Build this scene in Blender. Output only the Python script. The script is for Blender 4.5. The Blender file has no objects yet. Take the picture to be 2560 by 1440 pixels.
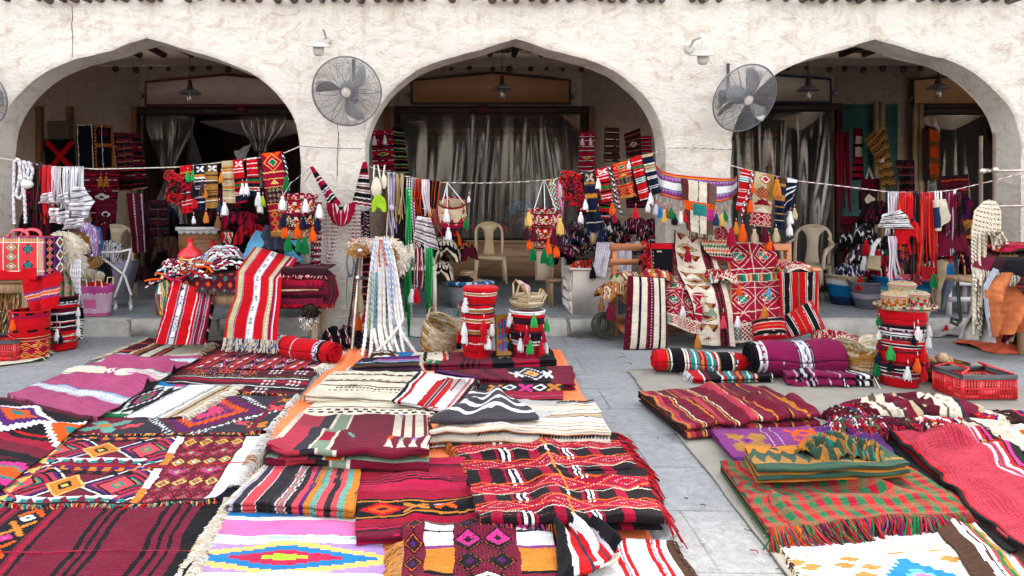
import bpy,math,random
import numpy as np
from mathutils import Vector
rnd=random.Random(7)
SC=bpy.context.scene
COL=SC.collection
F,CX,CY,H=1692.0,1120.0,520.0,1.34
def P(px,py,Y):return ((px-CX)/F*Y,Y,H-(py-CY)/F*Y)
def G(px,py,z=0.0):
 Y=F*(H-z)/(py-CY);return ((px-CX)/F*Y,Y,z)
def S(px,Y):return px/F*Y
PAL=dict(R='d00f1c',r='e2202a',C='a80f34',c='c01c48',M='5e0e24',m='7a1733',D='35161f',K='121117',k='2a262b',
  W='ece8e4',E='efe3cb',e='cdb893',O='ee5a10',o='f58a2c',Y='e8a02a',y='f0c36a',G='0f7a3e',g='2fb355',
  T='2a8f88',t='6fae9c',P='54206c',p='8a3a80',N='141c36',n='28395c',B='1579b8',b='5fb4dc',I='d8358c',
  i='ee6fab',L='b08ac8',S='8a9c84',s='e8505a',A='b3803f',a='8a5a30',U='4c3325',u='6e5a4c',V='c9c2d2',
  H='83808a',F='b5507a',J='c43c50',X='3a3540',Z='d7862f',Q='a8d030',q='eedfc8',w='f6f4f2')
def lin(c):
 return c/12.92 if c <=.04045 else ((c+.055)/1.055)**2.4
def hexc(h):
 h=PAL.get(h,h)
 return np.array([lin(int(h[i:i+2],16)/255) for i in (0,2,4)])
def _hash(ix,iy,s):
 h=np.sin(ix*127.1+iy*311.7+s*74.7)*43758.5453
 return h-np.floor(h)
def vn(x,y,s=0):
 x=np.asarray(x,float);y=np.asarray(y,float)
 ix=np.floor(x);iy=np.floor(y);fx=x-ix;fy=y-iy
 fx=fx*fx*(3-2*fx);fy=fy*fy*(3-2*fy)
 a=_hash(ix,iy,s);b=_hash(ix+1,iy,s);c=_hash(ix,iy+1,s);d=_hash(ix+1,iy+1,s)
 return (a+(b-a)*fx)*(1-fy)+(c+(d-c)*fx)*fy
def fbm(x,y,s=0,o=3):
 t=0;w=1;n=0
 for k in range(o):
  t=t+w*(vn(x*2**k,y*2**k,s+k*13)-.5);n +=w;w *=.5
 return t/n*2
class Cv:
 def __init__(s,w,h,base='R',seed=1,warp=.006):
  s.w,s.hh=w,h
  s.x,s.y=np.meshgrid((np.arange(w)+.5)/w,(np.arange(h)+.5)/h)
  x0,y0=s.x.copy(),s.y.copy()
  s.x=x0+warp*fbm(y0*9,x0*3,seed,2);s.y=y0+warp*fbm(x0*9,y0*3,seed+5,2)
  s.a=np.zeros((h,w,3))+hexc(base);s.seed=seed
 def p(s,m,c):s.a[m]=hexc(c);return s
 def h(s,a,b,c):return s.p((s.y >=a) & (s.y<b),c)
 def v(s,a,b,c):return s.p((s.x >=a) & (s.x<b),c)
 def hs(s,ab,c):
  for a,b in ab:s.h(a,b,c)
  return s
 def vs(s,ab,c):
  for a,b in ab:s.v(a,b,c)
  return s
 def seq(s,axis,spec,rep=1,a=0.,b=1.,lo=0.,hi=1.):
  t=s.y if axis == 'h' else s.x;o=s.x if axis == 'h' else s.y
  it=[(q[0],float(q[1:] or 1)) for q in spec.split()]
  tot=sum(q[1] for q in it)*rep;pos=0
  for _ in range(rep):
   for c,wd in it:
    u0=a+(b-a)*pos/tot;pos +=wd;u1=a+(b-a)*pos/tot
    s.p((t >=u0) & (t<u1) & (o >=lo) & (o<hi),c)
  return s
 def _box(s,bx):
  x0,y0,x1,y1=bx
  fx=(s.x-x0)/(x1-x0);fy=(s.y-y0)/(y1-y0)
  return fx,fy,(fx >=0) & (fx<1) & (fy >=0) & (fy<1)
 def box(s,bx,c):
  return s.p(s._box(bx)[2],c)
 def lat(s,bx,nx,ny,cols,th=None,stag=False):
  fx,fy,m=s._box(bx)
  gx=fx*nx;gy=fy*ny
  if stag:gx=gx+.5*(np.floor(gy) % 2)
  d=np.abs(gx % 1-.5)*2+np.abs(gy % 1-.5)*2
  th=th or [1-(i+0.)/len(cols) for i in range(len(cols))]
  for t,c in zip(th,cols):
   if c != '.':s.p(m & (d<t),c)
  return s
 def dia(s,cx,cy,rx,ry,cols,n=8,hook=0):
  dx=np.abs(s.x-cx)/rx;dy=np.abs(s.y-cy)/ry
  q=np.ceil(dx*n)/n+np.ceil(dy*n)/n
  if hook:q=q+hook*((np.floor(dx*n*1.7) % 2)-.5)
  for i,c in enumerate(cols):
   if c != '.':s.p(q<1.12*(1-i/len(cols))+.02,c)
  return s
 def tri(s,bx,n,c,d='u'):
  fx,fy,m=s._box(bx)
  a,b=(fx,fy) if d in 'ud' else (fy,fx)
  if d in 'dl':b=1-b
  return s.p(m & (np.abs((a*n) % 1-.5)*2<b),c)
 def zig(s,bx,n,c,wd=.25,ax='h',ph=0):
  fx,fy,m=s._box(bx)
  a,b=(fx,fy) if ax == 'h' else (fy,fx)
  z=np.abs((a*n+ph) % 1-.5)*2
  return s.p(m & (np.abs(b-(wd/2+z*(1-wd)))<wd/2),c)
 def chk(s,bx,nx,ny,c):
  fx,fy,m=s._box(bx)
  return s.p(m & ((np.floor(fx*nx)+np.floor(fy*ny)) % 2<1),c)
 def dots(s,bx,nx,ny,c,r=.5):
  fx,fy,m=s._box(bx)
  return s.p(m & ((fx*nx) % 1<r) & ((fy*ny) % 1<r),c)
 def x_(s,cx,cy,rx,ry,c,wd=.35,n=6):
  dx=np.floor((s.x-cx)/rx*n)/n;dy=np.floor((s.y-cy)/ry*n)/n
  return s.p((np.abs(dx)<1) & (np.abs(dy)<1) & (np.abs(np.abs(dx)-np.abs(dy))<wd),c)
 def spk(s,f,c,bx=(0,0,1,1)):
  m=s._box(bx)[2] & (np.random.RandomState(s.seed).rand(s.hh,s.w)<f)
  return s.p(m,c)
 def flip(s):s.a=s.a[::-1].copy();return s
 def rot(s):
  s.a=np.transpose(s.a,(1,0,2)).copy();s.w,s.hh=s.hh,s.w
  s.x,s.y=s.y.T.copy(),s.x.T.copy();return s
WL={}
def tag(o,label=None,cat=None,group=None,kind=None):
 if label:o['label']=label
 if cat:o['category']=cat
 if group:o['group']=group
 if kind:o['kind']=kind
 return o
def thing(name,label,cat,loc=(0,0,0),group=None):
 o=bpy.data.objects.new(name,None);COL.objects.link(o);o.location=loc;o.empty_display_size=.1
 WL[o]=np.array(loc,float);return tag(o,label,cat,group)
def emit(name,V,Fc,mat,parent=None,cols=None,smooth=False,uv=None,thick=0,off=-1,label=None,cat=None,group=None,kind=None):
 """V (n,3) world coordinates; Fc (m,k) array or list of faces; cols (m,3) one colour per face; uv per vertex"""
 V=np.array(V,float).reshape(-1,3)
 me=bpy.data.meshes.new(name)
 if isinstance(Fc,np.ndarray):
  nf,k=Fc.shape;loops=Fc.ravel().astype(np.int32);tot=np.full(nf,k,np.int32)
 else:
  tot=np.array([len(f) for f in Fc],np.int32);nf=len(Fc);loops=np.array([i for f in Fc for i in f],np.int32)
 start=np.concatenate([[0],np.cumsum(tot)[:-1]]).astype(np.int32)
 if parent is not None:org=WL[parent]
 else:org=np.array([(V[:,0].min()+V[:,0].max())/2,(V[:,1].min()+V[:,1].max())/2,V[:,2].min()])
 me.vertices.add(len(V));me.vertices.foreach_set('co',(V-org).ravel())
 me.loops.add(len(loops));me.loops.foreach_set('vertex_index',loops)
 me.polygons.add(nf);me.polygons.foreach_set('loop_start',start)
 if smooth:me.polygons.foreach_set('use_smooth',np.ones(nf,bool))
 if cols is not None:
  at=me.color_attributes.new('col', 'FLOAT_COLOR', 'CORNER')
  c=np.ones((len(loops),4));c[:,:3]=np.repeat(np.asarray(cols),tot,axis=0);at.data.foreach_set('color',c.ravel())
 if uv is not None:
  l=me.uv_layers.new(name='UVMap');l.data.foreach_set('uv',np.asarray(uv)[loops].ravel())
 me.update(calc_edges=True);me.validate()
 me.materials.append(mat)
 o=bpy.data.objects.new(name,me);COL.objects.link(o)
 if parent is not None:o.parent=parent
 else:o.location=org
 WL[o]=org
 if thick:
  md=o.modifiers.new('thickness', 'SOLIDIFY');md.thickness=thick;md.offset=off
 return tag(o,label,cat,group,kind)
def grid(name,PP,cv,mat,parent=None,thick=0,off=-1,closed=False,smooth=True,**kw):
 nv,nu=PP.shape[:2]
 i,j=np.meshgrid(np.arange(nv-1),np.arange(nu if closed else nu-1),indexing='ij')
 j2=(j+1) % nu
 Fc=np.stack([i*nu+j,(i+1)*nu+j,(i+1)*nu+j2,i*nu+j2],-1).reshape(-1,4)
 cols=None
 if cv is not None:
  a=cv.a if isinstance(cv,Cv) else (np.zeros((1,1,3))+hexc(cv) if isinstance(cv,str) else cv)
  nf,mf=nv-1,(nu if closed else nu-1)
  ri=np.minimum(((np.arange(nf)+.5)/nf*a.shape[0]).astype(int),a.shape[0]-1)
  ci=np.minimum(((np.arange(mf)+.5)/mf*a.shape[1]).astype(int),a.shape[1]-1)
  cols=a[ri][:,ci].reshape(-1,3)
 du=np.linalg.norm(PP[:,1:]-PP[:,:-1],axis=2).mean(0);dv=np.linalg.norm(PP[1:]-PP[:-1],axis=2).mean(1)
 U,Vv=np.meshgrid(np.concatenate([[0],np.cumsum(du)]),np.concatenate([[0],np.cumsum(dv)]))
 return emit(name,PP.reshape(-1,3),Fc,mat,parent,cols,smooth,np.stack([U,Vv],-1).reshape(-1,2),thick,off,**kw)
class MB:
 def __init__(s):s.V=[];s.F=[];s.C=[];s.n=0
 def add(s,V,Fc,c='W'):
  V=np.asarray(V,float).reshape(-1,3);s.V.append(V)
  c=hexc(c) if isinstance(c,str) else c
  for f in Fc:s.F.append([int(i)+s.n for i in f]);s.C.append(c)
  s.n +=len(V);return s
 def box(s,c,d,rz=0,col='W',rx=0,ry=0,bev=0):
  x,y,z=[q/2 for q in d];V=[]
  b=min(bev,x*.9,y*.9,z*.9)
  if b:
   for sx in (-1,1):
    for sy in (-1,1):
     for sz in (-1,1):V +=[(sx*x,sy*(y-b),sz*(z-b)),(sx*(x-b),sy*y,sz*(z-b)),(sx*(x-b),sy*(y-b),sz*z)]
   def i(a,b_,c_,k):return (a*4+b_*2+c_)*3+k
   Fc=[]
   for a in (0,1):
    Fc.append([i(a,0,0,0),i(a,1,0,0),i(a,1,1,0),i(a,0,1,0)]);Fc.append([i(0,a,0,1),i(1,a,0,1),i(1,a,1,1),i(0,a,1,1)])
    Fc.append([i(0,0,a,2),i(1,0,a,2),i(1,1,a,2),i(0,1,a,2)])
   for a in (0,1):
    for b_ in (0,1):
     Fc.append([i(a,b_,0,0),i(a,b_,1,0),i(a,b_,1,1),i(a,b_,0,1)])
     Fc.append([i(a,0,b_,0),i(a,1,b_,0),i(a,1,b_,2),i(a,0,b_,2)])
     Fc.append([i(0,a,b_,1),i(1,a,b_,1),i(1,a,b_,2),i(0,a,b_,2)])
     for c_ in (0,1):Fc.append([i(a,b_,c_,0),i(a,b_,c_,1),i(a,b_,c_,2)])
  else:
   V=[(sx*x,sy*y,sz*z) for sx in (-1,1) for sy in (-1,1) for sz in (-1,1)]
   Fc=[(0,1,3,2),(4,6,7,5),(0,4,5,1),(2,3,7,6),(0,2,6,4),(1,5,7,3)]
  V=np.array(V)
  for ang,(p,q) in ((rx,(1,2)),(ry,(2,0)),(rz,(0,1))):
   if ang:
    ca,sa=math.cos(ang),math.sin(ang);A=V[:,p]*ca-V[:,q]*sa;B=V[:,p]*sa+V[:,q]*ca;V[:,p]=A;V[:,q]=B
  return s.add(V+np.array(c),Fc,col)
 def tube(s,pts,r,n=6,col='W',caps=True,flat=1.0,up=(0,0,1)):
  if isinstance(col,str) and 1<len(col)<6:col=list(col)
  pts=[Vector(p) for p in pts];m=len(pts);V=[]
  prev=None
  for k,p in enumerate(pts):
   t=(pts[min(k+1,m-1)]-pts[max(k-1,0)])
   if t.length<1e-9:t=Vector((0,0,1))
   t.normalize()
   if prev is None:
    a=Vector(up) if abs(t.dot(Vector(up)))<.95 else Vector((1,0,0))
    prev=a.cross(t).normalized()
   u=(prev-t*prev.dot(t)).normalized();prev=u;w=t.cross(u)
   rr=r[k] if hasattr(r, '__len__') else r
   for q in range(n):
    an=2*math.pi*q/n;V.append(p+u*(rr*math.cos(an))+w*(rr*flat*math.sin(an)))
  base=len(V)
  if callable(col) or isinstance(col,(list,tuple)):
   for k in range(m-1):
    for q in range(n):
     c=col(k,q) if callable(col) else col[k % len(col)]
     s.F.append([s.n+k*n+q,s.n+(k+1)*n+q,s.n+(k+1)*n+(q+1) % n,s.n+k*n+(q+1) % n]);s.C.append(hexc(c))
   if caps:s.F +=[[s.n+q for q in range(n)][::-1],[s.n+(m-1)*n+q for q in range(n)]];s.C +=[s.C[-1]]*2
   s.V.append(np.array([tuple(v) for v in V]));s.n +=base
   return s
  Fc=[[k*n+q,(k+1)*n+q,(k+1)*n+(q+1) % n,k*n+(q+1) % n] for k in range(m-1) for q in range(n)]
  if caps:Fc +=[[q for q in range(n)][::-1],[(m-1)*n+q for q in range(n)]]
  return s.add([tuple(v) for v in V],Fc,col)
 def lathe(s,c,prof,n=24,col='W',sq=1.0,caps=True,axis=(0,0,1)):
  ax=Vector(axis).normalized();q=Vector((0,0,1)).rotation_difference(ax);V=[]
  for r,z in prof:
   for k in range(n):
    a=2*math.pi*k/n;V.append(tuple(Vector(c)+q @ Vector((r*math.cos(a),r*sq*math.sin(a),z))))
  m=len(prof)
  Fc=[[k*n+j,k*n+(j+1) % n,(k+1)*n+(j+1) % n,(k+1)*n+j] for k in range(m-1) for j in range(n)]
  if caps:Fc +=[[j for j in range(n)][::-1],[(m-1)*n+j for j in range(n)]]
  return s.add(V,Fc,col)
 def ribbon(s,pts,w,side=(1,0,0),col='W',cols=None,nw=1):
  """flat band; side = width direction; cols = colours across"""
  nw=len(cols) if cols else nw;V=[]
  sd=np.array(side,float)
  for k,p in enumerate(pts):
   ww=w[k] if hasattr(w, '__len__') else w
   for j in range(nw+1):V.append(np.array(p)+sd*ww*(j/nw-.5))
  for k in range(len(pts)-1):
   for j in range(nw):
    a=k*(nw+1)+j;s.F.append([s.n+a,s.n+a+nw+1,s.n+a+nw+2,s.n+a+1]);s.C.append(hexc(cols[j] if cols else (col[k % len(col)] if len(col)<6 else col)))
  s.V.append(np.array(V));s.n +=len(V);return s
 def out(s,name,mat,parent=None,cols=True,smooth=False,**kw):
  return emit(name,np.concatenate(s.V),s.F,mat,parent,np.array(s.C) if cols else None,smooth,None,**kw)
def newmat(name):
 m=bpy.data.materials.new(name);m.use_nodes=True;nt=m.node_tree;b=nt.nodes['Principled BSDF']
 return m,nt,b
def N(nt,t,**kw):
 n=nt.nodes.new(t)
 for k,v in kw.items():
  if k in n.inputs:n.inputs[k].default_value=v
  else:setattr(n,k,v)
 return n
def ramp(nt,stops,interp='LINEAR'):
 r=nt.nodes.new('ShaderNodeValToRGB');e=r.color_ramp;e.interpolation=interp
 while len(e.elements)<len(stops):e.elements.new(.5)
 for el,(p,c) in zip(e.elements,stops):
  el.position=p;el.color=(*(hexc(c) if isinstance(c,str) else ((c,)*3 if not hasattr(c, '__len__') else c)),1)
 return r
def mix(nt,a,b,fac,mode='MIX'):
 m=nt.nodes.new('ShaderNodeMix');m.data_type = 'RGBA';m.blend_type=mode
 for s,v in ((6,a),(7,b),(0,fac)):
  if isinstance(v,(int,float)):m.inputs[s].default_value=v if s==0 else (v,v,v,1)
  elif isinstance(v,(tuple,np.ndarray)):m.inputs[s].default_value=(*v[:3],1)
  else:nt.links.new(v,m.inputs[s])
 return m.outputs[2]
def cloth_mat(name,rough=.92,weave=220,bump=.25,var=.35,band=.25,sheen=.15,sc=1.0):
 m,nt,b=newmat(name);L=nt.links
 at=N(nt, 'ShaderNodeAttribute',attribute_name='col');uv=N(nt, 'ShaderNodeUVMap');tc=N(nt, 'ShaderNodeTexCoord')
 n1=N(nt, 'ShaderNodeTexNoise',Scale=160*sc,Detail=3.0,Roughness=.7);L.new(tc.outputs['Object'],n1.inputs['Vector'])
 mp=N(nt, 'ShaderNodeMapping');mp.inputs['Scale'].default_value=(6,90,1);L.new(uv.outputs[0],mp.inputs[0])
 n2=N(nt, 'ShaderNodeTexNoise',Scale=1.0,Detail=3.0);L.new(mp.outputs[0],n2.inputs['Vector'])
 n3=N(nt, 'ShaderNodeTexNoise',Scale=7.0,Detail=3.0);L.new(tc.outputs['Object'],n3.inputs['Vector'])
 r1=ramp(nt,[(.25,1-var),(.75,1+var*.35)]);L.new(n1.outputs[0],r1.inputs[0])
 r2=ramp(nt,[(.3,1-band),(.7,1+band*.3)]);L.new(n2.outputs[0],r2.inputs[0])
 r3=ramp(nt,[(.3,.82),(.7,1.06)]);L.new(n3.outputs[0],r3.inputs[0])
 c=mix(nt,at.outputs[0],r1.outputs[0],1.0, 'MULTIPLY');c=mix(nt,c,r2.outputs[0],1.0, 'MULTIPLY');c=mix(nt,c,r3.outputs[0],1.0, 'MULTIPLY')
 fz=ramp(nt,[(.6,0),(.85,.07)]);L.new(n1.outputs[0],fz.inputs[0])
 c=mix(nt,c,(.6,.45,.38),fz.outputs[0]) if var>.3 else c
 c=mix(nt,c,(.80,.80,.80),1., 'MULTIPLY');L.new(c,b.inputs['Base Color']);b.inputs['Roughness'].default_value=rough;b.inputs['Sheen Weight'].default_value=sheen*.25
 b.inputs['Specular IOR Level'].default_value=.06
 w1=N(nt, 'ShaderNodeTexWave',Scale=weave/6.28,Distortion=2.0,bands_direction='X');w1.inputs['Detail Scale'].default_value=3
 w2=N(nt, 'ShaderNodeTexWave',Scale=weave/6.28*.5,Distortion=2.0,bands_direction='Y')
 L.new(uv.outputs[0],w1.inputs[0]);L.new(uv.outputs[0],w2.inputs[0])
 ad=N(nt, 'ShaderNodeMath',operation='ADD');L.new(w1.outputs[1],ad.inputs[0]);L.new(w2.outputs[1],ad.inputs[1])
 ad2=N(nt, 'ShaderNodeMath',operation='ADD');L.new(ad.outputs[0],ad2.inputs[0]);L.new(n1.outputs[0],ad2.inputs[1])
 bp=N(nt, 'ShaderNodeBump',Strength=bump,Distance=.004);L.new(ad2.outputs[0],bp.inputs['Height']);L.new(bp.outputs[0],b.inputs['Normal'])
 return m
def solid(name,c,rough=.6,var=.12,sc=8,bump=0.,bsc=60,metal=0.,spec=.5,c2=None,f2=.55,stretch=(1,1,1),coat=0):
 m,nt,b=newmat(name);L=nt.links
 tc=N(nt, 'ShaderNodeTexCoord');mp=N(nt, 'ShaderNodeMapping');mp.inputs['Scale'].default_value=stretch;L.new(tc.outputs['Object'],mp.inputs[0])
 n1=N(nt, 'ShaderNodeTexNoise',Scale=sc,Detail=5.0,Roughness=.6);L.new(mp.outputs[0],n1.inputs['Vector'])
 c=hexc(c) if isinstance(c,str) else np.array(c)
 d=hexc(c2) if isinstance(c2,str) else (np.array(c2) if c2 is not None else c*(1-var*2))
 r=ramp(nt,[(.35,tuple(np.clip(c*(1+var*.3),0,1))),(f2+.15,tuple(d))]);L.new(n1.outputs[0],r.inputs[0])
 L.new(r.outputs[0],b.inputs['Base Color']);b.inputs['Roughness'].default_value=rough;b.inputs['Metallic'].default_value=metal
 b.inputs['Specular IOR Level'].default_value=spec;b.inputs['Coat Weight'].default_value=coat
 rr=ramp(nt,[(.3,max(rough-.08,.03)),(.7,min(rough+.1,1))]);L.new(n1.outputs[0],rr.inputs[0]);L.new(rr.outputs[0],b.inputs['Roughness'])
 if bump:
  n2=N(nt, 'ShaderNodeTexNoise',Scale=bsc,Detail=4.0);L.new(mp.outputs[0],n2.inputs['Vector'])
  bp=N(nt, 'ShaderNodeBump',Strength=bump,Distance=.01);L.new(n2.outputs[0],bp.inputs['Height']);L.new(bp.outputs[0],b.inputs['Normal'])
 return m
M_={}
M_['cloth']=cloth_mat('woven_wool',bump=.35)
M_['cotton']=cloth_mat('cotton',var=.15,band=.08,bump=.12,sheen=.3)
M_['yarn']=cloth_mat('yarn',var=.3,band=0.05,bump=.5,sheen=.3)
M_['vinyl']=cloth_mat('printed_vinyl',rough=.25,var=.05,band=.03,bump=.03,sheen=0)
M_['vinyl'].node_tree.nodes['Principled BSDF'].inputs['Specular IOR Level'].default_value=.5
M_['wood']=solid('brown_wood',(.30,.13,.05),.5,.3,3,.25,30,stretch=(1,1,14))
M_['orangewood']=solid('varnished_orange_wood',(.50,.17,.06),.45,.2,2.5,.15,30,stretch=(2,14,14))
M_['palewood']=solid('pale_wood',(.50,.33,.18),.6,.25,3,.2,30,stretch=(12,12,1))
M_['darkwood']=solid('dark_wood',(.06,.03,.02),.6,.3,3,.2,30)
M_['pole']=solid('weathered_pole',(.16,.11,.09),.85,.4,6,.6,25,stretch=(8,1,8))
M_['metal']=solid('pipe_metal',(.55,.45,.37),.35,.2,10,.05,80,metal=.85)
M_['wire']=solid('fan_wire',(.17,.17,.18),.4,.1,8,metal=.5)
M_['chrome']=solid('galvanised',(.6,.6,.62),.3,.15,9,metal=.9)
M_['beige']=solid('beige_plastic',(.72,.53,.30),.35,.1,5,.03,40)
M_['taupe']=solid('taupe_plastic',(.50,.38,.26),.38,.1,5,.03,40)
M_['white']=solid('white_paint',(.72,.69,.66),.5,.12,4,.05,30)
M_['pinkwhite']=solid('cream_laminate',(.68,.60,.53),.45,.08,4,.03,30)
M_['grey']=solid('grey_plastic',(.25,.26,.28),.4,.1,6)
M_['bladegrey']=solid('fan_blade_grey',(.34,.33,.32),.45,.15,6)
M_['black']=solid('black_plastic',(.02,.02,.022),.45,.1,6)
M_['redplastic']=solid('red_plastic',(.62,.015,.02),.3,.12,6,.03,30)
M_['teal']=solid('teal_paint',(.05,.16,.145),.55,.3,3,.1,20)
M_['tarp_o']=solid('orange_tarp',(.80,.17,.05),.75,.15,3,.4,18,spec=.2,c2=(.72,.24,.10))
M_['tarp_g']=solid('grey_canvas',(.27,.25,.21),.85,.12,2.5,.35,10,spec=.2)
M_['greycloth']=solid('grey_cloth',(.30,.28,.25),.9,.2,6,.4,40,spec=.1)
M_['straw']=cloth_mat('straw',rough=.75,weave=110,bump=.9,var=.45,band=.3,sheen=0)
M_['fur']=cloth_mat('fur',var=.2,band=0,bump=.3,sheen=.4)
M_['lampwhite']=solid('white_enamel',(.50,.46,.41),.5,.2,9)
M_['lampgrey']=solid('grey_enamel',(.22,.21,.22),.4,.2,9)
M_['conc']=solid('concrete',(.42,.40,.36),.85,.2,5,.3,20,c2=(.25,.23,.20))
M_['sign_b']=solid('brown_board',(.46,.21,.09),.6,.08,4)
M_['sign_p']=solid('pink_beige_board',(.66,.47,.38),.6,.08,4)
M_['sign_t']=solid('tan_board',(.66,.52,.38),.6,.08,4)
M_['sign_o']=solid('ochre_board',(.56,.28,.11),.6,.08,4)
M_['frame_r']=solid('dark_red_frame',(.16,.008,.012),.5,.1,6)
M_['frame_n']=solid('navy_frame',(.02,.02,.07),.5,.1,6)
def glassy(name,tint,fac,rough):
 m=bpy.data.materials.new(name);m.use_nodes=True;nt=m.node_tree;nt.nodes.clear();L=nt.links
 o=N(nt, 'ShaderNodeOutputMaterial');t=N(nt, 'ShaderNodeBsdfTransparent');t.inputs[0].default_value=(*tint,1)
 g=N(nt, 'ShaderNodeBsdfGlossy',Roughness=rough);g.inputs[0].default_value=(1,.96,.9,1);d=N(nt, 'ShaderNodeBsdfDiffuse');d.inputs[0].default_value=(.6,.56,.5,1)
 fr=N(nt, 'ShaderNodeFresnel',IOR=1.45);a=N(nt, 'ShaderNodeMath',operation='MULTIPLY_ADD');L.new(fr.outputs[0],a.inputs[0]);a.inputs[1].default_value=.8;a.inputs[2].default_value=fac
 m1=N(nt, 'ShaderNodeMixShader');L.new(a.outputs[0],m1.inputs[0]);L.new(t.outputs[0],m1.inputs[1]);L.new(g.outputs[0],m1.inputs[2])
 m2=N(nt, 'ShaderNodeMixShader');m2.inputs[0].default_value=.05;L.new(m1.outputs[0],m2.inputs[1]);L.new(d.outputs[0],m2.inputs[2])
 tc=N(nt, 'ShaderNodeTexCoord');mp=N(nt, 'ShaderNodeMapping');mp.inputs['Scale'].default_value=(1,1,.12);L.new(tc.outputs['Object'],mp.inputs[0])
 n=N(nt, 'ShaderNodeTexNoise',Scale=9.0,Detail=2.0);L.new(mp.outputs[0],n.inputs[0]);bp=N(nt, 'ShaderNodeBump',Strength=.25,Distance=.02);L.new(n.outputs[0],bp.inputs['Height']);L.new(bp.outputs[0],g.inputs['Normal'])
 L.new(m2.outputs[0],o.inputs[0]);return m
M_['film']=glassy('clear_vinyl_film',(.74,.68,.61),.045,.17)
M_['jar']=glassy('clear_glass',(.8,.78,.7),.15,.05)
M_['bag']=glassy('thin_plastic_bag',(.7,.74,.78),.12,.2)
def sst(a,b,x):t=np.clip((x-a)/(b-a),0,1);return t*t*(3-2*t)
def fringe(parent,edge,out,L,cols,n,w=.0045,curl=.5,zf=0.004,mat='yarn',name='fringe',hang=False,seed=3,lump=1.0):
 """strands from points along `edge` (list of points) pointing along `out`"""
 R=random.Random(seed+int(n));b=MB();E=np.array(edge,float);o=np.array(out,float)
 side=np.array([o[1],-o[0],0]) if not hang else np.array([1,0,0.])
 seg=np.linalg.norm(E[1:]-E[:-1],axis=1);cs=np.concatenate([[0],np.cumsum(seg)])
 for k in range(int(n)):
  t=R.random()*cs[-1];p=np.array([np.interp(t,cs,E[:,q]) for q in range(3)])
  ph=math.floor(t*14);cl=R.gauss(0,curl)*.6+(math.sin(ph*37.1)*curl*lump);ln=L*R.uniform(.55,1.15)
  pts=[p-o*.006]
  for q in range(1,5):
   s_=q/4;z=p[2]*(1-s_)+zf if not hang else 0
   pos=p+o*ln*s_*(1-.15*abs(cl)*s_)+side*cl*ln*s_*s_
   if not hang:pos[2]=max(z+R.uniform(0,.006)*(1-abs(2*s_-1)),zf)+(.006*math.sin(s_*3.1)*R.random())
   else:pos=pos+np.array([0,R.uniform(-.004,.004),0])
   pts.append(pos)
  b.tube(pts,w*R.uniform(.5,.8),n=3,col=R.choice(cols),caps=False)
 return b.out(name,M_[mat],parent,smooth=True)
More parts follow.
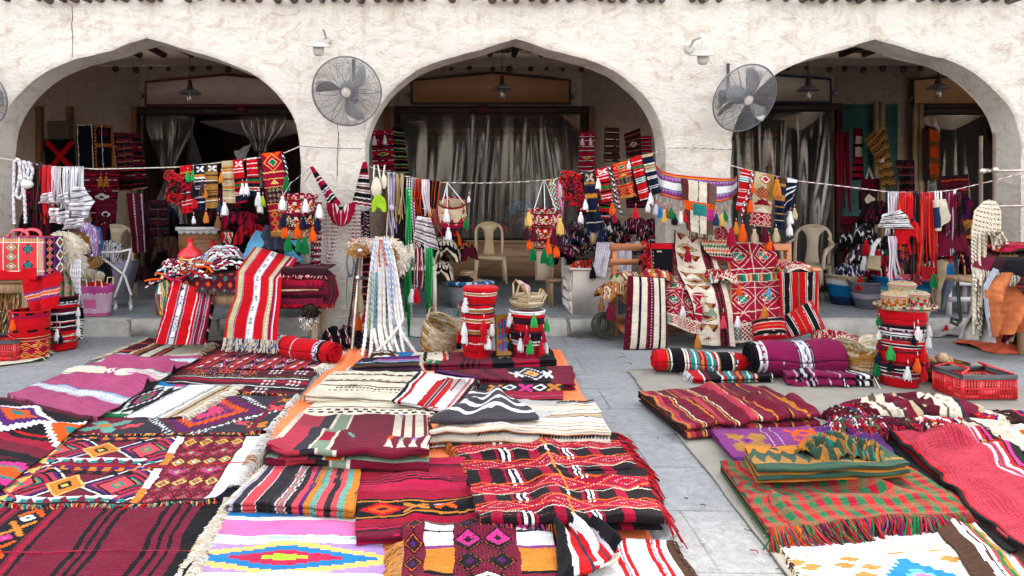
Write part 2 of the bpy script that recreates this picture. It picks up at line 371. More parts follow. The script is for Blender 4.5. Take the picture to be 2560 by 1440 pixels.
def rug(name,label,quad,cv,z=.006,amp=.004,ridges=(),fr=(),layers=0,t=.012,thick=.005,group=None,cat='rug',seed=1,wob=.014,res=None,wav=.003,mat='cloth',kf=3.0,back=None,zc=None,jt=1.0):
 """quad: TL TR BR BL pixel corners of the flat top, laid on the ground"""
 zt=z+layers*t;zz=[zt]*4 if zc is None else [zt+q for q in zc]
 q=[np.array(G(x,y,zt)) for x,y in quad]
 for k in range(4):q[k][2]=0
 ny,nx=(cv.hh,cv.w) if res is None else res
 u,v=np.meshgrid(np.linspace(0,1,nx+1),np.linspace(0,1,ny+1))
 def at(u,v):
  return (q[0]*(1-u)[...,None]+q[1]*u[...,None])*(1-v)[...,None]+(q[3]*(1-u)[...,None]+q[2]*u[...,None])*v[...,None]
 def zfun(u,v,X):
  zz=amp*(1+fbm(X[...,0]*kf,X[...,1]*kf,seed,3))+amp*1.3*np.maximum(0,1-3.2*np.abs(fbm(X[...,0]*kf*.9+3,X[...,1]*kf*.6,seed+21,2)))+.0022*fbm(X[...,0]*30,X[...,1]*30,seed+2,2)
  for (u0,v0,u1,v1,h,w) in ridges:
   d=np.array([u1-u0,v1-v0]);l2=(d**2).sum();tt=np.clip(((u-u0)*d[0]+(v-v0)*d[1])/l2,-.05,1.05)
   dist=np.hypot(u-u0-tt*d[0],v-v0-tt*d[1])+.02*fbm(u*6,v*6,seed+3,2)
   zz=zz+h*np.exp(-(dist/w)**2)*sst(-.05,.15,tt)*(1-sst(.85,1.05,tt)*.7)
  return zz
 X=at(u,v)
 X[...,0] +=wob*fbm(X[...,1]*5,X[...,0]*2,seed+9,2)*1.4;X[...,1] +=wob*fbm(X[...,0]*5,X[...,1]*2,seed+19,2)*1.4
 fw=(q[3]+q[2]-q[0]-q[1]);fl=np.linalg.norm(fw)/2;fw=fw/np.linalg.norm(fw)
 Z=zt+zfun(u,v,X); 
 if zc is not None:Z=Z+(zc[0]*(1-u)+zc[1]*u)*(1-v)+(zc[3]*(1-u)+zc[2]*u)*v
 if not layers:
  for (cu,cv_) in ((0,0),(1,0),(1,1),(0,1)):Z=Z+.022*float(vn(seed*1.3+cu*5,cv_*7+seed,3))*np.exp(-((u-cu)**2+(v-cv_)**2)/.006)
 if layers and wav:Z=Z+wav*(1+fbm(u*3.3,v*.7,seed+4,2))*sst(.3,1,v)
 X[...,2]=Z
 rows=[X];colr=[cv.a]
 if layers:
  e=X[-1].copy();un=u[0];ztop=e[:,2].copy();zbase=z
  for L in range(layers):
   f0=1-L/layers;f1=1-(L+1)/layers
   za=zbase+(ztop-zbase)*f0;zb=zbase+(ztop-zbase)*f1
   r=(za-zb)/2*.8
   jit=(.016*jt*fbm(un*4,un*0+L*3.3,seed+L*7,2)+.02*(jt-1)*fbm(un*2.5,un*0,seed+5,2)-.006*L*(L % 2))
   arc=[]
   if L % 2==0:
    for a in (30,75,105,150,180):
     a=math.radians(a);w=e.copy();w[:,:2] +=(np.sin(a)*r+jit)[:,None]*fw[:2];w[:,2]=(za+zb)/2+np.cos(a)*r*1.1;arc.append(w)
    w=e.copy();w[:,:2] +=(jit-.06)[:,None]*fw[:2];w[:,2]=zb+.001;arc.append(w)
    w=X[0].copy();w[:,:2] +=.02*fw[:2];w[:,2]=zb+.001;arc.append(w)
   else:
    w=X[0].copy();w[:,:2] +=.015*fw[:2];w[:,2]=zb+.002;arc.append(w)
    w=e.copy();w[:,:2] +=(jit-.05)[:,None]*fw[:2];w[:,2]=zb+(za-zb)*.35;arc.append(w)
    w=e.copy();w[:,:2] +=(jit+.004)[:,None]*fw[:2];w[:,2]=zb+(za-zb)*.35;arc.append(w)
   m=len(arc);rows.append(np.stack(arc))
   src=cv.a[::-1] if L % 2==0 else cv.a
   if back is not None:src=np.roll(src,7*(L+1),axis=1)
   colr.append(src[np.linspace(0,6,m).astype(int)])
 XX=np.concatenate(rows);A=np.concatenate(colr) if res is None else cv.a
 o=grid(name,XX,A,M_[mat],None,thick,-1,label=label,cat=cat,group=group)
 for f in fr:
  sd,cols,L,n=f[:4]
  if sd == 'r':ed=X[:,-1];out=(q[1]-q[0]+q[2]-q[3])
  elif sd == 'l':ed=X[:,0];out=-(q[1]-q[0]+q[2]-q[3])
  elif sd == 'b':ed=X[-1];out=fw
  else:ed=X[0];out=-fw
  out=out/np.linalg.norm(out)
  if len(f)>4:a_,b_=f[4];ed=ed[int(len(ed)*a_):max(int(len(ed)*b_),int(len(ed)*a_)+2)]
  fringe(o,ed[::2] if len(ed)>6 else ed,out,L,cols,n,seed=seed,curl=.7,w=.006)
 return o
_tc={}
def tassel(parent,pos,col,L,name='tassel',cord=0,ccol='W',label=None):
 key=(col,round(L,2))
 R=random.Random(str(key))
 rr=L*.24;p=np.array(pos,float)
 b=MB();n=14
 if cord:b.tube([p+(0,0,cord),p+(.003,-.002,cord*.5),p],.0035,4,(ccol, 'R'),up=(0,1,0))
 prof=[(.02,0),(.45,-.03),(.55,-.10),(.42,-.19),(.5,-.26),(.75,-.45),(.92,-.7),(1.0,-.92),(.8,-1.0)]
 V=[];c=hexc(col);c_alt=PAL.get(col,col)
 for i,(r,z) in enumerate(prof):
  for k in range(n):
   a=2*math.pi*k/n;w=1+(.14*((k % 2)*2-1)+R.uniform(-.12,.12))*(i>3)
   V.append(p+np.array([math.cos(a)*r*rr*w,math.sin(a)*r*rr*w*.8,z*L+(R.uniform(-.05,.03)*L if i==8 else 0)]))
 for k in range(11):
  a=R.uniform(0,6.3);l_=R.uniform(.95,1.22);q=R.uniform(.8,1.25)
  b.tube([p+(math.cos(a)*rr*.5,math.sin(a)*rr*.4,-.24*L),p+(math.cos(a)*rr*.95*q,math.sin(a)*rr*.8*q,-.62*L),p+(math.cos(a+R.uniform(-.3,.3))*rr*1.05*q,math.sin(a)*rr*.8*q,-l_*L)],[.003,.0035,.002],3,c_alt,caps=False)
 m=len(prof)
 Fc=[[k*n+j,(k+1)*n+j,(k+1)*n+(j+1) % n,k*n+(j+1) % n] for k in range(m-1) for j in range(n)]+[[(m-1)*n+j for j in range(n)]]
 b.add(V,Fc,c)
 return b.out(name,M_['yarn'],parent,smooth=True,label=label)
def tass(parent,lst,Y,cord=10):
 for q in lst:
  x,y,l,c=q[:4]
  tassel(parent,P(x,y,Y),c,S(l,Y),cord=S(q[4] if len(q)>4 else cord,Y))
def hung(name,label,quad,Y,cv,cat='woven band',amp=.012,folds=1.5,tas=(),group=None,back=.25,thick=.004,seed=1,over=True,mat='cloth',fr=None,bow=0,res=None,slant=.0):
 """cloth hung over a line: quad TL TR BR BL in photo pixels at distance Y"""
 q=[np.array(P(x,y,Y)) for x,y in quad]
 ny,nx=(cv.hh,cv.w) if res is None else res
 u,v=np.meshgrid(np.linspace(0,1,nx+1),np.linspace(0,1,ny+1))
 X=(q[0]*(1-u)[...,None]+q[1]*u[...,None])*(1-v)[...,None]+(q[3]*(1-u)[...,None]+q[2]*u[...,None])*v[...,None]
 ph=seed*1.7
 X[...,1] +=-.012-amp*np.sin(u*folds*6.28+ph+v*.8)*sst(0,.4,v)-slant*v+amp*.8*fbm(u*3,v*4,seed,2)
 X[...,0] +=amp*.5*fbm(v*3,u*2,seed+2,2)+bow*np.sin(v*3.1)
 X[...,2] +=amp*.4*fbm(u*4,v*1.5,seed+5,2)*v
 rows=[X];A=cv.a
 if res is not None:
  ri=np.minimum(((np.arange(ny)+.5)/ny*A.shape[0]).astype(int),A.shape[0]-1);A=A[ri]
 if over:
  Lh=np.linalg.norm((q[3]-q[0]));b=[]
  for a,dy,dz in ((0,.022,-back*Lh),(0,.018,-.01),(0,.008,.006)):
   w=X[0].copy();w[:,1]=q[0][1]+dy;w[:,2] +=dz;b.append(w)
  b.append(X[0]+np.array([0,0,.006]));rows=[np.stack(b)]+rows;A=np.concatenate([A[[8 % len(A),2,1,0]],A])
 o=grid(name,np.concatenate(rows),A,M_[mat],None,thick,0,label=label,cat=cat,group=group)
 if tas:tass(o,tas,Y-.02)
 if fr:fringe(o,X[-1],(0,0,-1),S(fr[0],Y),fr[1],fr[2],hang=True,w=.005,curl=.15)
 return o
def strands(name,label,x0,x1,y0,ylo,Y,cols,n,w=.012,cat='straps',group=None,spread=1.0,seed=1,loops=True,mat='yarn',tw=0,yt=None,knots=(),dx=0,sub=None,parent=None,rad=0):
 """bundle of straps or cords hung over a line: rises, crosses, falls; one mesh"""
 R=random.Random(seed);b=MB();yt=yt or y0
 for k in range(n):
  xa=x0+(x1-x0)*(k+.5)/n;ya=y0+(yt-y0)*(k+.5)/n;yl=ylo-(ylo-y0)*R.uniform(0,.25)
  xb=(x0+x1)/2+(xa-(x0+x1)/2)*spread+R.uniform(-3,3)+dx
  pts=[];yk=R.uniform(-.02,.02)
  pz=[.35,.15,0] if loops else [0]
  for tb in pz:pts.append(np.array(P(xa,ya+(yl-ya)*tb,Y+.02)))
  if loops:pts[-1]=np.array(P(xa,ya-1.5,Y))
  wob=R.uniform(2,6)
  for s_ in range(1,9):
   tt=s_/8;x=xa+(xb-xa)*tt+wob*math.sin(tt*5+seed+k)*tt
   pts.append(np.array(P(x,ya+(yl-ya)*tt,Y-.02+yk*tt-.01*math.sin(tt*4+k))))
  c=cols[k % len(cols)]
  if rad:b.tube(pts,rad,5,(c if len(c)==1 else list(c)),caps=True)
  else:b.ribbon(pts,w,side=(math.cos(k*.9)*.25+.8,math.sin(k*.9)*.5,0),cols=list(c))
 for (kx,ky,kr,kc) in knots:b.lathe(P(kx,ky,Y-.03),[(.1*S(kr,Y),-S(kr,Y)),(.8*S(kr,Y),-.6*S(kr,Y)),(S(kr,Y),0),(.8*S(kr,Y),.6*S(kr,Y)),(.1*S(kr,Y),S(kr,Y))],10,kc,caps=False)
 return b.out(name,M_[mat],parent,smooth=bool(rad),label=label,cat=cat,group=group,**({} if rad else dict(thick=.003,off=0)))
def braid(b,pts,r,c1='W',c2='V',n=5,turns=3):
 """thick twisted rope into MB b: radius lumps + two-tone"""
 pts=[np.array(p,float) for p in pts]
 seg=[np.linalg.norm(pts[i+1]-pts[i]) for i in range(len(pts)-1)];tot=sum(seg);m=max(6,int(tot/(r*1.4)))
 cs=np.concatenate([[0],np.cumsum(seg)]);A=np.array(pts)
 tt=np.linspace(0,tot,m)
 Q=np.stack([np.interp(tt,cs,A[:,k]) for k in range(3)],1)
 rr=[r*(1.12 if i % 2 else .82) for i in range(m)]
 b.tube(Q,rr,n,lambda k,q:c1 if (k+q) % 3 else c2)
def rope(name,label,pts,r=.006,cols=('W', 'M'),cat='rope',sag=0,group=None,n=5):
 pts=[np.array(p,float) for p in pts];Q=[]
 for a,b_ in zip(pts[:-1],pts[1:]):
  L=np.linalg.norm(b_-a);m=max(3,int(L/.03))
  for k in range(m):t=k/m;Q.append(a+(b_-a)*t-np.array([0,0,sag*L*4*t*(1-t)]))
 Q.append(pts[-1]);b=MB()
 b.tube(Q,[r*(1.1 if i % 2 else .9) for i in range(len(Q))],n,lambda k,q:cols[(k+q) % len(cols)])
 return b.out(name,M_['yarn'],None,smooth=True,label=label,cat=cat,group=group)
def crumple(name,label,c,w,d,h,cv,seed=1,rz=0,cat='cloth',group=None,fold=.5,res=(36,44),mat='cloth',parent=None,drop=None,kf=2.2):
 """a heaped, crumpled cloth: dome with sharp folds; c = base centre"""
 ny,nx=res;u,v=np.meshgrid(np.linspace(-1,1,nx+1),np.linspace(-1,1,ny+1))
 r=np.clip(np.maximum(np.abs(u),np.abs(v))*.5+np.hypot(u,v)*.45,0,1.2)
 x=u*w/2*(1-.1*v*v)+.08*w*fbm(u*2,v*2,seed,2);y=v*d/2+.08*d*fbm(u*2,v*2,seed+7,2)
 dome=np.sqrt(np.clip(1-r**2.4,0,1))
 f=1-np.abs(fbm(u*kf+seed,v*kf*.8,seed+3,3))*2.2
 z=h*dome*(1-fold*.5+fold*.5*f)+h*.14*np.maximum(f,-.5)*sst(1.15,.8,r)
 z=np.maximum(z,.004)
 if drop is not None:z=z-drop*sst(.6,1.0,-v)
 ca,sa=math.cos(rz),math.sin(rz)
 X=np.stack([c[0]+x*ca-y*sa,c[1]+x*sa+y*ca,c[2]+z],-1)[::-1]
 return grid(name,X,cv,M_[mat],parent,.004,-1,label=label,cat=cat,group=group)
def rolled(name,label,a,b_,r,cv,cat='rolled blanket',seed=1,sq=.9,group=None,taper=(.9,1,1,.9),n=40,m=70,bend=.01):
 """blanket rolled up, lying from a to b"""
 a=np.array(a);b_=np.array(b_);ax=(b_-a);L=np.linalg.norm(ax);ax=ax/L
 sd=np.cross(ax,[0,0,1]);sd /=np.linalg.norm(sd);up=np.cross(sd,ax)
 t,th=np.meshgrid(np.linspace(0,1,m+1),np.linspace(0,2*np.pi,n+1),indexing='ij')
 rad=r*np.interp(t,np.linspace(0,1,len(taper)),taper)*(1+.05*fbm(t*5,np.cos(th)*1.5+np.sin(th),seed,3)+.025*np.sin(t*40+th*2)*fbm(t*3,th,seed+1,2))
 spiral=1+.10*(th/(2*np.pi))
 X=a+ax*(t*L)[...,None]+sd*(np.cos(th)*rad*spiral)[...,None]+up*((np.sin(th)*rad*spiral*sq)+bend*np.sin(t*9))[...,None]
 o=thing(name,label,cat,tuple(a),group)
 grid('outer_wrap',X.transpose(1,0,2),cv.a if cv.a.shape[0]<cv.a.shape[1] else cv.a,M_['cloth'],o,.004,-1)
 for e,s_ in ((0,-1),(1,1)):
  K=120;tt=np.linspace(0,1,K);an=tt*2*np.pi*5;rr=r*taper[0 if e==0 else -1]*(1-.85*tt)*.97
  base=a+ax*L*e
  A=base+sd*(np.cos(an)*rr)[:,None]+up*(np.sin(an)*rr*sq)[:,None]+ax*s_*(.01+.012*np.sin(an*1.3))[:,None]
  B=A-ax*s_*.08
  grid('roll_end',np.stack([A,B]),np.array([[cv.a[k % cv.a.shape[0],1 if e==0 else -2] for k in range(K-1)]]),M_['cloth'],o,.005,0)
 return o
EXPO=2.65
sun_dir=Vector((.24,.62,.76)).normalized()
w=bpy.data.worlds.new('World');SC.world=w;w.use_nodes=True;nt=w.node_tree
bg=nt.nodes['Background'];sk=N(nt, 'ShaderNodeTexSky',sky_type='NISHITA');sk.sun_disc=False
sk.sun_elevation=math.asin(sun_dir.z);sk.sun_rotation=math.atan2(sun_dir.x,sun_dir.y);sk.air_density=1.0;sk.dust_density=1.0;sk.ozone_density=.6
hs=N(nt, 'ShaderNodeHueSaturation');hs.inputs['Saturation'].default_value=.22;nt.links.new(sk.outputs[0],hs.inputs['Color'])
nt.links.new(hs.outputs[0],bg.inputs[0]);bg.inputs[1].default_value=.15
sl=bpy.data.lights.new('sun', 'SUN');sl.energy=.6;sl.angle=math.radians(3);sl.color=(1,.86,.68)
so=bpy.data.objects.new('sun',sl);COL.objects.link(so);so.rotation_euler=(-sun_dir).to_track_quat('-Z', 'Y').to_euler();so.location=(5,12,12)
cam=bpy.data.cameras.new('camera');co=bpy.data.objects.new('camera',cam);COL.objects.link(co);SC.camera=co
co.location=(0,0,H);co.rotation_euler=(math.pi/2,0,0);cam.sensor_width=36;cam.lens=36*F/2560
cam.shift_x=(1280-CX)/2560;cam.shift_y=-(720-CY)/2560;cam.clip_end=500;cam.clip_start=.05
vs=SC.view_settings;vs.view_transform = 'Standard';vs.look = 'None';vs.gamma=1;vs.use_curve_mapping=False;vs.exposure=EXPO
def ground_mat(name,c1,c2,slab,mort,bw=.9,bh=.45,rot=0.,wear=(.5,.49,.46),wf=.5,ms=.012):
 m,nt,b=newmat(name);L=nt.links;tc=N(nt, 'ShaderNodeTexCoord')
 mp=N(nt, 'ShaderNodeMapping');mp.inputs['Rotation'].default_value=(0,0,rot);L.new(tc.outputs['Object'],mp.inputs[0])
 br=N(nt, 'ShaderNodeTexBrick',Scale=1.0);br.inputs['Brick Width'].default_value=bw;br.inputs['Row Height'].default_value=bh;br.inputs['Mortar Size'].default_value=ms
 br.inputs['Mortar Smooth'].default_value=.3;br.inputs['Color1'].default_value=(*c1,1);br.inputs['Color2'].default_value=(*c2,1);br.inputs['Mortar'].default_value=(*mort,1)
 wq=N(nt, 'ShaderNodeTexNoise',Scale=3.0,Detail=3.0);L.new(tc.outputs['Object'],wq.inputs[0])
 L.new(mix(nt,mp.outputs[0],wq.outputs[1],.02),br.inputs['Vector'])
 n1=N(nt, 'ShaderNodeTexNoise',Scale=1.6,Detail=8.0,Roughness=.65);L.new(tc.outputs['Object'],n1.inputs[0])
 n2=N(nt, 'ShaderNodeTexNoise',Scale=22.0,Detail=6.0,Roughness=.7);L.new(tc.outputs['Object'],n2.inputs[0])
 n3=N(nt, 'ShaderNodeTexNoise',Scale=130.0,Detail=3.0);L.new(tc.outputs['Object'],n3.inputs[0])
 r1=ramp(nt,[(.35,0),(.68,wf)]);L.new(n1.outputs[0],r1.inputs[0]);r2=ramp(nt,[(.3,.72),(.7,1.15)]);L.new(n2.outputs[0],r2.inputs[0])
 r3=ramp(nt,[(.3,.85),(.7,1.1)]);L.new(n3.outputs[0],r3.inputs[0])
 c=mix(nt,br.outputs[0],wear,r1.outputs[0]);c=mix(nt,c,r2.outputs[0],1., 'MULTIPLY');c=mix(nt,c,r3.outputs[0],1., 'MULTIPLY')
 n4=N(nt, 'ShaderNodeTexNoise',Scale=2.6,Detail=9.0,Roughness=.72,Distortion=1.4);L.new(tc.outputs['Object'],n4.inputs[0])
 r4=ramp(nt,[(.492,0),(.5,.5),(.508,0)]);L.new(n4.outputs[0],r4.inputs[0]);c=mix(nt,c,tuple(np.array(c1)*.45),r4.outputs[0])
 r5=ramp(nt,[(.3,.88),(.5,1.0),(.7,1.10)]);L.new(n4.outputs[0],r5.inputs[0]);c=mix(nt,c,r5.outputs[0],1., 'MULTIPLY')
 L.new(c,b.inputs['Base Color']);b.inputs['Roughness'].default_value=.75;b.inputs['Specular IOR Level'].default_value=.3
 a=N(nt, 'ShaderNodeMath',operation='MULTIPLY_ADD');L.new(br.outputs['Fac'],a.inputs[0]);a.inputs[1].default_value=-.8;L.new(n2.outputs[0],a.inputs[2])
 bp=N(nt, 'ShaderNodeBump',Strength=.55,Distance=.02);L.new(a.outputs[0],bp.inputs['Height'])
 bp2=N(nt, 'ShaderNodeBump',Strength=.3,Distance=.004);L.new(n3.outputs[0],bp2.inputs['Height']);L.new(bp.outputs[0],bp2.inputs['Normal']);L.new(bp2.outputs[0],b.inputs['Normal'])
 return m
Mg=ground_mat('worn_paving',(.262,.276,.285),(.243,.255,.264),1,(.12,.125,.13),.9,.5,.04,(.285,.282,.272),.8,.005)
Mp=ground_mat('slate_tiles',(.17,.185,.195),(.12,.135,.145),1,(.26,.25,.235),.62,.62,0.0,(.22,.22,.21),.45,.008)
xs=np.concatenate([[-90,-40,-15],np.linspace(-9,12,120),[18,45,90]]);ys=np.concatenate([[-90,-30,-8],np.linspace(-2,7.4,90),[13,40,90]])
gx,gy=np.meshgrid(xs,ys[::-1]);gz=.006*fbm(gx*1.2,gy*1.2,4,3)-.008
emit('ground',np.stack([gx,gy,gz],-1).reshape(-1,3),np.array([[i*len(xs)+j,(i+1)*len(xs)+j,(i+1)*len(xs)+j+1,i*len(xs)+j+1] for i in range(len(ys)-1) for j in range(len(xs)-1)]),Mg,smooth=True,kind='structure',label='worn grey stone paving of the plaza')
PZ=.175
YF,YB,YI=7.2,11.6,7.56
b=MB();b.box((1,(YF+YB)/2+.35,PZ/2-.01),(24,YB-YF+.7+.0,PZ+.02));fl=b.out('raised_floor',Mp,cols=False,kind='structure',label='raised slate tiled floor of the arcade')
b=MB()
x=-10.9
while x<12.9:
 L_=rnd.uniform(.9,1.5);b.box((x+L_/2,YF-.06+rnd.uniform(-.006,.006),PZ/2-.012),(L_-.008,.14,PZ+.018+rnd.uniform(-.004,.004)),bev=.018);x +=L_
b.out('kerb_stones',M_['conc'],cols=False,kind='structure',label='pale concrete kerb of the raised floor')
def plaster_mat(name,c,stain,dark=1.0,st=.5):
 m,nt,b=newmat(name);L=nt.links;tc=N(nt, 'ShaderNodeTexCoord')
 def no(sc,det=6.,ro=.6,stretch=(1,1,1),dist=0.):
  mp=N(nt, 'ShaderNodeMapping');mp.inputs['Scale'].default_value=stretch;L.new(tc.outputs['Object'],mp.inputs[0])
  n=N(nt, 'ShaderNodeTexNoise',Scale=sc,Detail=det,Roughness=ro,Distortion=dist);L.new(mp.outputs[0],n.inputs['Vector']);return n.outputs[0]
 big=no(.9,4.);mid=no(4.5,7.,.68,(1,1,1.6),1.2);sc=no(9.,8.,.72,(1,1,1.8),2.2);fine=no(60.,4.);run=no(6.,5.,.6,(1,1,.12))
 r_mid=ramp(nt,[(.50,0),(.70,st)]);L.new(mid,r_mid.inputs[0])
 c0=mix(nt,tuple(c),tuple(stain),r_mid.outputs[0])
 rr=ramp(nt,[(.482,0),(.5,1),(.518,0)]);L.new(sc,rr.inputs[0])
 bm=ramp(nt,[(.42,.0),(.62,.75)]);L.new(no(1.8,4.),bm.inputs[0])
 mu=N(nt, 'ShaderNodeMath',operation='MULTIPLY');L.new(rr.outputs[0],mu.inputs[0]);L.new(bm.outputs[0],mu.inputs[1])
 c1=mix(nt,c0,tuple(np.array(stain)*.55),mu.outputs[0])
 r_run=ramp(nt,[(.50,0),(.76,.36)]);L.new(run,r_run.inputs[0])
 sx=N(nt, 'ShaderNodeSeparateXYZ');L.new(tc.outputs['Object'],sx.inputs[0])
 mr=N(nt, 'ShaderNodeMapRange');mr.inputs[1].default_value=2.95;mr.inputs[2].default_value=3.40;mr.inputs[3].default_value=.10;mr.inputs[4].default_value=1.0;L.new(sx.outputs[2],mr.inputs[0])
 mu2=N(nt, 'ShaderNodeMath',operation='MULTIPLY');L.new(r_run.outputs[0],mu2.inputs[0]);L.new(mr.outputs[0],mu2.inputs[1])
 c2=mix(nt,c1,tuple(np.array(stain)*.8),mu2.outputs[0])
 rf=ramp(nt,[(.3,.93*dark),(.7,1.03*dark)]);L.new(fine,rf.inputs[0]);rb=ramp(nt,[(.3,.9),(.7,1.03)]);L.new(big,rb.inputs[0])
 c3=mix(nt,c2,rf.outputs[0],1., 'MULTIPLY');c3=mix(nt,c3,rb.outputs[0],1., 'MULTIPLY');L.new(c3,b.inputs['Base Color'])
 b.inputs['Roughness'].default_value=.93;b.inputs['Specular IOR Level'].default_value=.1
 ad=N(nt, 'ShaderNodeMath',operation='ADD');L.new(mid,ad.inputs[0]);L.new(sc,ad.inputs[1])
 ad2=N(nt, 'ShaderNodeMath',operation='MULTIPLY_ADD');L.new(fine,ad2.inputs[0]);ad2.inputs[1].default_value=.12;L.new(ad.outputs[0],ad2.inputs[2])
 bp=N(nt, 'ShaderNodeBump',Strength=.7,Distance=.042);L.new(ad2.outputs[0],bp.inputs['Height']);L.new(bp.outputs[0],b.inputs['Normal'])
 return m
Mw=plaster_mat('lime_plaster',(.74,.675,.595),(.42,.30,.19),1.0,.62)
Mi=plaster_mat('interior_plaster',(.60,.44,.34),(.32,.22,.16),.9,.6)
bld=thing('arcade_building', 'long whitewashed plaster arcade with pointed arches and rough wooden roof poles', 'building',(0,YF,0))
prof=[(0,96),(44,108),(86,123),(132,134),(178,146),(215,160),(250,176),(278,194),(303,214),(326,237),(345,262),(359,286),(369,310),(375,333),(379,355),(382,400)]
def zy(y):return H-(y-CY)/F*YF
arches=[(-3.21-3.88,1.0),(-3.21,1.005),(.714,.985),(4.555,.95),(4.555+3.9,1.0)]
SPR=zy(400);TOPS=4.55
bnd=[]
XL,XR=-10.5,12.3
segs=[]
cur=XL
cols_x=[];low_z=[];nrm=[]
def relief(x,z):return .022*fbm(x*2.2,z*2.6,3,4)+.010*fbm(x*9,z*11,8,3)
for ax,sc_ in arches:
 hw=382/F*YF*sc_
 n=max(2,int((ax-hw-cur)/.05))
 for k in range(0 if not cols_x else 1,n):cols_x.append(cur+(ax-hw-cur)*k/n);low_z.append(None)
 pts=[]
 half=[(d/F*YF*sc_,zy(y)) for d,y in prof]
 hx=[p[0] for p in half];hz=[p[1] for p in half]
 dense=[]
 for k in range(len(half)-1):
  m_=max(1,int(math.hypot(hx[k+1]-hx[k],hz[k+1]-hz[k])/.05))
  for j in range(m_):t=j/m_;dense.append((hx[k]+(hx[k+1]-hx[k])*t,hz[k]+(hz[k+1]-hz[k])*t))
 dense.append(half[-1])
 arch=[(ax-d,z) for d,z in dense[::-1]]+[(ax+d,z) for d,z in dense[1:]]
 for q_,(xx,z) in enumerate(arch):e_=0 if q_ in (0,len(arch)-1) else 1;cols_x.append(xx+e_*.012*float(fbm(z*3,xx,2,2)));low_z.append(z+e_*.012*float(fbm(xx*3,z,6,2)))
 cur=ax+hw
for k in range(30):cols_x.append(cur+(XR-cur)*(k+1)/30);low_z.append(None)
cx=np.maximum.accumulate(np.array(cols_x));cx=cx+np.arange(len(cx))*2e-5;nC=len(cx);lz=np.array([SPR if z is None else z for z in low_z]);isA=np.array([z is not None for z in low_z])
RW=90
t=np.linspace(0,1,RW+1)[:,None]**1.0
Zf=TOPS+(lz[None,:]-TOPS)*t;Xf=np.repeat(cx[None,:],RW+1,0)
Yf=YF-relief(Xf,Zf)
edge=np.where(isA[None,:],np.exp(-(Zf-lz[None,:])/.03),0);Yf=Yf+.02*edge
V=[np.stack([Xf,Yf,Zf],-1).reshape(-1,3)];Fc=[[i*nC+j,(i+1)*nC+j,(i+1)*nC+j+1,i*nC+j+1] for i in range(RW) for j in range(nC-1)]
base=V[0].shape[0]
idx=np.where(isA)[0];runs=np.split(idx,np.where(np.diff(idx)>1)[0]+1)
NJ=26;ypos=[None,YF+.05,YF+.09,YF+.14,YF+.2,YF+.26,YF+.31,YI]
piers=[];last=XL
for r_ in runs:
 bx=list(cx[r_]);bz=list(lz[r_])
 jl=[(bx[0]+.01*fbm(z*4,1.3,5,2)*(z<SPR),z) for z in np.linspace(0,SPR,NJ+1)[:-1]]
 jr=[(bx[-1]+.01*fbm(z*4,7.3,5,2)*(z<SPR),z) for z in np.linspace(SPR,0,NJ+1)[1:]]
 ring=jl+list(zip(bx,bz))+jr
 R_=np.array(ring);m=len(R_);rows=[]
 for y in ypos:
  yy=(YF+.02-relief(R_[:,0],R_[:,1])) if y is None else np.full(m,y)
  off=.012*fbm(R_[:,0]*2+R_[:,1]*2,yy*6,9,3)*(y is not None)
  cxm=R_[:,0].mean();dirx=np.sign(R_[:,0]-cxm)
  rows.append(np.stack([R_[:,0]+off*dirx,yy,R_[:,1]+np.abs(off)*(R_[:,1]>SPR)],-1))
 V.append(np.concatenate(rows)); 
 Fc +=[[base+i*m+j,base+i*m+j+1,base+(i+1)*m+j+1,base+(i+1)*m+j] for i in range(len(ypos)-1) for j in range(m-1)]
 base +=m*len(ypos)
 piers.append((last,bx[0],jl));last=bx[-1]
 nextl=jr
piers.append((last,XR,None))
prev_r=None
for i_,(xa,xb,_) in enumerate(piers):
 n=max(3,int((xb-xa)/.04));zz=np.linspace(SPR,0,NJ+1);gx,gz=np.meshgrid(np.linspace(xa,xb,n+1),zz)
 fr_=(gx-xa)/(xb-xa)
 ja=.01*fbm(zz*4,7.3,5,2)*(zz<SPR);jb=.01*fbm(zz*4,1.3,5,2)*(zz<SPR)
 gx=gx+ja[:,None]*(1-fr_)+jb[:,None]*fr_
 ed=np.minimum(fr_,1-fr_)<1e-6
 gy=YF-relief(gx,gz)+.02*ed
 V.append(np.stack([gx,gy,gz],-1).reshape(-1,3));Fc +=[[base+i*(n+1)+j,base+(i+1)*(n+1)+j,base+(i+1)*(n+1)+j+1,base+i*(n+1)+j+1] for i in range(NJ) for j in range(n)];base +=(n+1)*(NJ+1)
emit('facade_wall',np.concatenate(V),Fc,Mw,bld,smooth=True)
b=MB()
for r_ in runs:
 for k in range(len(r_)-1):
  i,j=r_[k],r_[k+1];b.add([(cx[i],YI,lz[i]),(cx[j],YI,lz[j]),(cx[j],YI,4.3),(cx[i],YI,4.3)],[(0,1,2,3)])
for xa,xb,_ in piers:b.add([(xa,YI,0),(xb,YI,0),(xb,YI,4.3),(xa,YI,4.3)],[(0,1,2,3)])
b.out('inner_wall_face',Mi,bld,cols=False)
b=MB();b.box((.9,(YF+.02+YI)/2+.02,TOPS+.02),(XR-XL,.34,.04));b.box((-4.05,YF+.2,5.35),(12.9,.3,1.55));b.box((2.95,YF+.2,4.93),(1.1,.3,.70));b.box((.9,YI+.03,4.42),(XR-XL,.05,.25));b.out('shadow_parapet',Mw,bld,cols=False)  # wall top plus unseen stepped blocks added to shape the plaza shadow edge
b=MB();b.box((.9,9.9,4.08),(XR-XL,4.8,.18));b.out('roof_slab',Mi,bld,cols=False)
PW=lambda px,Y=YB:(px-CX)/F*Y
def ZY(py,Y=YB):return H-(py-CY)/F*Y
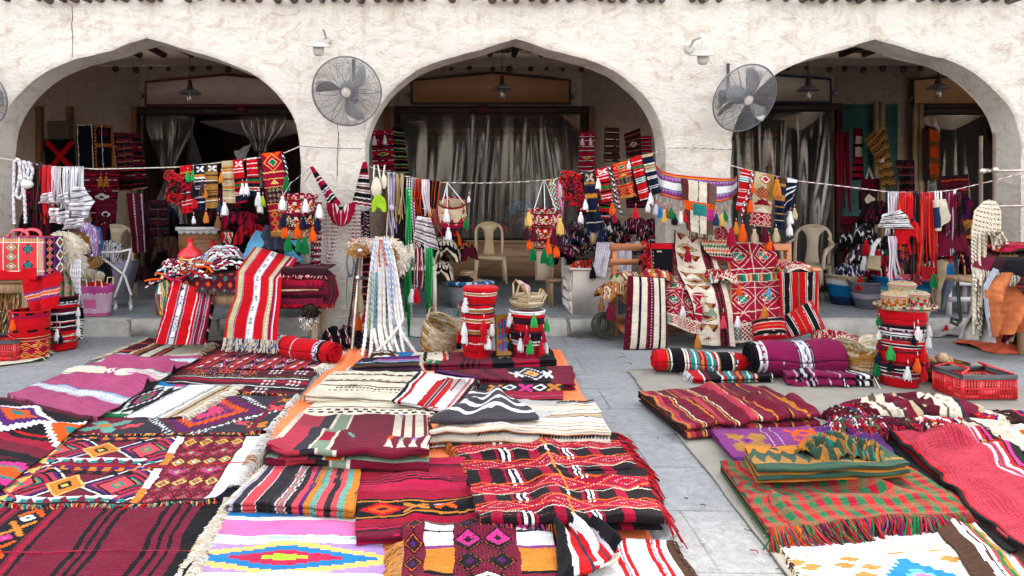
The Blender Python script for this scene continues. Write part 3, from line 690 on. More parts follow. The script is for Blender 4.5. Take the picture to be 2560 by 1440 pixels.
doors=[(350,752,285),(1000,1455,283),(1800,2088,276),(2298,2520,284)]
b=MB();prevx=XL
for a,c,yt in doors:
 xa,xc=PW(a),PW(c);b.box(((prevx+xa)/2,YB+.1,2.0),(xa-prevx,.2,4.0));b.box(((xa+xc)/2,YB+.1,(ZY(yt)+4.0)/2),(xc-xa,.2,4.0-ZY(yt)));prevx=xc
b.box(((prevx+XR)/2,YB+.1,2.0),(XR-prevx,.2,4.0))
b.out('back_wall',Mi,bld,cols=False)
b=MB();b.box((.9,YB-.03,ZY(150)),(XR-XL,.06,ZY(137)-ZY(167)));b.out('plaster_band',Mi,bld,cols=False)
b=MB()
for xa in (XL,XR):b.box((xa,9.6,2.1),(.2,4.6,4.2))
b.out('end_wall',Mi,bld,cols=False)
for k in range(30):
 x=-6.2+k*.46+rnd.uniform(-.05,.05);bb=MB();r=rnd.uniform(.045,.065)
 bb.tube([(x+rnd.uniform(-.03,.03),YI,3.95),(x+rnd.uniform(-.04,.04),9.5,3.94),(x,YB,3.95)],r,8);bb.out('ceiling_beam',M_['darkwood'],bld,cols=False,smooth=True)
for k in range(46):
 px=285+k*47+rnd.uniform(-9,9);bb=MB();r=rnd.uniform(.03,.06);bb.lathe((PW(px),YB+.02,ZY(172+rnd.uniform(-3,3))),[(r*.6,.08),(r,.06),(r*1.05,-.02),(r*.8,-.05)],9,axis=(0,1,0));bb.out('pole_end',M_['darkwood'],bld,cols=False,smooth=True)
x=-5.05
while x<6.6:
 if rnd.random()<.84:
  bb=MB();r=rnd.uniform(.028,.05);L_=rnd.uniform(.06,.26);z=3.555+rnd.uniform(-.012,.02);dx=rnd.uniform(-.05,.05);yy=YF-.012
  bb.tube([(x,yy+.1,z+.01),(x+dx*.5,yy-L_*.5,z),(x+dx,yy-L_,z-.008)],[r,r*.95,r*.85],9);bb.out('roof_pole',M_['pole'],bld,cols=False,smooth=True)
 x +=rnd.uniform(.10,.19)
for pts,r in (((178,10,178,25,180,45,177,62,179,85,180,110,180,144),.006),((846,328,845,350,847,372,845,395,843,430,842,455),.0035),((1833,330,1830,352,1834,378),.004)):
 bb=MB();pp=[(*P(pts[k],pts[k+1],YF-.006),) for k in range(0,len(pts),2)];pp=[(p[0]+rnd.uniform(-.004,.004),YF-float(relief(p[0],p[2]))-.001,p[2]) for p in pp]
 bb.tube(pp,[r*rnd.uniform(.6,1.2) for _ in pp],5,flat=.4);bb.out('wall_crack',M_['darkwood'],bld,cols=False)
for a,c,yt in doors:
 xa,xc=PW(a),PW(c);bb=MB()
 for x in (xa-.04,xc+.04):bb.box((x,YB-.03,(ZY(yt)+PZ)/2),(.09,.08,ZY(yt)-PZ))
 bb.box(((xa+xc)/2,YB-.03,ZY(yt)+.05),(xc-xa+.18,.09,.12))
 bb.out('door_frame',M_['darkwood'],bld,cols=False)
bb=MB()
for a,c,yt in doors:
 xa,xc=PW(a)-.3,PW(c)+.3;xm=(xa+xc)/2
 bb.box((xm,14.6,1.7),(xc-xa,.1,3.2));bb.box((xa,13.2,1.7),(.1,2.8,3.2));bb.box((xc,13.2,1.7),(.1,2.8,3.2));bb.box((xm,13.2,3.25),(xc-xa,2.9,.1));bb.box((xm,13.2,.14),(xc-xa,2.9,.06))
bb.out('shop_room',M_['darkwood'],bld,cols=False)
bb=MB();bb.box((PW(2165),YB-.03,(ZY(262)+PZ)/2),(PW(2240)-PW(2092),.05,ZY(262)-PZ));bb.out('teal_wall_panel',M_['teal'],bld,cols=False)
for px in (2192,2207,2290,2304):bb=MB();bb.box((PW(px,11.4),11.42,(ZY(258 if px<2250 else 272)+PZ)/2),(.07,.06,ZY(258)-PZ));bb.out('wooden_post',M_['palewood'],bld,cols=False)
for px in (96,172,335,968,1478):bb=MB();bb.box((PW(px,11.5),11.52,(ZY(268)+PZ)/2),(.09,.07,ZY(268)-PZ));bb.out('wall_post',M_['wood'],bld,cols=False)
bb=MB();bb.box((PW(1270),YB-.02,(ZY(601)+PZ)/2),(PW(1415)-PW(1125),.09,ZY(601)-PZ));bb.box((PW(1270),YB-.07,ZY(604)),(PW(1425)-PW(1115),.05,.06));bb.box((PW(1270),YB-.07,ZY(640)),(PW(1425)-PW(1115),.03,.03));bb.out('shop_counter_front',solid('worn_counter_wood',(.42,.24,.13),.5,.2,2,.1,20,stretch=(1,8,10)),bld,cols=False)
for (px,py,r) in ((350,240,.05),(1017,240,.045),(1435,241,.05),(2087,232,.055),(2283,246,.05)):
 bb=MB();bb.lathe(P(px,py,YB-.05),[(r*.5,-.06),(r,-.02),(r,.02),(r*.6,.05)],12,axis=(0,-1,0));bb.out('wall_spotlight',M_['lampgrey'],bld,cols=False,smooth=True)
for k,px in enumerate((603,1209)):bb=MB();bb.box(P(px,272,YB-.1),(.17,.05,.11));bb.out('number_plate',M_['frame_r'],bld,cols=False)
def sign(name,label,poly,mat,fmat,Y=YB-.12,fw=5):
 o=thing(name,label, 'sign board',P(poly[0][0],poly[-1][1],Y), 'blank sign boards over the shop doors')
 n=len(poly);cxp=sum(p[0] for p in poly)/n;cyp=sum(p[1] for p in poly)/n
 V=[P(x,y,Y) for x,y in poly]+[P(x,y,Y+.05) for x,y in poly]
 pn=emit('panel',V,[list(range(n)),list(range(2*n-1,n-1,-1))]+[[i,(i+1) % n,(i+1) % n+n,i+n] for i in range(n)],mat,o)
 b=MB()
 for i in range(n):
  b.tube([P(*poly[i],Y-.005),P(*poly[(i+1) % n],Y-.005)],S(fw/2+.4,Y),4)
 b.out('frame',fmat,pn,cols=False)
sign('sign_board', 'pinkish beige sign board with dark red frame inside the left arch',[(364,205),(563,187),(760,205),(760,263),(364,263)],M_['sign_p'],M_['frame_r'])
sign('sign_board', 'brown sign board with dark frame above the central shop',[(1029,201),(1235,182),(1425,201),(1425,259),(1029,259)],M_['sign_b'],M_['darkwood'])
sign('sign_board', 'tan sign board with navy frame beside the right fan',[(1700,203),(1890,184),(2077,198),(2077,256),(1700,256)],M_['sign_t'],M_['frame_n'])
sign('sign_board', 'ochre sign board with dark green frame inside the right arch',[(2284,199),(2470,184),(2660,200),(2660,261),(2284,261)],M_['sign_o'],M_['darkwood'])
def pendant(px,py,label,Y=9.6,r=26,tilt=0):
 x,y,z=P(px,py,Y);o=thing('pendant_lamp',label, 'lamp',(x,y,z), 'enamel pendant lamps in the arcade');k=S(r,Y)
 b=MB();b.lathe((x,y,z),[(k*.18,.10),(k*.22,.05),(k*.5,.03),(k,-.015),(k*1.02,-.03),(k*.98,-.03),(k*.4,.01)],28,caps=False);sh_=b.out('shade',M_['lampgrey'],o,cols=False,smooth=True)
 b=MB();b.lathe((x,y,z),[(k*.10,.17),(k*.2,.15),(k*.22,.09),(k*.3,.03),(k*.3,-.01)],14);b.out('socket_cap',M_['darkwood'],sh_,cols=False,smooth=True)
 b=MB();b.lathe((x,y,z),[(k*.33,0),(k*.36,-.06),(k*.34,-.13),(k*.2,-.165),(k*.02,-.17)],16,caps=False);gj=b.out('glass_jar',M_['jar'],o,cols=False,smooth=True)
 b=MB();b.lathe((x,y,z),[(k*.1,0),(k*.2,-.05),(k*.18,-.09),(.004,-.11)],12);b.out('bulb',M_['lampwhite'],gj,cols=False,smooth=True)
 b=MB();b.tube([(x,y,z+.15),(x,y,3.95)],.006,6);b.out('rod',M_['darkwood'],o,cols=False)
pendant(475,229, 'grey enamel pendant lamp in front of the pinkish beige board')
pendant(1255,219, 'grey enamel pendant lamp in front of the brown board')
pendant(2020,221, 'grey enamel pendant lamp in front of the tan board')
pendant(2345,217, 'grey enamel pendant lamp in front of the ochre board')
def wall_lamp(px,py,label,r=34,j=1):
 Y=6.86;x,y,z=P(px,py,Y);o=thing('wall_lamp',label, 'lamp',(x,y,z));k=S(r,Y)
 b=MB();b.lathe((x,y,z),[(k*.2,.06),(k*.3,.03),(k*.55,.018),(k,-.02),(k*1.03,-.032),(k*.97,-.03),(k*.4,.0)],32,caps=False,axis=(.05*j,-.28,1));b.out('shade',M_['lampwhite'],o,cols=False,smooth=True)
 b=MB();b.lathe((x,y-.01,z),[(k*.36,0),(k*.44,-.03),(k*.46,-.08),(k*.38,-.115),(k*.2,-.13),(.002,-.132)],20,caps=False,axis=(.05*j,-.18,1));b.out('glass_jar',M_['lampwhite'],o,cols=False,smooth=True)
 b=MB();b.tube([(x+.02*j,y+.36,z+.10),(x+.02*j,y+.2,z+.17),(x+.02,y+.07,z+.17),(x,y,z+.10),(x,y,z+.03)],.013,8);b.lathe((x+.02*j,YF-.01,z+.10),[(.05,0),(.045,.025),(.01,.03)],14,axis=(0,-1,0));b.out('arm',M_['lampwhite'],o,cols=False,smooth=True)
wall_lamp(797,108, 'pale enamel wall lamp above the left fan',r=31)
wall_lamp(1757,130, 'pale enamel wall lamp above and left of the right fan',r=31,j=-1)
def fan(px,py,n,R,label,ph=0.):
 Y=6.78;c=Vector(P(px,py,Y));n=Vector(n).normalized();e1=Vector((0,0,1)).cross(n).normalized();e1=-e1 if e1.x<0 else e1;e2=n.cross(e1)
 if e2.z<0:e2=-e2
 o=thing('wall_fan',label, 'fan',tuple(c), 'industrial wall fans on the piers')
 def pt(r,a,h):return tuple(c+e1*(r*math.cos(a))+e2*(r*math.sin(a))+n*h)
 b=MB()
 for s_,dep in ((1,.07),(-1,-.08)):
  rs=np.linspace(.16,.97,34 if s_>0 else 12)
  for r in rs:
   h=dep*(1-(r**3));b.tube([pt(R*r,2*math.pi*k/36,h) for k in range(37)],.0019 if s_>0 else .0014,3,caps=False)
  for k in range(24 if s_>0 else 12):
   a=2*math.pi*k/(24 if s_>0 else 12);b.tube([pt(R*r,a+(1-r)*.35*s_,dep*(1-r**3)) for r in (.12,.3,.5,.7,.88,.985)],.0034 if k % 4==0 else .0022,3,caps=False)
 b.tube([pt(R,2*math.pi*k/48,0) for k in range(49)],.0075,6,caps=False)
 b.out('guard',M_['wire'],o,cols=False)
 b=MB();b.lathe(tuple(c+n*.062),[(R*.17,-.012),(R*.17,0),(R*.13,.008),(.001,.01)],24,axis=n);b.out('hub_badge',M_['lampwhite'],o,cols=False,smooth=True)
 for k in range(3):
  a0=ph+k*2*math.pi/3;b=MB();V=[]
  for i in range(9):
   r=R*(.12+.78*i/8);wd=.16+.34*math.sin(min(1,(i+.8)/6.5)*math.pi*.72)
   if i==8:wd *=.7
   for j in range(6):
    s=j/5-.5;V.append(pt(r,a0+s*wd*1.25+.25*(i/8),.02-.05*s*1.6+.006*math.sin(i)))
  b.add(V,[[i*6+j,(i+1)*6+j,(i+1)*6+j+1,i*6+j+1] for i in range(8) for j in range(5)]);b.out('blade',M_['bladegrey'],o,cols=False,smooth=True,thick=.003,off=0)
 b=MB();b.lathe(tuple(c-n*.10),[(R*.15,-.13),(R*.25,-.10),(R*.27,0),(R*.2,.05),(R*.1,.12)],20,axis=n);mo=b.out('motor',M_['grey'],o,cols=False,smooth=True)
 b=MB();m=c-n*.16;b.tube([tuple(m),(m.x,YF-.12,m.z+.02),(m.x+.01,YF-.03,m.z+.02)],.02,8);b.tube([(m.x+.02,YF-.045,m.z-.12),(m.x+.02,YF-.045,m.z+.36)],.018,8)
 b.box((m.x,YF-.03,m.z),(.14,.05,.16),bev=.01);b.out('bracket',M_['wire'],mo,cols=False,smooth=False)
 return o
fan(867,229,(0.02,-.93,-.28),.345, 'round caged wall fan on the pier left of the central arch',.6)
fan(1862,246,(.2,-.88,-.42),.345, 'round caged wall fan tilted down on the pier right of the central arch',1.3)
fan(-72,243,(.1,-.93,-.3),.335, 'round caged wall fan cut off by the left edge of the photo',.2)
def curtain(name,label,x0,x1,y0,y1,Y,waves,amp,pinch=None,seed=1):
 nx,ny=waves*18,44;u,v=np.meshgrid(np.linspace(0,1,nx+1),np.linspace(0,1,ny+1));X=np.zeros(u.shape+(3,))
 px=x0+(x1-x0)*u
 if pinch:cxp,vp,s=pinch;kk=1-s*np.exp(-((v-vp)/.28)**2)-(v>vp)*s*.35;px=cxp+(px-cxp)*kk
 py=y0+(y1-y0)*v
 ph=u*waves*6.28+5.5*fbm(u*3,v*.7,seed,2)
 X[...,0]=(px-CX)/F*Y+.01*np.cos(ph);X[...,1]=Y-amp*(np.sin(ph)+.5*np.sin(ph*.41+v*.8))*sst(-.3,.8,v)*np.clip(.6+.9*fbm(u*5,v*.6,seed+4,1),.15,1.3);X[...,2]=H-(py-CY)/F*Y
 return grid(name,X,None,M_['film'],None,0,label=label,cat='curtain',group='clear plastic door curtains')
curtain('plastic_curtain', 'clear vinyl strip curtain hanging in folds behind the beige chair',1002,1452,284,596,YB-.14,10,.045,seed=2)
curtain('plastic_curtain', 'clear vinyl curtain hanging behind the taupe armchair',1800,2086,282,690,YB-.14,6,.05,seed=5)
curtain('plastic_curtain', 'clear plastic curtain gathered at the middle in the left doorway',362,490,290,560,YB-.12,3,.03,pinch=(420,.5,.7),seed=8)
curtain('plastic_curtain', 'clear plastic curtain tied up beside the shop wall left of the first pier',590,720,290,470,YB-.12,4,.05,pinch=(650,.5,.75),seed=9)
curtain('plastic_curtain', 'clear plastic curtain bunched in the far right doorway',2300,2518,290,560,YB-.12,5,.05,pinch=(2390,.1,.3),seed=12)
def flat(name,label,quad,mat,z=.004,amp=.004,seed=1,n=(60,60),cat='tarp',ridges=(),thick=.002,wob=.012):
 q=[np.array(G(x,y,z)) for x,y in quad]
 u,v=np.meshgrid(np.linspace(0,1,n[0]+1),np.linspace(0,1,n[1]+1))
 X=(q[0]*(1-u)[...,None]+q[1]*u[...,None])*(1-v)[...,None]+(q[3]*(1-u)[...,None]+q[2]*u[...,None])*v[...,None]
 X[...,0] +=wob*fbm(X[...,1]*3,X[...,0],seed,3);X[...,1] +=wob*fbm(X[...,0]*3,X[...,1],seed+3,3)
 zz=amp*np.maximum(0,fbm(X[...,0]*2.5,X[...,1]*2.5,seed,4)*1.2+.3)
 for (u0,v0,u1,v1,h,wd) in ridges:
  d=np.array([u1-u0,v1-v0]);tt=np.clip(((u-u0)*d[0]+(v-v0)*d[1])/(d**2).sum(),0,1);zz=zz+h*np.exp(-((np.hypot(u-u0-tt*d[0],v-v0-tt*d[1])+.01*fbm(u*8,v*8,seed))/wd)**2)
 X[...,2]=z+zz
 return grid(name,X,None,mat,None,thick,-1,label=label,cat=cat)
flat('ground_sheet', 'bright orange plastic ground sheet under the middle block of rugs',[(858,880),(1402,874),(1706,1500),(262,1500)],M_['tarp_o'],.004,.006,3,(90,90))
flat('ground_sheet', 'greyish green canvas ground sheet under the right block of rugs',[(1568,925),(2440,905),(3600,1560),(2020,1500)],M_['tarp_g'],.004,.004,5,(110,80),ridges=[(.2,0,.35,1,.006,.006),(.38,0,.62,1,.006,.006),(.03,.0,.55,.12,.004,.006)])
flat('ground_sheet', 'crumpled tail of orange cloth on the paving left of the folded blue rugs',[(872,868),(925,862),(900,930),(790,985)],M_['tarp_o'],.006,.035,9,(30,40),ridges=[(.3,0,.4,1,.03,.15),(.8,0,.7,1,.035,.12)])
RU = 'rugs and kilims spread on the plaza'
c=Cv(110,40, 'E',2);c.seq('v', 'E4 E2 M1 Z1 M1 E6 E2',1);c.v(.0,.13, 'M').v(.13,.2, 'D').zig((.0,0,.12,1),3, 'Z',.3);c.v(.42,.44, 'M').v(.44,.47, 'O').v(.47,.50, 'M').v(.56,.57, 'e')
rug('striped_rug', 'cream rug with narrow brown and orange stripe at the far end of the left block',[(395,861),(532,861),(470,899),(300,899)],c,.016,.006,fr=[('r', 'Ee',.07,90),('l', 'Ee',.06,60)],seed=2,group=RU)
c=Cv(120,60, 'm',4);c.seq('h', 'M3 K1 M4 O1 M3 D2',3).spk(.04, 'R')
rug('dark_rug', 'dark maroon rug mostly hidden under the cream striped rug',[(375,850),(590,852),(560,905),(230,905)],c,.006,.004,fr=[('l', 'Ee',.08,80)],seed=3,group=RU)
c=Cv(170,60, 'C',5)
for k in range(4):
 x0=.05+k*.245;c.box((x0,0,x0+.105,1), 'C').vs([(x0-.005,x0),(x0+.105,x0+.11)], 'Z').dots((x0+.03,0,x0+.07,1),1,5, 'W',.6).dots((x0+.03,.1,x0+.07,1.1),1,5, 'O',.35)
 c.box((x0+.115,0,x0+.235,1), 'K').lat((x0+.115,0,x0+.235,1),1,3, 'IKWKO',[1,.8,.62,.42,.25]).lat((x0+.115,-.33,x0+.235,.667),1,2, 'R.',[.28,0])
c.vs([(.965,1)], 'C')
rug('kilim', 'crimson kilim with black, pink and white diamonds in front of the red roll',[(560,876),(848,884),(778,926),(452,925)],c,.012,.005,fr=[('r', 'EwE',.12,220)],seed=6,group=RU)
c=Cv(170,80, 'M',7,.01);c.seq('h', 'M3 m2 K1 M3 K2 W.6 K1 C2 M2 K1 W.6 K2 M3',1).spk(.06, 'O',(0,0,.5,.4)).spk(.05, 'W',(.1,0,.6,.5))
for k,(x,y) in enumerate([(.18,.25),(.36,.2),(.53,.22),(.72,.2),(.9,.22),(.72,.62),(.55,.86),(.72,.9),(.9,.62)]):c.lat((x-.05,y-.10,x+.05,y+.10),3,2,('O' if k<3 else 'W')+'.',[.8,0])
c.dots((0,.42,1,.45),70,1, 'y',.5)
rug('kilim', 'dark maroon kilim with white dashes and small knots behind the grey medallion kilim',[(452,921),(800,920),(742,993),(398,968)],c,.008,.005,fr=[('b', 'yKR',.02,120)],seed=8,group=RU)
c=Cv(150,170, 'F',9,.012)
for y0 in (.08,.74):c.h(y0,y0+.09, 'V').h(y0+.02,y0+.065, 'w').lat((0,y0+.02,1,y0+.065),26,1, 'bw',[1,.75]).h(y0-.008,y0, 'b')
c.h(.40,.52, 'q').h(.40,.425, 't').h(.425,.435, 'w').h(.50,.51, 't').box((.30,.40,.62,.52), 'q').x_(.46,.46,.10,.07, 'F',.5).dia(.46,.46,.05,.035, 'wF',5).seq('h', 'q2 V1 w1 i1',2,.41,.51,.62,.98)
rug('rose_rug', 'dusty rose rug with three pale woven bands, rippled, in the left block',[(272,893),(502,896),(243,1052),(18,990)],c,.030,.010,ridges=[(.1,.14,.95,.30,.075,.08),(0,.42,.9,.44,.04,.07),(.15,.64,1.0,.56,.07,.075),(0,.85,1,.9,.02,.05),(.85,.30,1.05,.38,.05,.02),(.85,.62,1.05,.60,.05,.02)],fr=[('b', 'F',.012,160)],thick=.006,seed=10,group=RU,wob=.02)
c=Cv(130,110, 'w',11);c.v(.0,.36, 'K').dia(.17,.45,.17,.42, 'wKIGQ',7).vs([(.36,.375),(.39,.40),(.72,.735),(.75,.76)], 'K').box((0,0,.36,.12), 'B').tri((0,.08,.36,.2),3, 'w', 'd').box((0,.86,.36,1), 'G').tri((0,.82,.36,.92),3, 'w').box((.20,0,.33,.07), 'I').v(.80,.97, 'e').v(.86,.90, 'u')
rug('cream_rug', 'cream rug with thin black lines and a bright magenta green end panel',[(398,962),(592,967),(452,1048),(232,1042)],c,.018,.005,fr=[('r', 'EeW',.07,260)],seed=12,group=RU)
c=Cv(200,110, 'X',13);c.v(0,.22, 'm').v(.22,.25, 'X')
c.dia(.58,.45,.36,.60, 'wXmPmOJPOIsP',16,.05).x_(.12,.78,.10,.14, 't',.5).dia(.12,.78,.05,.06, 'Z',3).x_(.27,.8,.05,.05, 's',.6).x_(.93,.78,.05,.08, 'Z',.6).x_(.84,.75,.04,.05, 's',.5).dots((.0,.2,.22,.5),6,3, 'O',.5).v(.90,.93, 'm').x_(.95,.35,.05,.09, 's',.5).x_(.96,.12,.03,.05, 'Z',.5)
rug('medallion_kilim', 'grey brown kilim with a large white edged stepped medallion in the left block',[(330,992),(738,993),(658,1088),(158,1092)],c,.010,.005,fr=[('r', 'EWw',.04,110),('b', 'yKRZ',.03,110)],seed=14,group=RU)
c=Cv(150,120, 'M',15,.012);c.seq('h', 'M2 K1 R1 K1 M5 m2 R.7 K1 C2 m3 K2 M6 K1 R1 C1 K1 M5',1)
c.h(.04,.34, 'K').dia(.56,.20,.34,.20, 'KwwPPOOTI',12).dia(1.0,.24,.22,.16, 'wOOTI',8).dia(.12,.22,.22,.16, 'wOOTI',8).h(.62,.84, 'K').dia(.93,.72,.30,.15, 'KIITOOG',9).dia(.45,.72,.30,.15, 'KIITOO',9)
rug('dark_red_rug', 'wavy dark red rug with a violet and orange diamond at the left edge',[(-60,985),(232,1052),(-50,1275),(-460,1190)],c,.022,.010,ridges=[(.0,.2,1,.25,.04,.08),(0,.7,1,.75,.02,.1)],seed=16,group=RU)
c=Cv(260,150, 'm',17,.008)
def motif(c,x0,y0,x1,y1,ny):
 c.box((x0,y0,x1,y1), 'C')
for i in range(2):
 y0=i*.5;c.box((0,y0,.60,y0+.5), 'm')
 c.lat((-.14,y0-.02,.74,y0+.52),2,1, 'KwKPJKcKTZyK',[1.0,.95,.88,.80,.70,.58,.50,.38,.32,.26,.2,.12]).tri((.08,y0+.05,.52,y0+.12),6, 'K').tri((.08,y0+.40,.52,y0+.47),6, 'w', 'd')
 for j in range(3):c.lat((.0+j*.22-.05,y0+.12,.0+j*.22+.13,y0+.40),1,1, 'KsTZ' if j !=1 else 'yZKy',[1,.85,.4,.2])
 c.dots((.02,y0+.02,.6,y0+.1),9,1, 'Z',.6).dots((.05,y0+.43,.6,y0+.5),8,1, 'T',.5).dots((.09,y0+.02,.6,y0+.08),7,1, 'P',.5)
 for j in range(4):c.tri((.0,y0+j*.125,.05,y0+j*.125+.11),1, 'y', 'r')
 c.box((.595,y0+.04,.635,y0+.30), 'w').box((.595,y0+.31,.635,y0+.48), 'Z')
c.box((.64,0,.93,1), 'm').lat((.64,0,.93,1),4,8, 'KcDJT',[1.0,.82,.6,.5,.25]);c.lat((.64,.06,.93,.19),4,1, 'KyDZ',[1,.9,.55,.4]).lat((.64,.38,.93,.50),4,1, 'KyDw',[1,.9,.55,.35]).lat((.64,.68,.93,.80),4,1, 'KyPZ',[1,.9,.5,.3]).dots((.64,0,.93,1),34,44, 'K',.26).lat((.64,.02,.93,.98),8,16, '.Z',[1,.22]).lat((.64,.19,.93,.38),2,1, '.cTy',[1,.55,.3,.15]).lat((.64,.50,.93,.68),2,1, '.ITy',[1,.55,.3,.15])
c.v(.93,1.0, 'w').h(0,.035, 'K').h(.97,1.0, 'K').h(.495,.505, 'R')
rug('large_kilim', 'large multicoloured kilim crowded with orange pink and white diamonds in the left block',[(158,1092),(652,1090),(548,1262),(-40,1272)],c,.012,.006,fr=[('r', 'EWw',.085,260,(.0,.85)),('b', 'yKRRT',.035,260),('t', 'yKR',.03,90),('r', 'ZAa',.08,120,(.40,.55)),('r', 'KXN',.08,130,(.80,1.0))],seed=18,group=RU)
c=Cv(240,130, 'm',19,.006)
def mot(x0,w_):
 c.v(x0,x0+w_, 'K').lat((x0,-.12,x0+w_,1.2),1,4, '.Z',[1.3,0])
 for k in range(5):
  y=.05+k*.25;c.x_(x0+w_/2,y,w_*.42,.11, 'OZ'[k % 2],.32,6).dia(x0+w_/2,y+.125,w_*.28,.055, 'wK' if k % 2==0 else 'Ii',5)
c.vs([(.0,.03),(.07,.10)], 'K').vs([(.115,.13)], 'C');c.v(.15,.165, 'K').v(.17,.185, 'C');mot(.20,.13)
c.vs([(.345,.365)], 'C').vs([(.37,.385),(.53,.55),(.57,.585),(.605,.625),(.78,.80),(.825,.84),(.865,.88),(.915,1)], 'K').h(.60,.612, 'C')
rug('maroon_rug', 'maroon rug with black stripes and an orange cross band at the bottom left corner',[(-75,1272),(560,1258),(452,1475),(-330,1500)],c,.010,.005,ridges=[(0,.60,.9,.62,.006,.02)],fr=[('r', 'EeW',.06,380)],seed=20,group=RU)
c=Cv(200,110, 'w',21,.004);c.seq('h', 'I2 B2 w1.2 i6 w.6 b.4 w2 L1',1,0,.50)
c.h(.48,.80, 'L').dia(.47,.63,.66,.19, 'yyBBccQi',11).h(.78,.84, 'w').h(.84,1.0, 'b').h(.92,1, 'w').box((0,0,.9,.07), 'C').lat((0,-.01,1,.09),5,1, 'Bi',[.9,.4])
rug('pink_rug', 'pink and white striped cotton rug with a blue and yellow stepped diamond',[(572,1272),(928,1276),(1010,1490),(424,1490)],c,.008,.003,fr=[('l', 'EeW',.05,380)],seed=22,group=RU,mat='cotton')
c=Cv(150,70, 'k',23,.006);c.seq('v', 'V1 X2 w.3 s3.2 w.2 k4 X1 w.4 s.5 t.7 s.5 w.4 k1.6 s1.6 P1 Z1.6 t1.6 s1.8 k1.6 s1.5 t1.6 Z2.2',1).spk(.03, 'u')
rug('striped_kilim', 'folded kilim striped in coral, orange, sage and charcoal above the pink rug',[(668,1163),(902,1168),(888,1276),(568,1262)],c,.014,.004,layers=4,t=.010,wav=.002,fr=[('l', 'EeW',.06,170)],seed=24,group=RU)
c=Cv(150,140, 'c',25,.01);c.seq('h', 'c4 M.5 D.6 C.6 D.4 C5 D.5 c.6 D.5 c.5 D.6 c4 C4',1,0,.58);c.h(.58,.82, 'K').h(.60,.615, 'Z').h(.785,.80, 'Z').dia(.22,.70,.2,.08, 'ROM',8).x_(.5,.7,.12,.07, 'Z',.4).x_(.75,.7,.10,.06, 'O',.4).dia(.70,.68,.06,.03, 'V',3).h(.82,.90, 'C').h(.90,.91, 'D').h(.93,.95, 'D').h(.95,1., 'm')
rug('crimson_rug', 'crimson rug with fine dark stripes and a black band of orange motifs',[(902,1158),(1160,1150),(1200,1335),(888,1352)],c,.016,.008,ridges=[(.2,.28,.8,.35,.018,.08),(.4,.8,1,.70,.02,.07)],layers=2,t=.010,seed=26,group=RU,fr=[('r', 'OZR',.03,60)])
c=Cv(170,90, 'm',27,.008);c.box((0,0,.17,1), 'J').v(.17,.26, 'X').v(.26,.28, 'q').v(.28,.37, 'S').v(.37,.39, 'q').box((.28,.0,.37,.3), 'O').box((.28,.55,.37,.8), 'C')
c.box((.40,0,1,.16), 'S').dots((.40,0,1,.16),4,1, 'O',.35).dots((.47,0,1.07,.16),4,1, 'L',.3).zig((.40,.15,1,.22),20, 'q',.4).dia(.50,.52,.06,.17, 'tSO',6)
for x,cc in ((.74, 'O'),(.82, 'S'),(.90, 'L'),(.98, 'q')):c.box((x-.015,.55,x+.015,.95),cc).tri((x-.03,.70,x+.03,.95),1, 'q')
rug('maroon_kilim', 'thick folded maroon kilim with dark stripe and candle like motifs on the orange sheet',[(748,1043),(1066,1044),(1078,1152),(668,1140)],c,.016,.008,layers=4,t=.022,wav=.034,jt=3.2,thick=.009,fr=[('l', 'EWw',.07,260),('r', 'OZWPR',.05,110,(.0,.4))],seed=28,group=RU,back=True,wob=.014)
c=Cv(150,60, 'E',29,.012);c.seq('h', 'E2 U.5 E3 U.6 E2 U.5 E5',1)
for y in (.12,.36,.60):c.dots((.05,y,1,y+.05),12,1, 'U',.6)
c.dots((.2,.66,1,.74),20,1, 'U',.6).dots((.15,.76,.95,.82),14,1, 'U',.5)
rug('cream_rug', 'folded cream rug with broken brown dashes left of the white and red rug',[(838,930),(1085,932),(1010,1004),(770,990)],c,.014,.005,layers=4,t=.011,wav=.003,fr=[('l', 'EeW',.06,120)],seed=30,group=RU)
c=Cv(180,34, 'E',31,.008);c.h(0,.14, 'e').h(.45,.50, 'u').h(.62,1.0, 'E').dots((.02,.62,1,.80),14,1, 'U',.55).dots((.05,.80,1.03,1.0),14,1, 'K',.55)
rug('cream_rug', 'folded cream rug with a row of dark brown steps just behind the maroon kilim',[(792,1005),(1085,1008),(1088,1044),(752,1040)],c,.010,.006,layers=2,t=.012,wav=.004,fr=[('t', 'EeW',.05,260)],seed=32,group=RU)
c=Cv(120,70, 'w',33,.008);c.v(0,.05, 'K').v(.05,.09, 'w').v(.09,.15, 'R').dots((.105,0,.135,1),1,26, 'K',.5).v(.86,.90, 'R').dots((.87,0,.89,1),1,26, 'w',.5).v(.93,.95, 'R').v(.95,1, 'K').box((.50,.05,.60,.55), 'R').box((.66,.05,.74,.55), 'R').box((.40,.52,.52,.98), 'R').box((.58,.52,.68,.98), 'R').box((.53,.3,.57,.98), 'X')
rug('white_rug', 'white rug with red bars and black serrated edges laid over the cream rugs',[(1048,930),(1198,946),(1138,1018),(984,1004)],c,.070,.006,ridges=[(.2,0,.3,1,.012,.1)],layers=2,t=.006,fr=[('r', 'KUE',.02,90)],seed=34,group=RU,zc=(0,-.02,-.05,0))
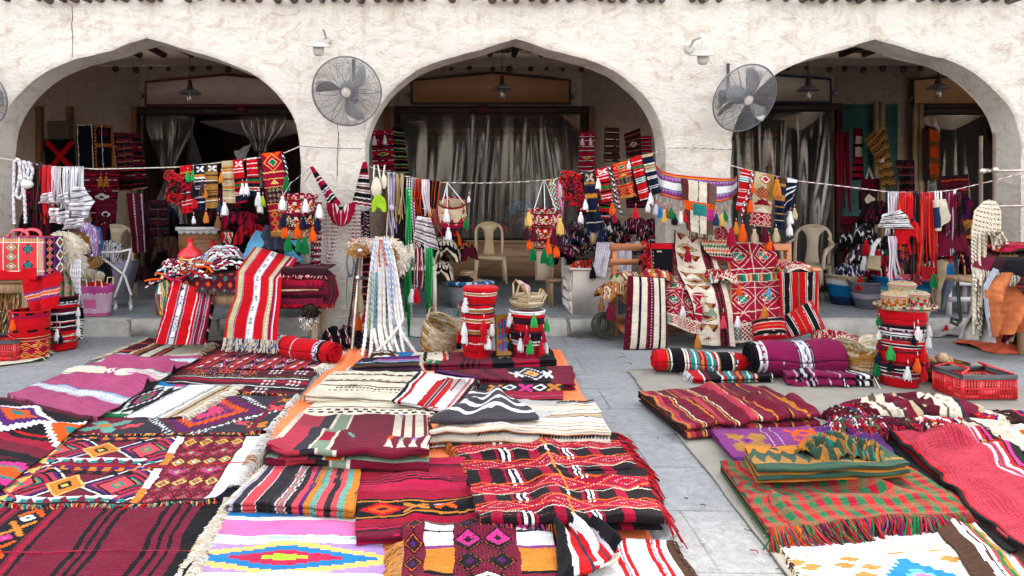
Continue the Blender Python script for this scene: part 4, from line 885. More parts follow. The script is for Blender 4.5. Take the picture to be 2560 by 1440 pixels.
for k,(lab,quad,cols,z) in enumerate([('black and blue folded blanket lowest at the front of the small pile',[(880,918),(1055,906),(1052,936),(868,932)], 'K3 B2 w.5 i.6 P1 K3',.02),('violet folded blanket under the white ropes',[(905,896),(1050,892),(1052,915),(880,922)], 'P3 i1 B1 w.4 K2 U2',.05),('blue and cream folded rug under the tips of the white ropes',[(968,882),(1112,880),(1116,902),(948,906)], 'K1 E1 B5 E3 K1 E4 R1',.03)]):
 c=Cv(100,24, 'E',35+k);c.seq('h' if k<2 else 'v',cols,1)
 rug('folded_blanket',lab,quad,c,z-.01,.006,layers=3,t=.010,wav=.004,fr=[('r' if k else 'l', 'Ee',.05,60)],seed=36+k,group=RU)
crumple('small_blanket', 'dark brown and white crumpled blanket beneath the hanging white ropes',G(960,893,.05),.26,.14,.05,Cv(40,30, 'U',4).seq('h', 'U3 E1 U4 W1',2),3)
c=Cv(160,40, 'm',41);c.vs([(.03,.06),(.09,.115),(.28,.30),(.32,.34),(.36,.38),(.40,.415),(.50,.66),(.86,1)], 'K').box((.0,.3,.1,.9), 'E').tri((0,.3,.12,.9),2, 'G').box((.66,.4,.86,1), 'C').x_(.60,.45,.05,.2, 'E',.4).x_(.93,.35,.05,.2, 'E',.4)
rug('folded_rug', 'folded maroon rug with black stripes under the two basket stacks',[(1078,886),(1375,870),(1392,905),(1062,915)],c,.014,.005,layers=3,t=.011,wav=.004,seed=42,group=RU)
c=Cv(160,44, 'm',43);c.vs([(.10,.12),(.14,.16),(.30,.32),(.34,.36)], 'K').box((.50,0,.80,1), 'K').dia(.65,.5,.13,.48, 'wKPyOG',7).x_(.52,.5,.04,.25, 'w',.4).x_(.78,.5,.04,.25, 'w',.4).v(0,.06, 'P')
rug('folded_rug', 'folded maroon rug with a black panel and white stepped medallion',[(1085,926),(1432,916),(1438,962),(1180,948)],c,.014,.005,layers=3,t=.012,wav=.005,seed=44,group=RU)
c=Cv(150,46, 'C',45,.01);c.h(0,.50, 'K').dia(.36,.26,.10,.22, 'wKY',5).dia(.72,.26,.10,.22, 'wKI',5).x_(.54,.26,.09,.22, 'I',.4).x_(.88,.26,.09,.22, 'Z',.4).x_(.18,.26,.09,.22, 'Z',.4).seq('h', 'C3 c.5 M.5 C2 i.5 M.6 C3 D1',1,.5,1)
rug('folded_rug', 'folded crimson rug with a black band of white and pink stars',[(1205,962),(1408,958),(1412,1004),(1180,1004)],c,.012,.005,layers=3,t=.012,wav=.005,seed=46,group=RU)
c=Cv(180,80, 'q',47,.01);c.seq('h', 'U2 w.4 U1 W2 Z.4 q3 D.3 W2 Z.4 D.3 e3 e1 D.3 W2.5 Z.3 q2 D.3 W2 Z.5 q1',1);c.dots((0,.07,1,.09),60,1, 'W',.5).dots((0,.50,.8,.52),50,1, 'K',.5)
rug('cream_blanket', 'cream blanket with thin brown and orange lines, folded in thick soft layers',[(1205,1006),(1478,1004),(1530,1092),(1072,1088)],c,.014,.010,layers=4,t=.018,wav=.016,ridges=[(.1,.3,.9,.2,.015,.08),(.3,.7,1,.6,.015,.08)],fr=[('l', 'OZWPR',.04,120)],seed=48,group=RU,kf=4,wob=.02)
c=Cv(110,90, '4a464c',49,.03);c.hs([(.10,.17),(.33,.42),(.55,.64),(.78,.86)], 'w')
rug('grey_blanket', 'charcoal blanket with white stripes thrown in a peaked fold over the cream blanket',[(1185,978),(1262,982),(1348,1048),(1080,1060)],c,.135,.010,ridges=[(.75,.05,.55,.95,.065,.16),(.25,.3,.1,1,.03,.1)],layers=1,t=.004,thick=.008,seed=50,group=RU,wob=.02)
def bedouin(w_,h_,seed):
 c=Cv(w_,h_, '221a1e',seed,.016)
 c.vs([(.06,.12),(.20,.215),(.29,.305),(.40,.46),(.58,.60),(.66,.675),(.78,.84)], 'C').vs([(.232,.25),(.268,.285)], 'w').vs([(.615,.63),(.642,.655)], 'w')
 for y in (.30,.72):
  c.box((0,y,1,y+.17), 'C').lat((-.05,y-.04,1.05,y+.21),3,1, 'EOcKcEC',[1.0,.965,.84,.66,.60,.40,.36]).zig((0,y-.06,1,y),7, 'O',.4).zig((0,y+.17,1,y+.22),7, 'E',.22).dots((0,y,1,y+.17),70,10, 'R',.35)
 c.v(.50,.515, 'Z').box((.50,.5,.515,.62), 'w')
 return c
rug('bedouin_kilim', 'far half of a black and red kilim with white bars and zigzags',[(1122,1100),(1535,1088),(1600,1180),(1160,1190)],bedouin(200,90,51),.020,.012,ridges=[(.55,0,.5,1,.03,.06),(.1,.5,.5,.4,.02,.1)],layers=1,t=.012,thick=.007,fr=[('r', 'KRRJ',.09,120),('l', 'OZ',.025,50)],seed=52,group=RU)
rug('bedouin_kilim', 'near fold of black and red kilim ending in a soft rolled edge with red tassels',[(1168,1190),(1612,1180),(1660,1302),(1205,1312)],bedouin(200,100,57),.040,.014,ridges=[(.45,0,.42,1,.035,.08),(.6,.2,1,.4,.02,.1)],layers=2,t=.022,wav=.008,thick=.008,fr=[('r', 'KRRJ',.07,70),('b', 'POIKZ',.05,150,(.0,.45))],seed=58,group=RU,wob=.015)
c=Cv(190,110, 'm',61,.010)
for x0,x1 in ((0,.15),(.34,.74)):c.lat((x0,-.05,x1,1.1),2 if x0 else 1,4, 'KOKDP',[1.0,.84,.8,.42,.26] if x0 else [1,.8,.7,.5,.3]).dots((x0,0,x1,1),16 if x0 else 7,26, 'K',.32)
c.lat((.34,.20,.74,.46),2,1, 'KIKD',[1.0,.84,.3,.2]).dots((.34,0,.74,1),18,28, 'K',.32)
for x0,x1 in ((.15,.34),(.76,1.0)):c.box((x0,0,x1,.42), 'w').box((x0,.0,x1,.05), 'u').box((x0,.22,x1,.24), 'X').box((x0,.42,x1,.46), 'p').box((x0,.46,x1,.80), 'Z').box((x0,.8,x1,.84), 'K')
c.lat((.40,.80,.70,1.0),1,1, 'KWG',[1,.9,.5])
rug('diamond_kilim', 'kilim with dotted orange and pink diamonds and white blocks at the bottom centre',[(1012,1318),(1372,1304),(1402,1475),(1000,1480)],c,.035,.012,ridges=[(0,.2,1,.15,.02,.12)],layers=1,t=.012,thick=.008,fr=[('l', 'ZAa',.07,240,(.35,1.0))],seed=62,group=RU)
c=Cv(150,110, 'w',63,.008);c.v(.0,.06, 'U').v(.06,.12, 'w').v(.12,.18, 'R').dots((.14,0,.16,1),1,40, 'K',.5).vs([(.46,.50),(.54,.57),(.74,.78),(.82,.86)], 'R').vs([(.505,.53),(.785,.81)], 'V').dots((.505,0,.53,1),1,40, 'X',.5).dots((.785,0,.81,1),1,40, 'X',.5).v(.92,1.0, 'U')
rug('white_rug', 'white rug with red double stripes and dark brown edge beside the sunlit paving',[(1395,1352),(1688,1358),(1740,1478),(1410,1490)],c,.012,.005,layers=1,t=.008,seed=64,group=RU,fr=[('r', 'Uu',.02,60)])
c=Cv(40,90, 'K',65);c.seq('v', 'K3 w1 R2 X.5 R1 w2 E2',1)
rug('folded_corner', 'black edged corner of a white and red rug folded back into a loop',[(1372,1310),(1422,1312),(1545,1400),(1400,1500)],c,.055,.012,ridges=[(.1,0,.3,1,.05,.2),(.9,.0,.7,.8,.05,.15)],layers=0,thick=.012,seed=66,group=RU,wob=.02)
c=Cv(40,70, 'K',67);c.seq('v', 'w4 R2 X.6 R1 V1 K4',1)
rug('folded_corner', 'turned over black and red rug corner crossing the white rug',[(1418,1318),(1470,1322),(1558,1392),(1490,1425)],c,.075,.014,ridges=[(.9,0,.9,1,.05,.2)],thick=.012,seed=68,group=RU,wob=.015)
c=Cv(180,90, 'm',71,.014);c.a[:]=hexc('8a3038');c.seq('v', 'D1 Z.8 J1.5 m2 Z.5 D.4 E.4 m2.6 Z.5 D.4 J2 m3 Z.6 D.4 E.4 m3 J2 Z.6 U.5 E.5 m4 Z.5 m3 D1 Z.6 m4 Z1 m3',1).spk(.08, '8a3038')
rug('maroon_striped_rug', 'folded plum rug with thin orange and white stripes and scalloped front folds',[(1604,983),(1906,968),(2052,1052),(1708,1078)],c,.016,.014,ridges=[(.55,0,.5,1,.05,.07),(.78,.3,.75,1,.05,.06),(.28,.4,.25,1,.04,.06),(.98,.5,.98,1,.05,.05)],layers=3,t=.016,wav=.012,thick=.007,seed=72,group=RU,wob=.03,kf=4)
c=Cv(170,70, 'p',73,.012);c.x_(.16,.45,.12,.32, 'A',.45,5).dia(.16,.45,.05,.12, 'pP',4)
for k in range(6):c.x_(.48+(k % 3)*.09,.2+.3*(k//3),.05,.15, 'O',.5,4)
c.box((.62,0,.85,.6), 'P').dots((.6,.0,.9,.6),9,4, 'p',.4).box((.85,.3,1,1), 'P').box((.45,.65,.9,1), 'S').vs([(.30,.305),(.36,.365)], 'V').dia(.9,.2,.04,.1, 'Z',3).h(.93,1, 'P')
rug('purple_kilim', 'folded purple kilim with tan and orange stepped motifs',[(1772,1074),(2190,1068),(2232,1140),(1842,1156)],c,.016,.006,layers=3,t=.010,wav=.003,seed=74,group=RU,wob=.014)
c=Cv(170,46, 'S',75,.01);c.a[:]=hexc('3c5a48');c.h(0,.34, 'Z').tri((0,.16,1,.42),10, '3c5a48').tri((0,.42,1,.78),11, 'A')
rug('green_blanket', 'green and mustard blanket with zigzag triangles, folded in several thin layers',[(1862,1124),(2200,1112),(2268,1170),(1894,1192)],c,.085,.008,layers=4,t=.011,wav=.012,thick=.006,seed=76,group=RU,wob=.02)
ck=Cv(60,44, 'Z',5,.03);ck.a[:]=hexc('9a6c2c');ck.seq('v', 'Z1 A1 T.6',5);ck.chk((0,.6,1,1),8,2, '3c5a48');ck.tri((0,.3,1,.6),7, '3c5a48');ck.h(0,.18, '3c5a48')
crumple('knotted_cloth', 'loose knot of green and mustard cloth on the folded green blanket',G(2075,1136,.135),.30,.17,.10,ck,141,rz=.35,fold=1.0,kf=3.4)
crumple('cloth_twist', 'mustard end of the green cloth twisted beside the loose knot',G(2150,1142,.13),.22,.16,.085,ck,143,rz=-.5,fold=1.0,kf=3.6)
c=Cv(220,130, 'A',77,.035);c.a[:]=hexc('7d5a3c')
for (i_,j_),cc_ in (((0,0), 'c4282a'),((1,0), '2a7248'),((0,1), 'a84a38'),((1,1), '7a6a48')):c.p((np.floor(c.x*26) % 2==i_) & (np.floor(c.y*16) % 2==j_),cc_)
c.p((np.floor(c.x*26) % 4==0) & (np.floor(c.y*16) % 2==0), 'a8182c')
c.v(.098,.104, 'U')
rug('checked_blanket', 'red and green checked wool blanket, creased, with bright knotted fringe',[(1806,1162),(2262,1168),(2452,1290),(1925,1336)],c,.016,.010,ridges=[(.2,.05,.75,.55,.045,.05),(.12,.0,.16,1,.02,.03),(.3,.7,.9,.75,.03,.08)],layers=2,t=.014,wav=.006,thick=.008,fr=[('b', 'RRGGJCPDG',.07,420),('r', 'RJG',.06,60,(.6,1.0)),('b', 'OORZ',.06,80,(.0,.15))],seed=78,group=RU,wob=.02)
c=Cv(230,90, 'w',79,.006);c.hs([(.33,.345),(.40,.415)], 'A')
c.box((0,.45,1,.98), 'w')
for k,(x,y) in enumerate([(.02,.5),(.08,.58),(.02,.72),(.30,.48),(.24,.58),(.36,.60),(.30,.72),(.14,.80),(.80,.52),(.88,.60),(.94,.52),(.82,.82),(.93,.84),(.2,.92)]):c.dia(x,y,.075,.07, 'A',3)
c.dia(.56,.74,.20,.30, 'Bb',6).dia(.56,.74,.07,.08, 'i',3)
rug('cream_kilim', 'cream kilim with tan steps and blue diamond at the bottom right',[(1928,1340),(2330,1300),(2620,1500),(2040,1500)],c,.010,.004,fr=[('l', 'EeU',.02,40)],seed=80,group=RU,mat='cotton')
c=Cv(60,130, 'U',81,.02);c.seq('v', 'U3 w1 U.5 w.5 J.6 G.6 Z.5 w1 J.4 U3 w1 q7',1)
rug('goat_hair_rug', 'fuzzy beige and brown runner with white stitched lines in the lower right corner',[(2310,1290),(2530,1262),(2860,1500),(2470,1500)],c,.018,.006,ridges=[(.18,0,.18,1,.02,.1),(.5,0,.5,1,.015,.1)],thick=.008,seed=82,group=RU)
c=Cv(90,200, 'J',83,.012);c.a[:]=hexc('c4394f')
for k in range(34):c.v(.06+k*.018,.06+k*.018+.007, 'a32a3c')
c.v(.0,.03, 'K').v(.03,.05, 'R').v(.68,.71, 'V').dots((.71,0,.76,1),2,90, 'X',.5).v(.76,.80, 'V').v(.80,.84, 'R').v(.84,.86, 'K').v(.86,.90, 'I').v(.90,1.0, 'K')
rug('red_runner', 'long ribbed red runner with black and pink side stripes, half in sunlight',[(2222,1098),(2440,1072),(2760,1290),(2560,1385)],c,.055,.016,ridges=[(0,.20,1,.16,.075,.07),(.5,0,.6,.3,.03,.1),(.0,.45,1,.36,.05,.08),(.2,.7,1,.62,.03,.1)],layers=0,thick=.010,fr=[('t', 'RRCJWK',.10,500)],seed=84,group=RU,wob=.03)
c=Cv(90,150, 'K',85,.01);c.seq('v', 'K2 R1 M4 V1 K1 M6 R1 K2',1)
rug('dark_runner', 'dark red runner showing under the ribbed red runner',[(2212,1108),(2430,1085),(2740,1300),(2520,1400)],c,.022,.008,seed=86,group=RU,thick=.01)
c=Cv(80,60, 'w',87);c.seq('h', 'w2 n1 P1 w3 V1',2)
rug('white_purple_rug', 'white and violet patterned rug peeping from under the dark red runner',[(2380,1240),(2500,1230),(2640,1330),(2560,1365)],c,.012,.004,seed=88,group=RU)
def sack(seed,base='E',spec='E3 u.5 w1 e1 M1 U.6 C.5 E2 X.5 m1 G.3'):
 return Cv(110,80,base,seed,.03).seq('v',spec,2).spk(.03, 'M').spk(.03, 'e')
crumple('fringed_rug', 'crumpled white and dark striped rug with curly yarn ends, peak of the right hand pile',G(2275,1036,.01),.95,.34,.12,sack(3, 'M', 'M3 E1.5 u.6 E2 X.6 m2 e1.2 D1'),5,.1)
crumple('fringed_rug', 'bundle of dark red and green fringed weaving left of the right hand pile',G(2135,1050,.01),.36,.24,.09,sack(4, 'M', 'M3 D2 G.4 P1 W.5 C2'),8,.3,res=(40,40),kf=4)
crumple('fringed_rug', 'brown and purple striped fold in front of the white rug in the right hand pile',G(2250,1082,.01),.50,.22,.08,sack(5, 'U', 'U3 P1 q.5 U2 w.4 M3 D2'),9,-.2)
crumple('fringed_rug', 'cream and orange patterned rug heaped at the right edge',G(2480,1100,.01),.85,.50,.08,sack(6, 'q', 'q3 O.6 w2 R.5 P.5 q2 U1'),12,-.3)
crumple('fringed_rug', 'small dark and cream fringed rug by the red crate',G(2500,1052,.01),.50,.2,.06,sack(7, 'M', 'D2 R1 P1 q2 U1'),14,.2)
for (x,y,ww,n,cols,lab,sd) in ((2140,1060,60,260, 'CCKGPWR', 'loose red green and white yarn fringe on the left of the right hand pile',1),(2300,1068,120,300, 'RRCCMK', 'shaggy red fringe above the ribbed runner',2),(2440,1120,60,200, 'OZKUR', 'orange and brown fringe at the right end of the ribbed runner',3),(2240,1010,70,120, 'MPKT', 'curly plum and teal threads on the peak of the right hand pile',4)):
 R=random.Random(sd);b=MB()
 for k in range(n):
  p=np.array(G(x+R.uniform(-ww,ww),y+R.uniform(-14,14),.06));a=R.uniform(0,6.3);L_=R.uniform(.03,.075);q=[p,p+(math.cos(a)*L_*.5,math.sin(a)*L_*.4-.01,R.uniform(.0,.035)),p+(math.cos(a)*L_,math.sin(a)*L_-.02,-.02)]
  b.tube(q,[.005,.006,.004],4,R.choice(cols))
 b.out('yarn_fringe',M_['yarn'],None,smooth=True,label=lab,cat='fringe')
op=thing('bounce_building', 'unseen pale plaster building added across the plaza to bounce light on the arcade', 'building',(0,-17,0))  # added behind the camera to bounce sunlight onto the facade
b=MB();b.box((0,-17.5,3.2),(60,1,6.4));b.out('wall',Mw,op,cols=False)
for k in range(9):
 b=MB();b.box((-24+k*6,-16.98,1.3),(1.6,.1,2.6));b.out('door',M_['darkwood'],op,cols=False)
LY=6.93
def L2(x,y,Y=LY):return P(x,y,Y)
rope('clothes_line', 'white cotton line across the left arch',[L2(-60,386),L2(30,400),L2(120,416),L2(245,423),L2(330,421),L2(440,418),L2(520,410),L2(640,396),L2(712,382),P(752,365,7.1)],.006,('W', 'e'))
rope('clothes_line', 'thin grey cord over the face of the first pier',[P(752,365,7.1),P(800,369,7.14),P(905,372,7.14)],.0035,('H', 'u'))
rope('clothes_line', 'black and white twisted line across the central arch',[P(908,410,7.05),L2(960,430),L2(1060,450),L2(1110,456),L2(1200,458),L2(1300,455),L2(1380,449),L2(1460,432),L2(1560,408),L2(1632,384),P(1672,370,7.12),P(1740,370,7.14),P(1828,374,7.14)],.006,('W', 'X', 'e'))
rope('clothes_line', 'red and white twisted line across the right arch',[P(1820,412,7.05),L2(1880,428),L2(1990,452),L2(2100,465),L2(2222,480),L2(2310,482),L2(2380,476),P(2450,460,6.95),P(2560,432,6.9),P(2640,412,6.9)],.006,('W', 'J', 'W'))
rope('cord', 'thin grey cable hanging down from the left fan',[P(843,310,7.1),P(846,340,7.1),P(842,400,7.1),P(844,440,7.1)],.003,('X',))
rope('cord', 'pale cord tied from the line to the garland on the first pier',[P(700,478,LY),P(740,448,LY),P(778,418,7.05)],.004,('W', 'M'))
BG = 'woven bags and bands hung on the lines'
o=MB()
for k,(xs,yy) in enumerate([([46,36,35,34,36],[400,404,450,505,560]),([40,52,48,40,50,58,54,47],[396,404,450,488,499,480,440,402]),([58,62,60,62,64],[401,440,470,510,558]),([60,66,72,70],[402,415,425,450]),([70,76,82,78,74],[404,412,425,445,452]),([76,70,66,74],[408,430,440,448])]):
 braid(o,[P(x,y,LY-.02-.012*k) for x,y in zip(xs,yy)],.016, 'w', 'V')
o.lathe(P(68,460,LY-.06),[(.005,-.05),(.05,-.03),(.06,0),(.045,.03),(.005,.045)],10, 'w',caps=False)
o.out('rope_halter',M_['yarn'],None,smooth=True,label='thick white braided rope halter at the left end of the line',cat='rope',group=BG)
strands('black_straps', 'black and red woven straps bunched next to the white rope halter',82,106,408,560,LY,['K', 'KRK', 'D', 'KK', 'KJK', 'D'],10,.02,group=BG,seed=2,spread=1.6)
strands('red_straps', 'bright red straps beside the black ones on the left line',106,126,414,570,LY-.01,['R', 'RrR', 'J', 'R'],9,.018,group=BG,seed=3,spread=1.3,dx=4)
for k,(x0,x1,yl,dx,sd,lab) in enumerate([(128,152,520,-2,4, 'white straps with blue and red stripes, first of the three pale bundles'),(160,184,545,-6,5, 'white and grey striped straps, middle of the three pale bundles'),(182,210,560,-8,6, 'wide white and grey striped straps with a big bow, last pale bundle')]):
 o=strands('striped_straps',lab,x0,x1,418,yl,LY-.02*k,['wVHw', 'wHVw', 'wVwn', 'VwHw'] if k else ['wVJw', 'wVHw'],7,.030,group=BG,seed=sd,spread=1.2,dx=dx)
 for q,qd in enumerate([[[(112,484),(134,480),(140,505),(103,508)],[(128,520),(150,520),(156,560),(132,556)]],[[(150,488),(172,480),(180,512),(144,508)],[(150,530),(176,526),(180,566),(156,560)]],[[(190,466),(214,468),(240,505),(176,520)],[(178,508),(238,506),(222,545),(186,540)],[(170,548),(214,545),(216,564),(162,574)]]][k]):
  h_=hung('strap_loop',None,qd,LY-.09-.03*q,Cv(40,30, 'w',sd+q).seq('h', 'w1 V.5 w.4 H1 w.4 V.4' if k else 'w1 V.5 J.3 w.6',3),cat=None,over=False,amp=.03,folds=1.1)
  h_.parent=o;h_.location=Vector(WL[h_])-Vector(WL[o])
def band(spec,w_=26,h_=110,seed=1,star=None):
 c=Cv(w_,h_, 'R',seed,.006);c.seq('h',spec,1)
 if star:c.box((0,0,1,.16),star[0]).x_(.5,.08,.42,.07,star[1],.45,4).dia(.5,.08,.14,.025,star[0],3)
 return c
def crochet(name,label,x,y,w_,h_,n,seed,Y=LY-.04):
 b=MB();R=random.Random(seed)
 for k in range(n):
  px=x+R.uniform(-.5,.5)*w_;py=y+R.uniform(-.5,.5)*h_;r=R.uniform(7,13);a0=R.uniform(0,6)
  pts=[P(px+r*math.cos(a0+a)*(1+.3*math.sin(a*2)),py+r*math.sin(a0+a),Y+R.uniform(-.03,.03)) for a in np.linspace(0,5.2,7)]
  b.tube(pts,R.uniform(.008,.014),5, 'RRRrKCRK'[R.randrange(8)],flat=.7)
 return b.out(name,M_['yarn'],None,smooth=True,label=label,cat='tassel bunch',group=BG)
crochet('red_crochet', 'bunched red and black crocheted band leading the left row of bags',441,470,38,66,46,1)
o=hung('woven_band', 'narrow red band with green tassels in the left row',[(452,418),(480,414),(482,530),(458,535)],LY-.02,band('R2 Z.6 K.4 R1 E.3 K.4 R.8 V.3 K.5 C3 W.3 K.5 R2 W.3 R1 W.3 R3',22,90,2),group=BG,tas=[(469,428,26, 'g'),(483,426,26, 'g'),(485,462,30, 'K'),(487,490,30, 'R'),(484,540,18, 'w')],back=.6)
o=hung('woven_band', 'navy and cream striped band with a white star at its top',[(488,414),(513,413),(514,524),(492,526)],LY-.03,band('N3 w1 N1 Z1.5 w1 K1 w.5 N2 H1 N.5 w.5 N4 V1 N2 w.6 N4',24,100,3, 'Nw'),group=BG,tas=[(512,470,24, 'Z'),(505,458,30, 'U')])
hung('woven_band', 'tan and brown striped band with white star in the left row',[(516,412),(545,411),(545,520),(517,521)],LY-.02,band('U2 A2 A1 U.8 A2 E.5 U1.5 A3 U.5 A.5 U.5 A1 U1.5 A1 E.5 U.6 A3',26,100,4, 'Uw'),group=BG,tas=[(515,530,26, 'Z'),(545,540,30, 'a')])
hung('woven_band', 'cream and mustard band with fluffy white tassel below it',[(556,405),(583,403),(590,508),(560,507)],LY-.02,band('e3 Z1 K.4 e.5 Z1.5 E1 e3 A.5 K.4 e4 Z.6 A.5 Z.6 e1 K.5 e4 E1 Z.4 e2',26,100,5),group=BG,tas=[(561,505,32, 'w'),(553,432,24, 'Z'),(548,505,22, 'n')])
hung('woven_band', 'red band with black white and green stripes and a white star',[(584,402),(608,400),(618,505),(592,510)],LY-.03,band('R4 w.4 R1 w.4 R3 K1.5 R1 G1.2 R1 K1 R1 w.4 R.5 w.4 N3 C1',24,100,6, 'Rw'),group=BG,tas=[(606,458,28, 'w'),(616,458,28, 'w')])
hung('woven_band', 'crimson band with thin white lines and a green stripe in the left row',[(618,398),(643,395),(652,492),(624,490)],LY-.02,band('w.4 R2 w.4 R2 w.4 R3 w.4 R1 K1 G1.2 R1 K2 w.4 R1 w.4 N3',24,100,7),group=BG,tas=[(646,480,34, 'w'),(650,500,30, 'w'),(657,490,24, 'Q')])
def kilimbag(w_,h_,seed,base='C'):
 c=Cv(w_,h_,base,seed,.008)
 c.vs([(0,.05),(.95,1)], 'M').lat((.08,.0,.92,.22),1,1, 'yRqG',[1.0,.9,.5,.4]).tri((.08,0,.92,.06),2, 'O', 'd').hs([(.22,.235),(.30,.31),(.40,.41)], 'y').tri((.3,.31,.7,.37),1, 'y').h(.235,.30, 'C')
 c.box((.08,.41,.92,.60), 'D').lat((.08,.41,.92,.60),4,3, 'DSD',[1.0,.75,.3]).lat((.08,.41,.92,.60),2,3, '.OD',[1.0,.4,.2]).hs([(.60,.61),(.68,.69),(.93,.94)], 'y').lat((.08,.69,.92,.93),2,2.5, 'yOMyKC',[1.,.88,.6,.5,.4,.25]).lat((.08,.69,.92,.93),1,2.5, '..G',[1,1,.25]).h(.94,1, 'A')
 return c
o=hung('kilim_bag', 'long narrow red kilim bag with diamonds and twisted black and white cord',[(652,386),(708,380),(728,590),(680,592)],LY-.03,kilimbag(52,170,8),group=BG,amp=.008,back=.1)
b=MB();braid(b,[P(706,384,LY-.06),P(716,420,LY-.07),P(722,480,LY-.07)],.012, 'K', 'w');b.out('edge_cord',M_['yarn'],o,smooth=True)
tassel(o,P(716,440,LY-.08), 'G',S(34,LY))
def tier(root,cx,cy,rx,ry,h,Y,cv,taper=.92,tl=(),tilt=.35,floor='U'):
 """one open round band of a hanging basket seen slightly from above"""
 c=np.array(P(cx,cy,Y));R=S(rx,Y);n=64;m=14
 th,t=np.meshgrid(np.linspace(0,2*np.pi,n+1),np.linspace(0,1,m+1))
 r=R*(1-(1-taper)*t);X=np.stack([c[0]+np.cos(th)*r,c[1]-.6*R*np.sin(th)*-1*-1+.6*R*0-0*th,c[2]-t*S(h,Y)+0*th],-1)
 X[...,1]=c[1]-np.sin(th)*r*.9;X[...,2] +=(-np.sin(th))*r*tilt*0+S(ry,Y)*(-np.sin(th))*1.0
 grid('basket_wall',X,cv,M_['cloth'],root,.006,0)
 b=MB()
 for tt in (0,1):
  rr=R*(1-(1-taper)*tt)*1.01
  b.tube([(c[0]+math.cos(a)*rr,c[1]-math.sin(a)*rr*.9,c[2]-tt*S(h,Y)-math.sin(a)*S(ry,Y)) for a in np.linspace(0,2*math.pi,40)],.007,5,lambda k,q: 'MCw'[(k+q) % 3] if k % 3==0 else 'M',caps=False)
 b.out('rim_cord',M_['yarn'],root,smooth=True)
def kilwall(seed,base='C'):
 c=Cv(150,24,base,seed,.004);c.hs([(0,.08),(.92,1)], 'C').lat((0,.05,1,.95),14,1, 'qRG',[1.0,.82,.5]).lat((.02,.05,1.02,.95),7,1, '..OK',[1,1,.45,.2]).zig((0,.05,1,.95),14, 'q',.18);return c
o=thing('hanging_basket', 'three tier kilim basket ladder with orange, green and white tassels by the first pier', 'basket',P(748,600,6.8), 'tasselled baskets hung from the lines')
tier(o,746,492,47,9,34,6.8,kilwall(1));tier(o,748,530,42,8,30,6.8,kilwall(2, 'D'));tier(o,745,566,33,7,24,6.8,kilwall(3, 'A'))
tass(o,[(706,490,34, 'w'),(764,498,32, 'w'),(798,510,34, 'w'),(708,535,34, 'N'),(758,540,32, 'N'),(794,545,32, 'N'),(712,560,34, 'O'),(744,558,34, 'O'),(783,566,36, 'O'),(720,590,38, 'G'),(746,596,34, 'G'),(762,592,42, 'G')],6.62,12)
b=MB()
for x in (706,790):b.tube([P(x,492,6.8),P(745+(x-748)*.4,455,6.85),P(778 if x>748 else 700,430,6.93)],.004,4,('W', 'M'))
b.out('hanging_cord',M_['yarn'],o)
YP=7.03
def gband(seed=1,spec='C3 K2 w.5 C.6 K.6 w.5 C2 K1.5 w.5 K.5 w.5 C2 w.5 K1 w.5 K1 C3',w_=24,h_=90):return Cv(w_,h_, 'C',seed,.01).seq('h',spec,1)
hung('camel_girth', 'red and black striped band running down left of the pier to the half round flap',[(776,418),(784,416),(852,508),(832,530)],YP,gband(1),group='red camel trappings on the first pier',over=False,cat='camel trapping')
hung('camel_girth', 'red band with bold white and brown stripes right of the pier',[(908,406),(918,404),(930,520),(880,512)],YP-.02,gband(2, 'C3 K2 C1 w.6 C.5 w.5 K2 w.6 C.4 w.5 U1.5 w.6 C.4 w.6 K2 w.5 U1.5 w.6 C1 w.5',34,100),group='red camel trappings on the first pier',over=False,cat='camel trapping')
c=Cv(60,36, 'C',3);c.vs([(.22,.24),(.5,.515),(.74,.76)], 'w').tri((.30,.0,.72,.42),3, 'w', 'd').tri((.40,.0,.62,.25),1, 'K', 'd').h(.94,1, 'R')
nx,ny=60,36;u,v=np.meshgrid(np.linspace(-1,1,nx+1),np.linspace(0,1,ny+1));wd=np.sqrt(np.clip(1-v**2.0,.0,1))*.97+.03
X=np.zeros(u.shape+(3,));cc=P(853,512,YP-.04);X[...,0]=cc[0]+u*wd*S(36,YP);X[...,2]=cc[2]-v*S(53,YP)-(1-v)*S(5,YP)*(np.abs(u)<.3)+(np.abs(u))*S(6,YP)*(1-v);X[...,1]=cc[1]-.03*np.cos(u*1.4)
grid('camel_flap',X,c,M_['cloth'],None,.006,0,label='red half round flap with white and black triangles on the first pier',cat='camel trapping',group='red camel trappings on the first pier')
def cordfan(name,label,x0,x1,y0,ylo,Y,n,cols,seed,sway=0,conv=None,parent=None):
 b=MB();R=random.Random(seed)
 for k in range(n):
  xa=x0+(x1-x0)*(k+R.uniform(.2,.8))/n;xe=(conv+(xa-conv)*.35 if conv else xa)+R.uniform(-4,4)+sway;ye=ylo-R.uniform(0,1)*(ylo-y0)*.2;m=int((ye-y0)/5)+3
  pts=[P(xa+(xe-xa)*t*t+1.5*math.sin(t*9+k),y0+(ye-y0)*t,Y+.02*math.sin(k)-.01) for t in np.linspace(0,1,m)]
  b.tube(pts,.0032,3,cols,caps=False)
 return b.out(name,M_['yarn'],parent,label=label,cat='cords',group='red camel trappings on the first pier' if not parent else None)
cordfan('cord_fan', 'curtain of thin red and white cords falling left of the half round flap',808,850,520,668,YP-.02,14,('C', 'w'),1,0,815)
cordfan('cord_fan', 'thin red and white cords falling right of the half round flap',865,905,520,650,YP-.02,16,('w', 'C'),2,6,890)
cordfan('cord_fan', 'tight bunch of red and white cords reaching down to the rug pile',788,806,500,800,6.75,12,('w', 'C', 'M'),3,-10,790)
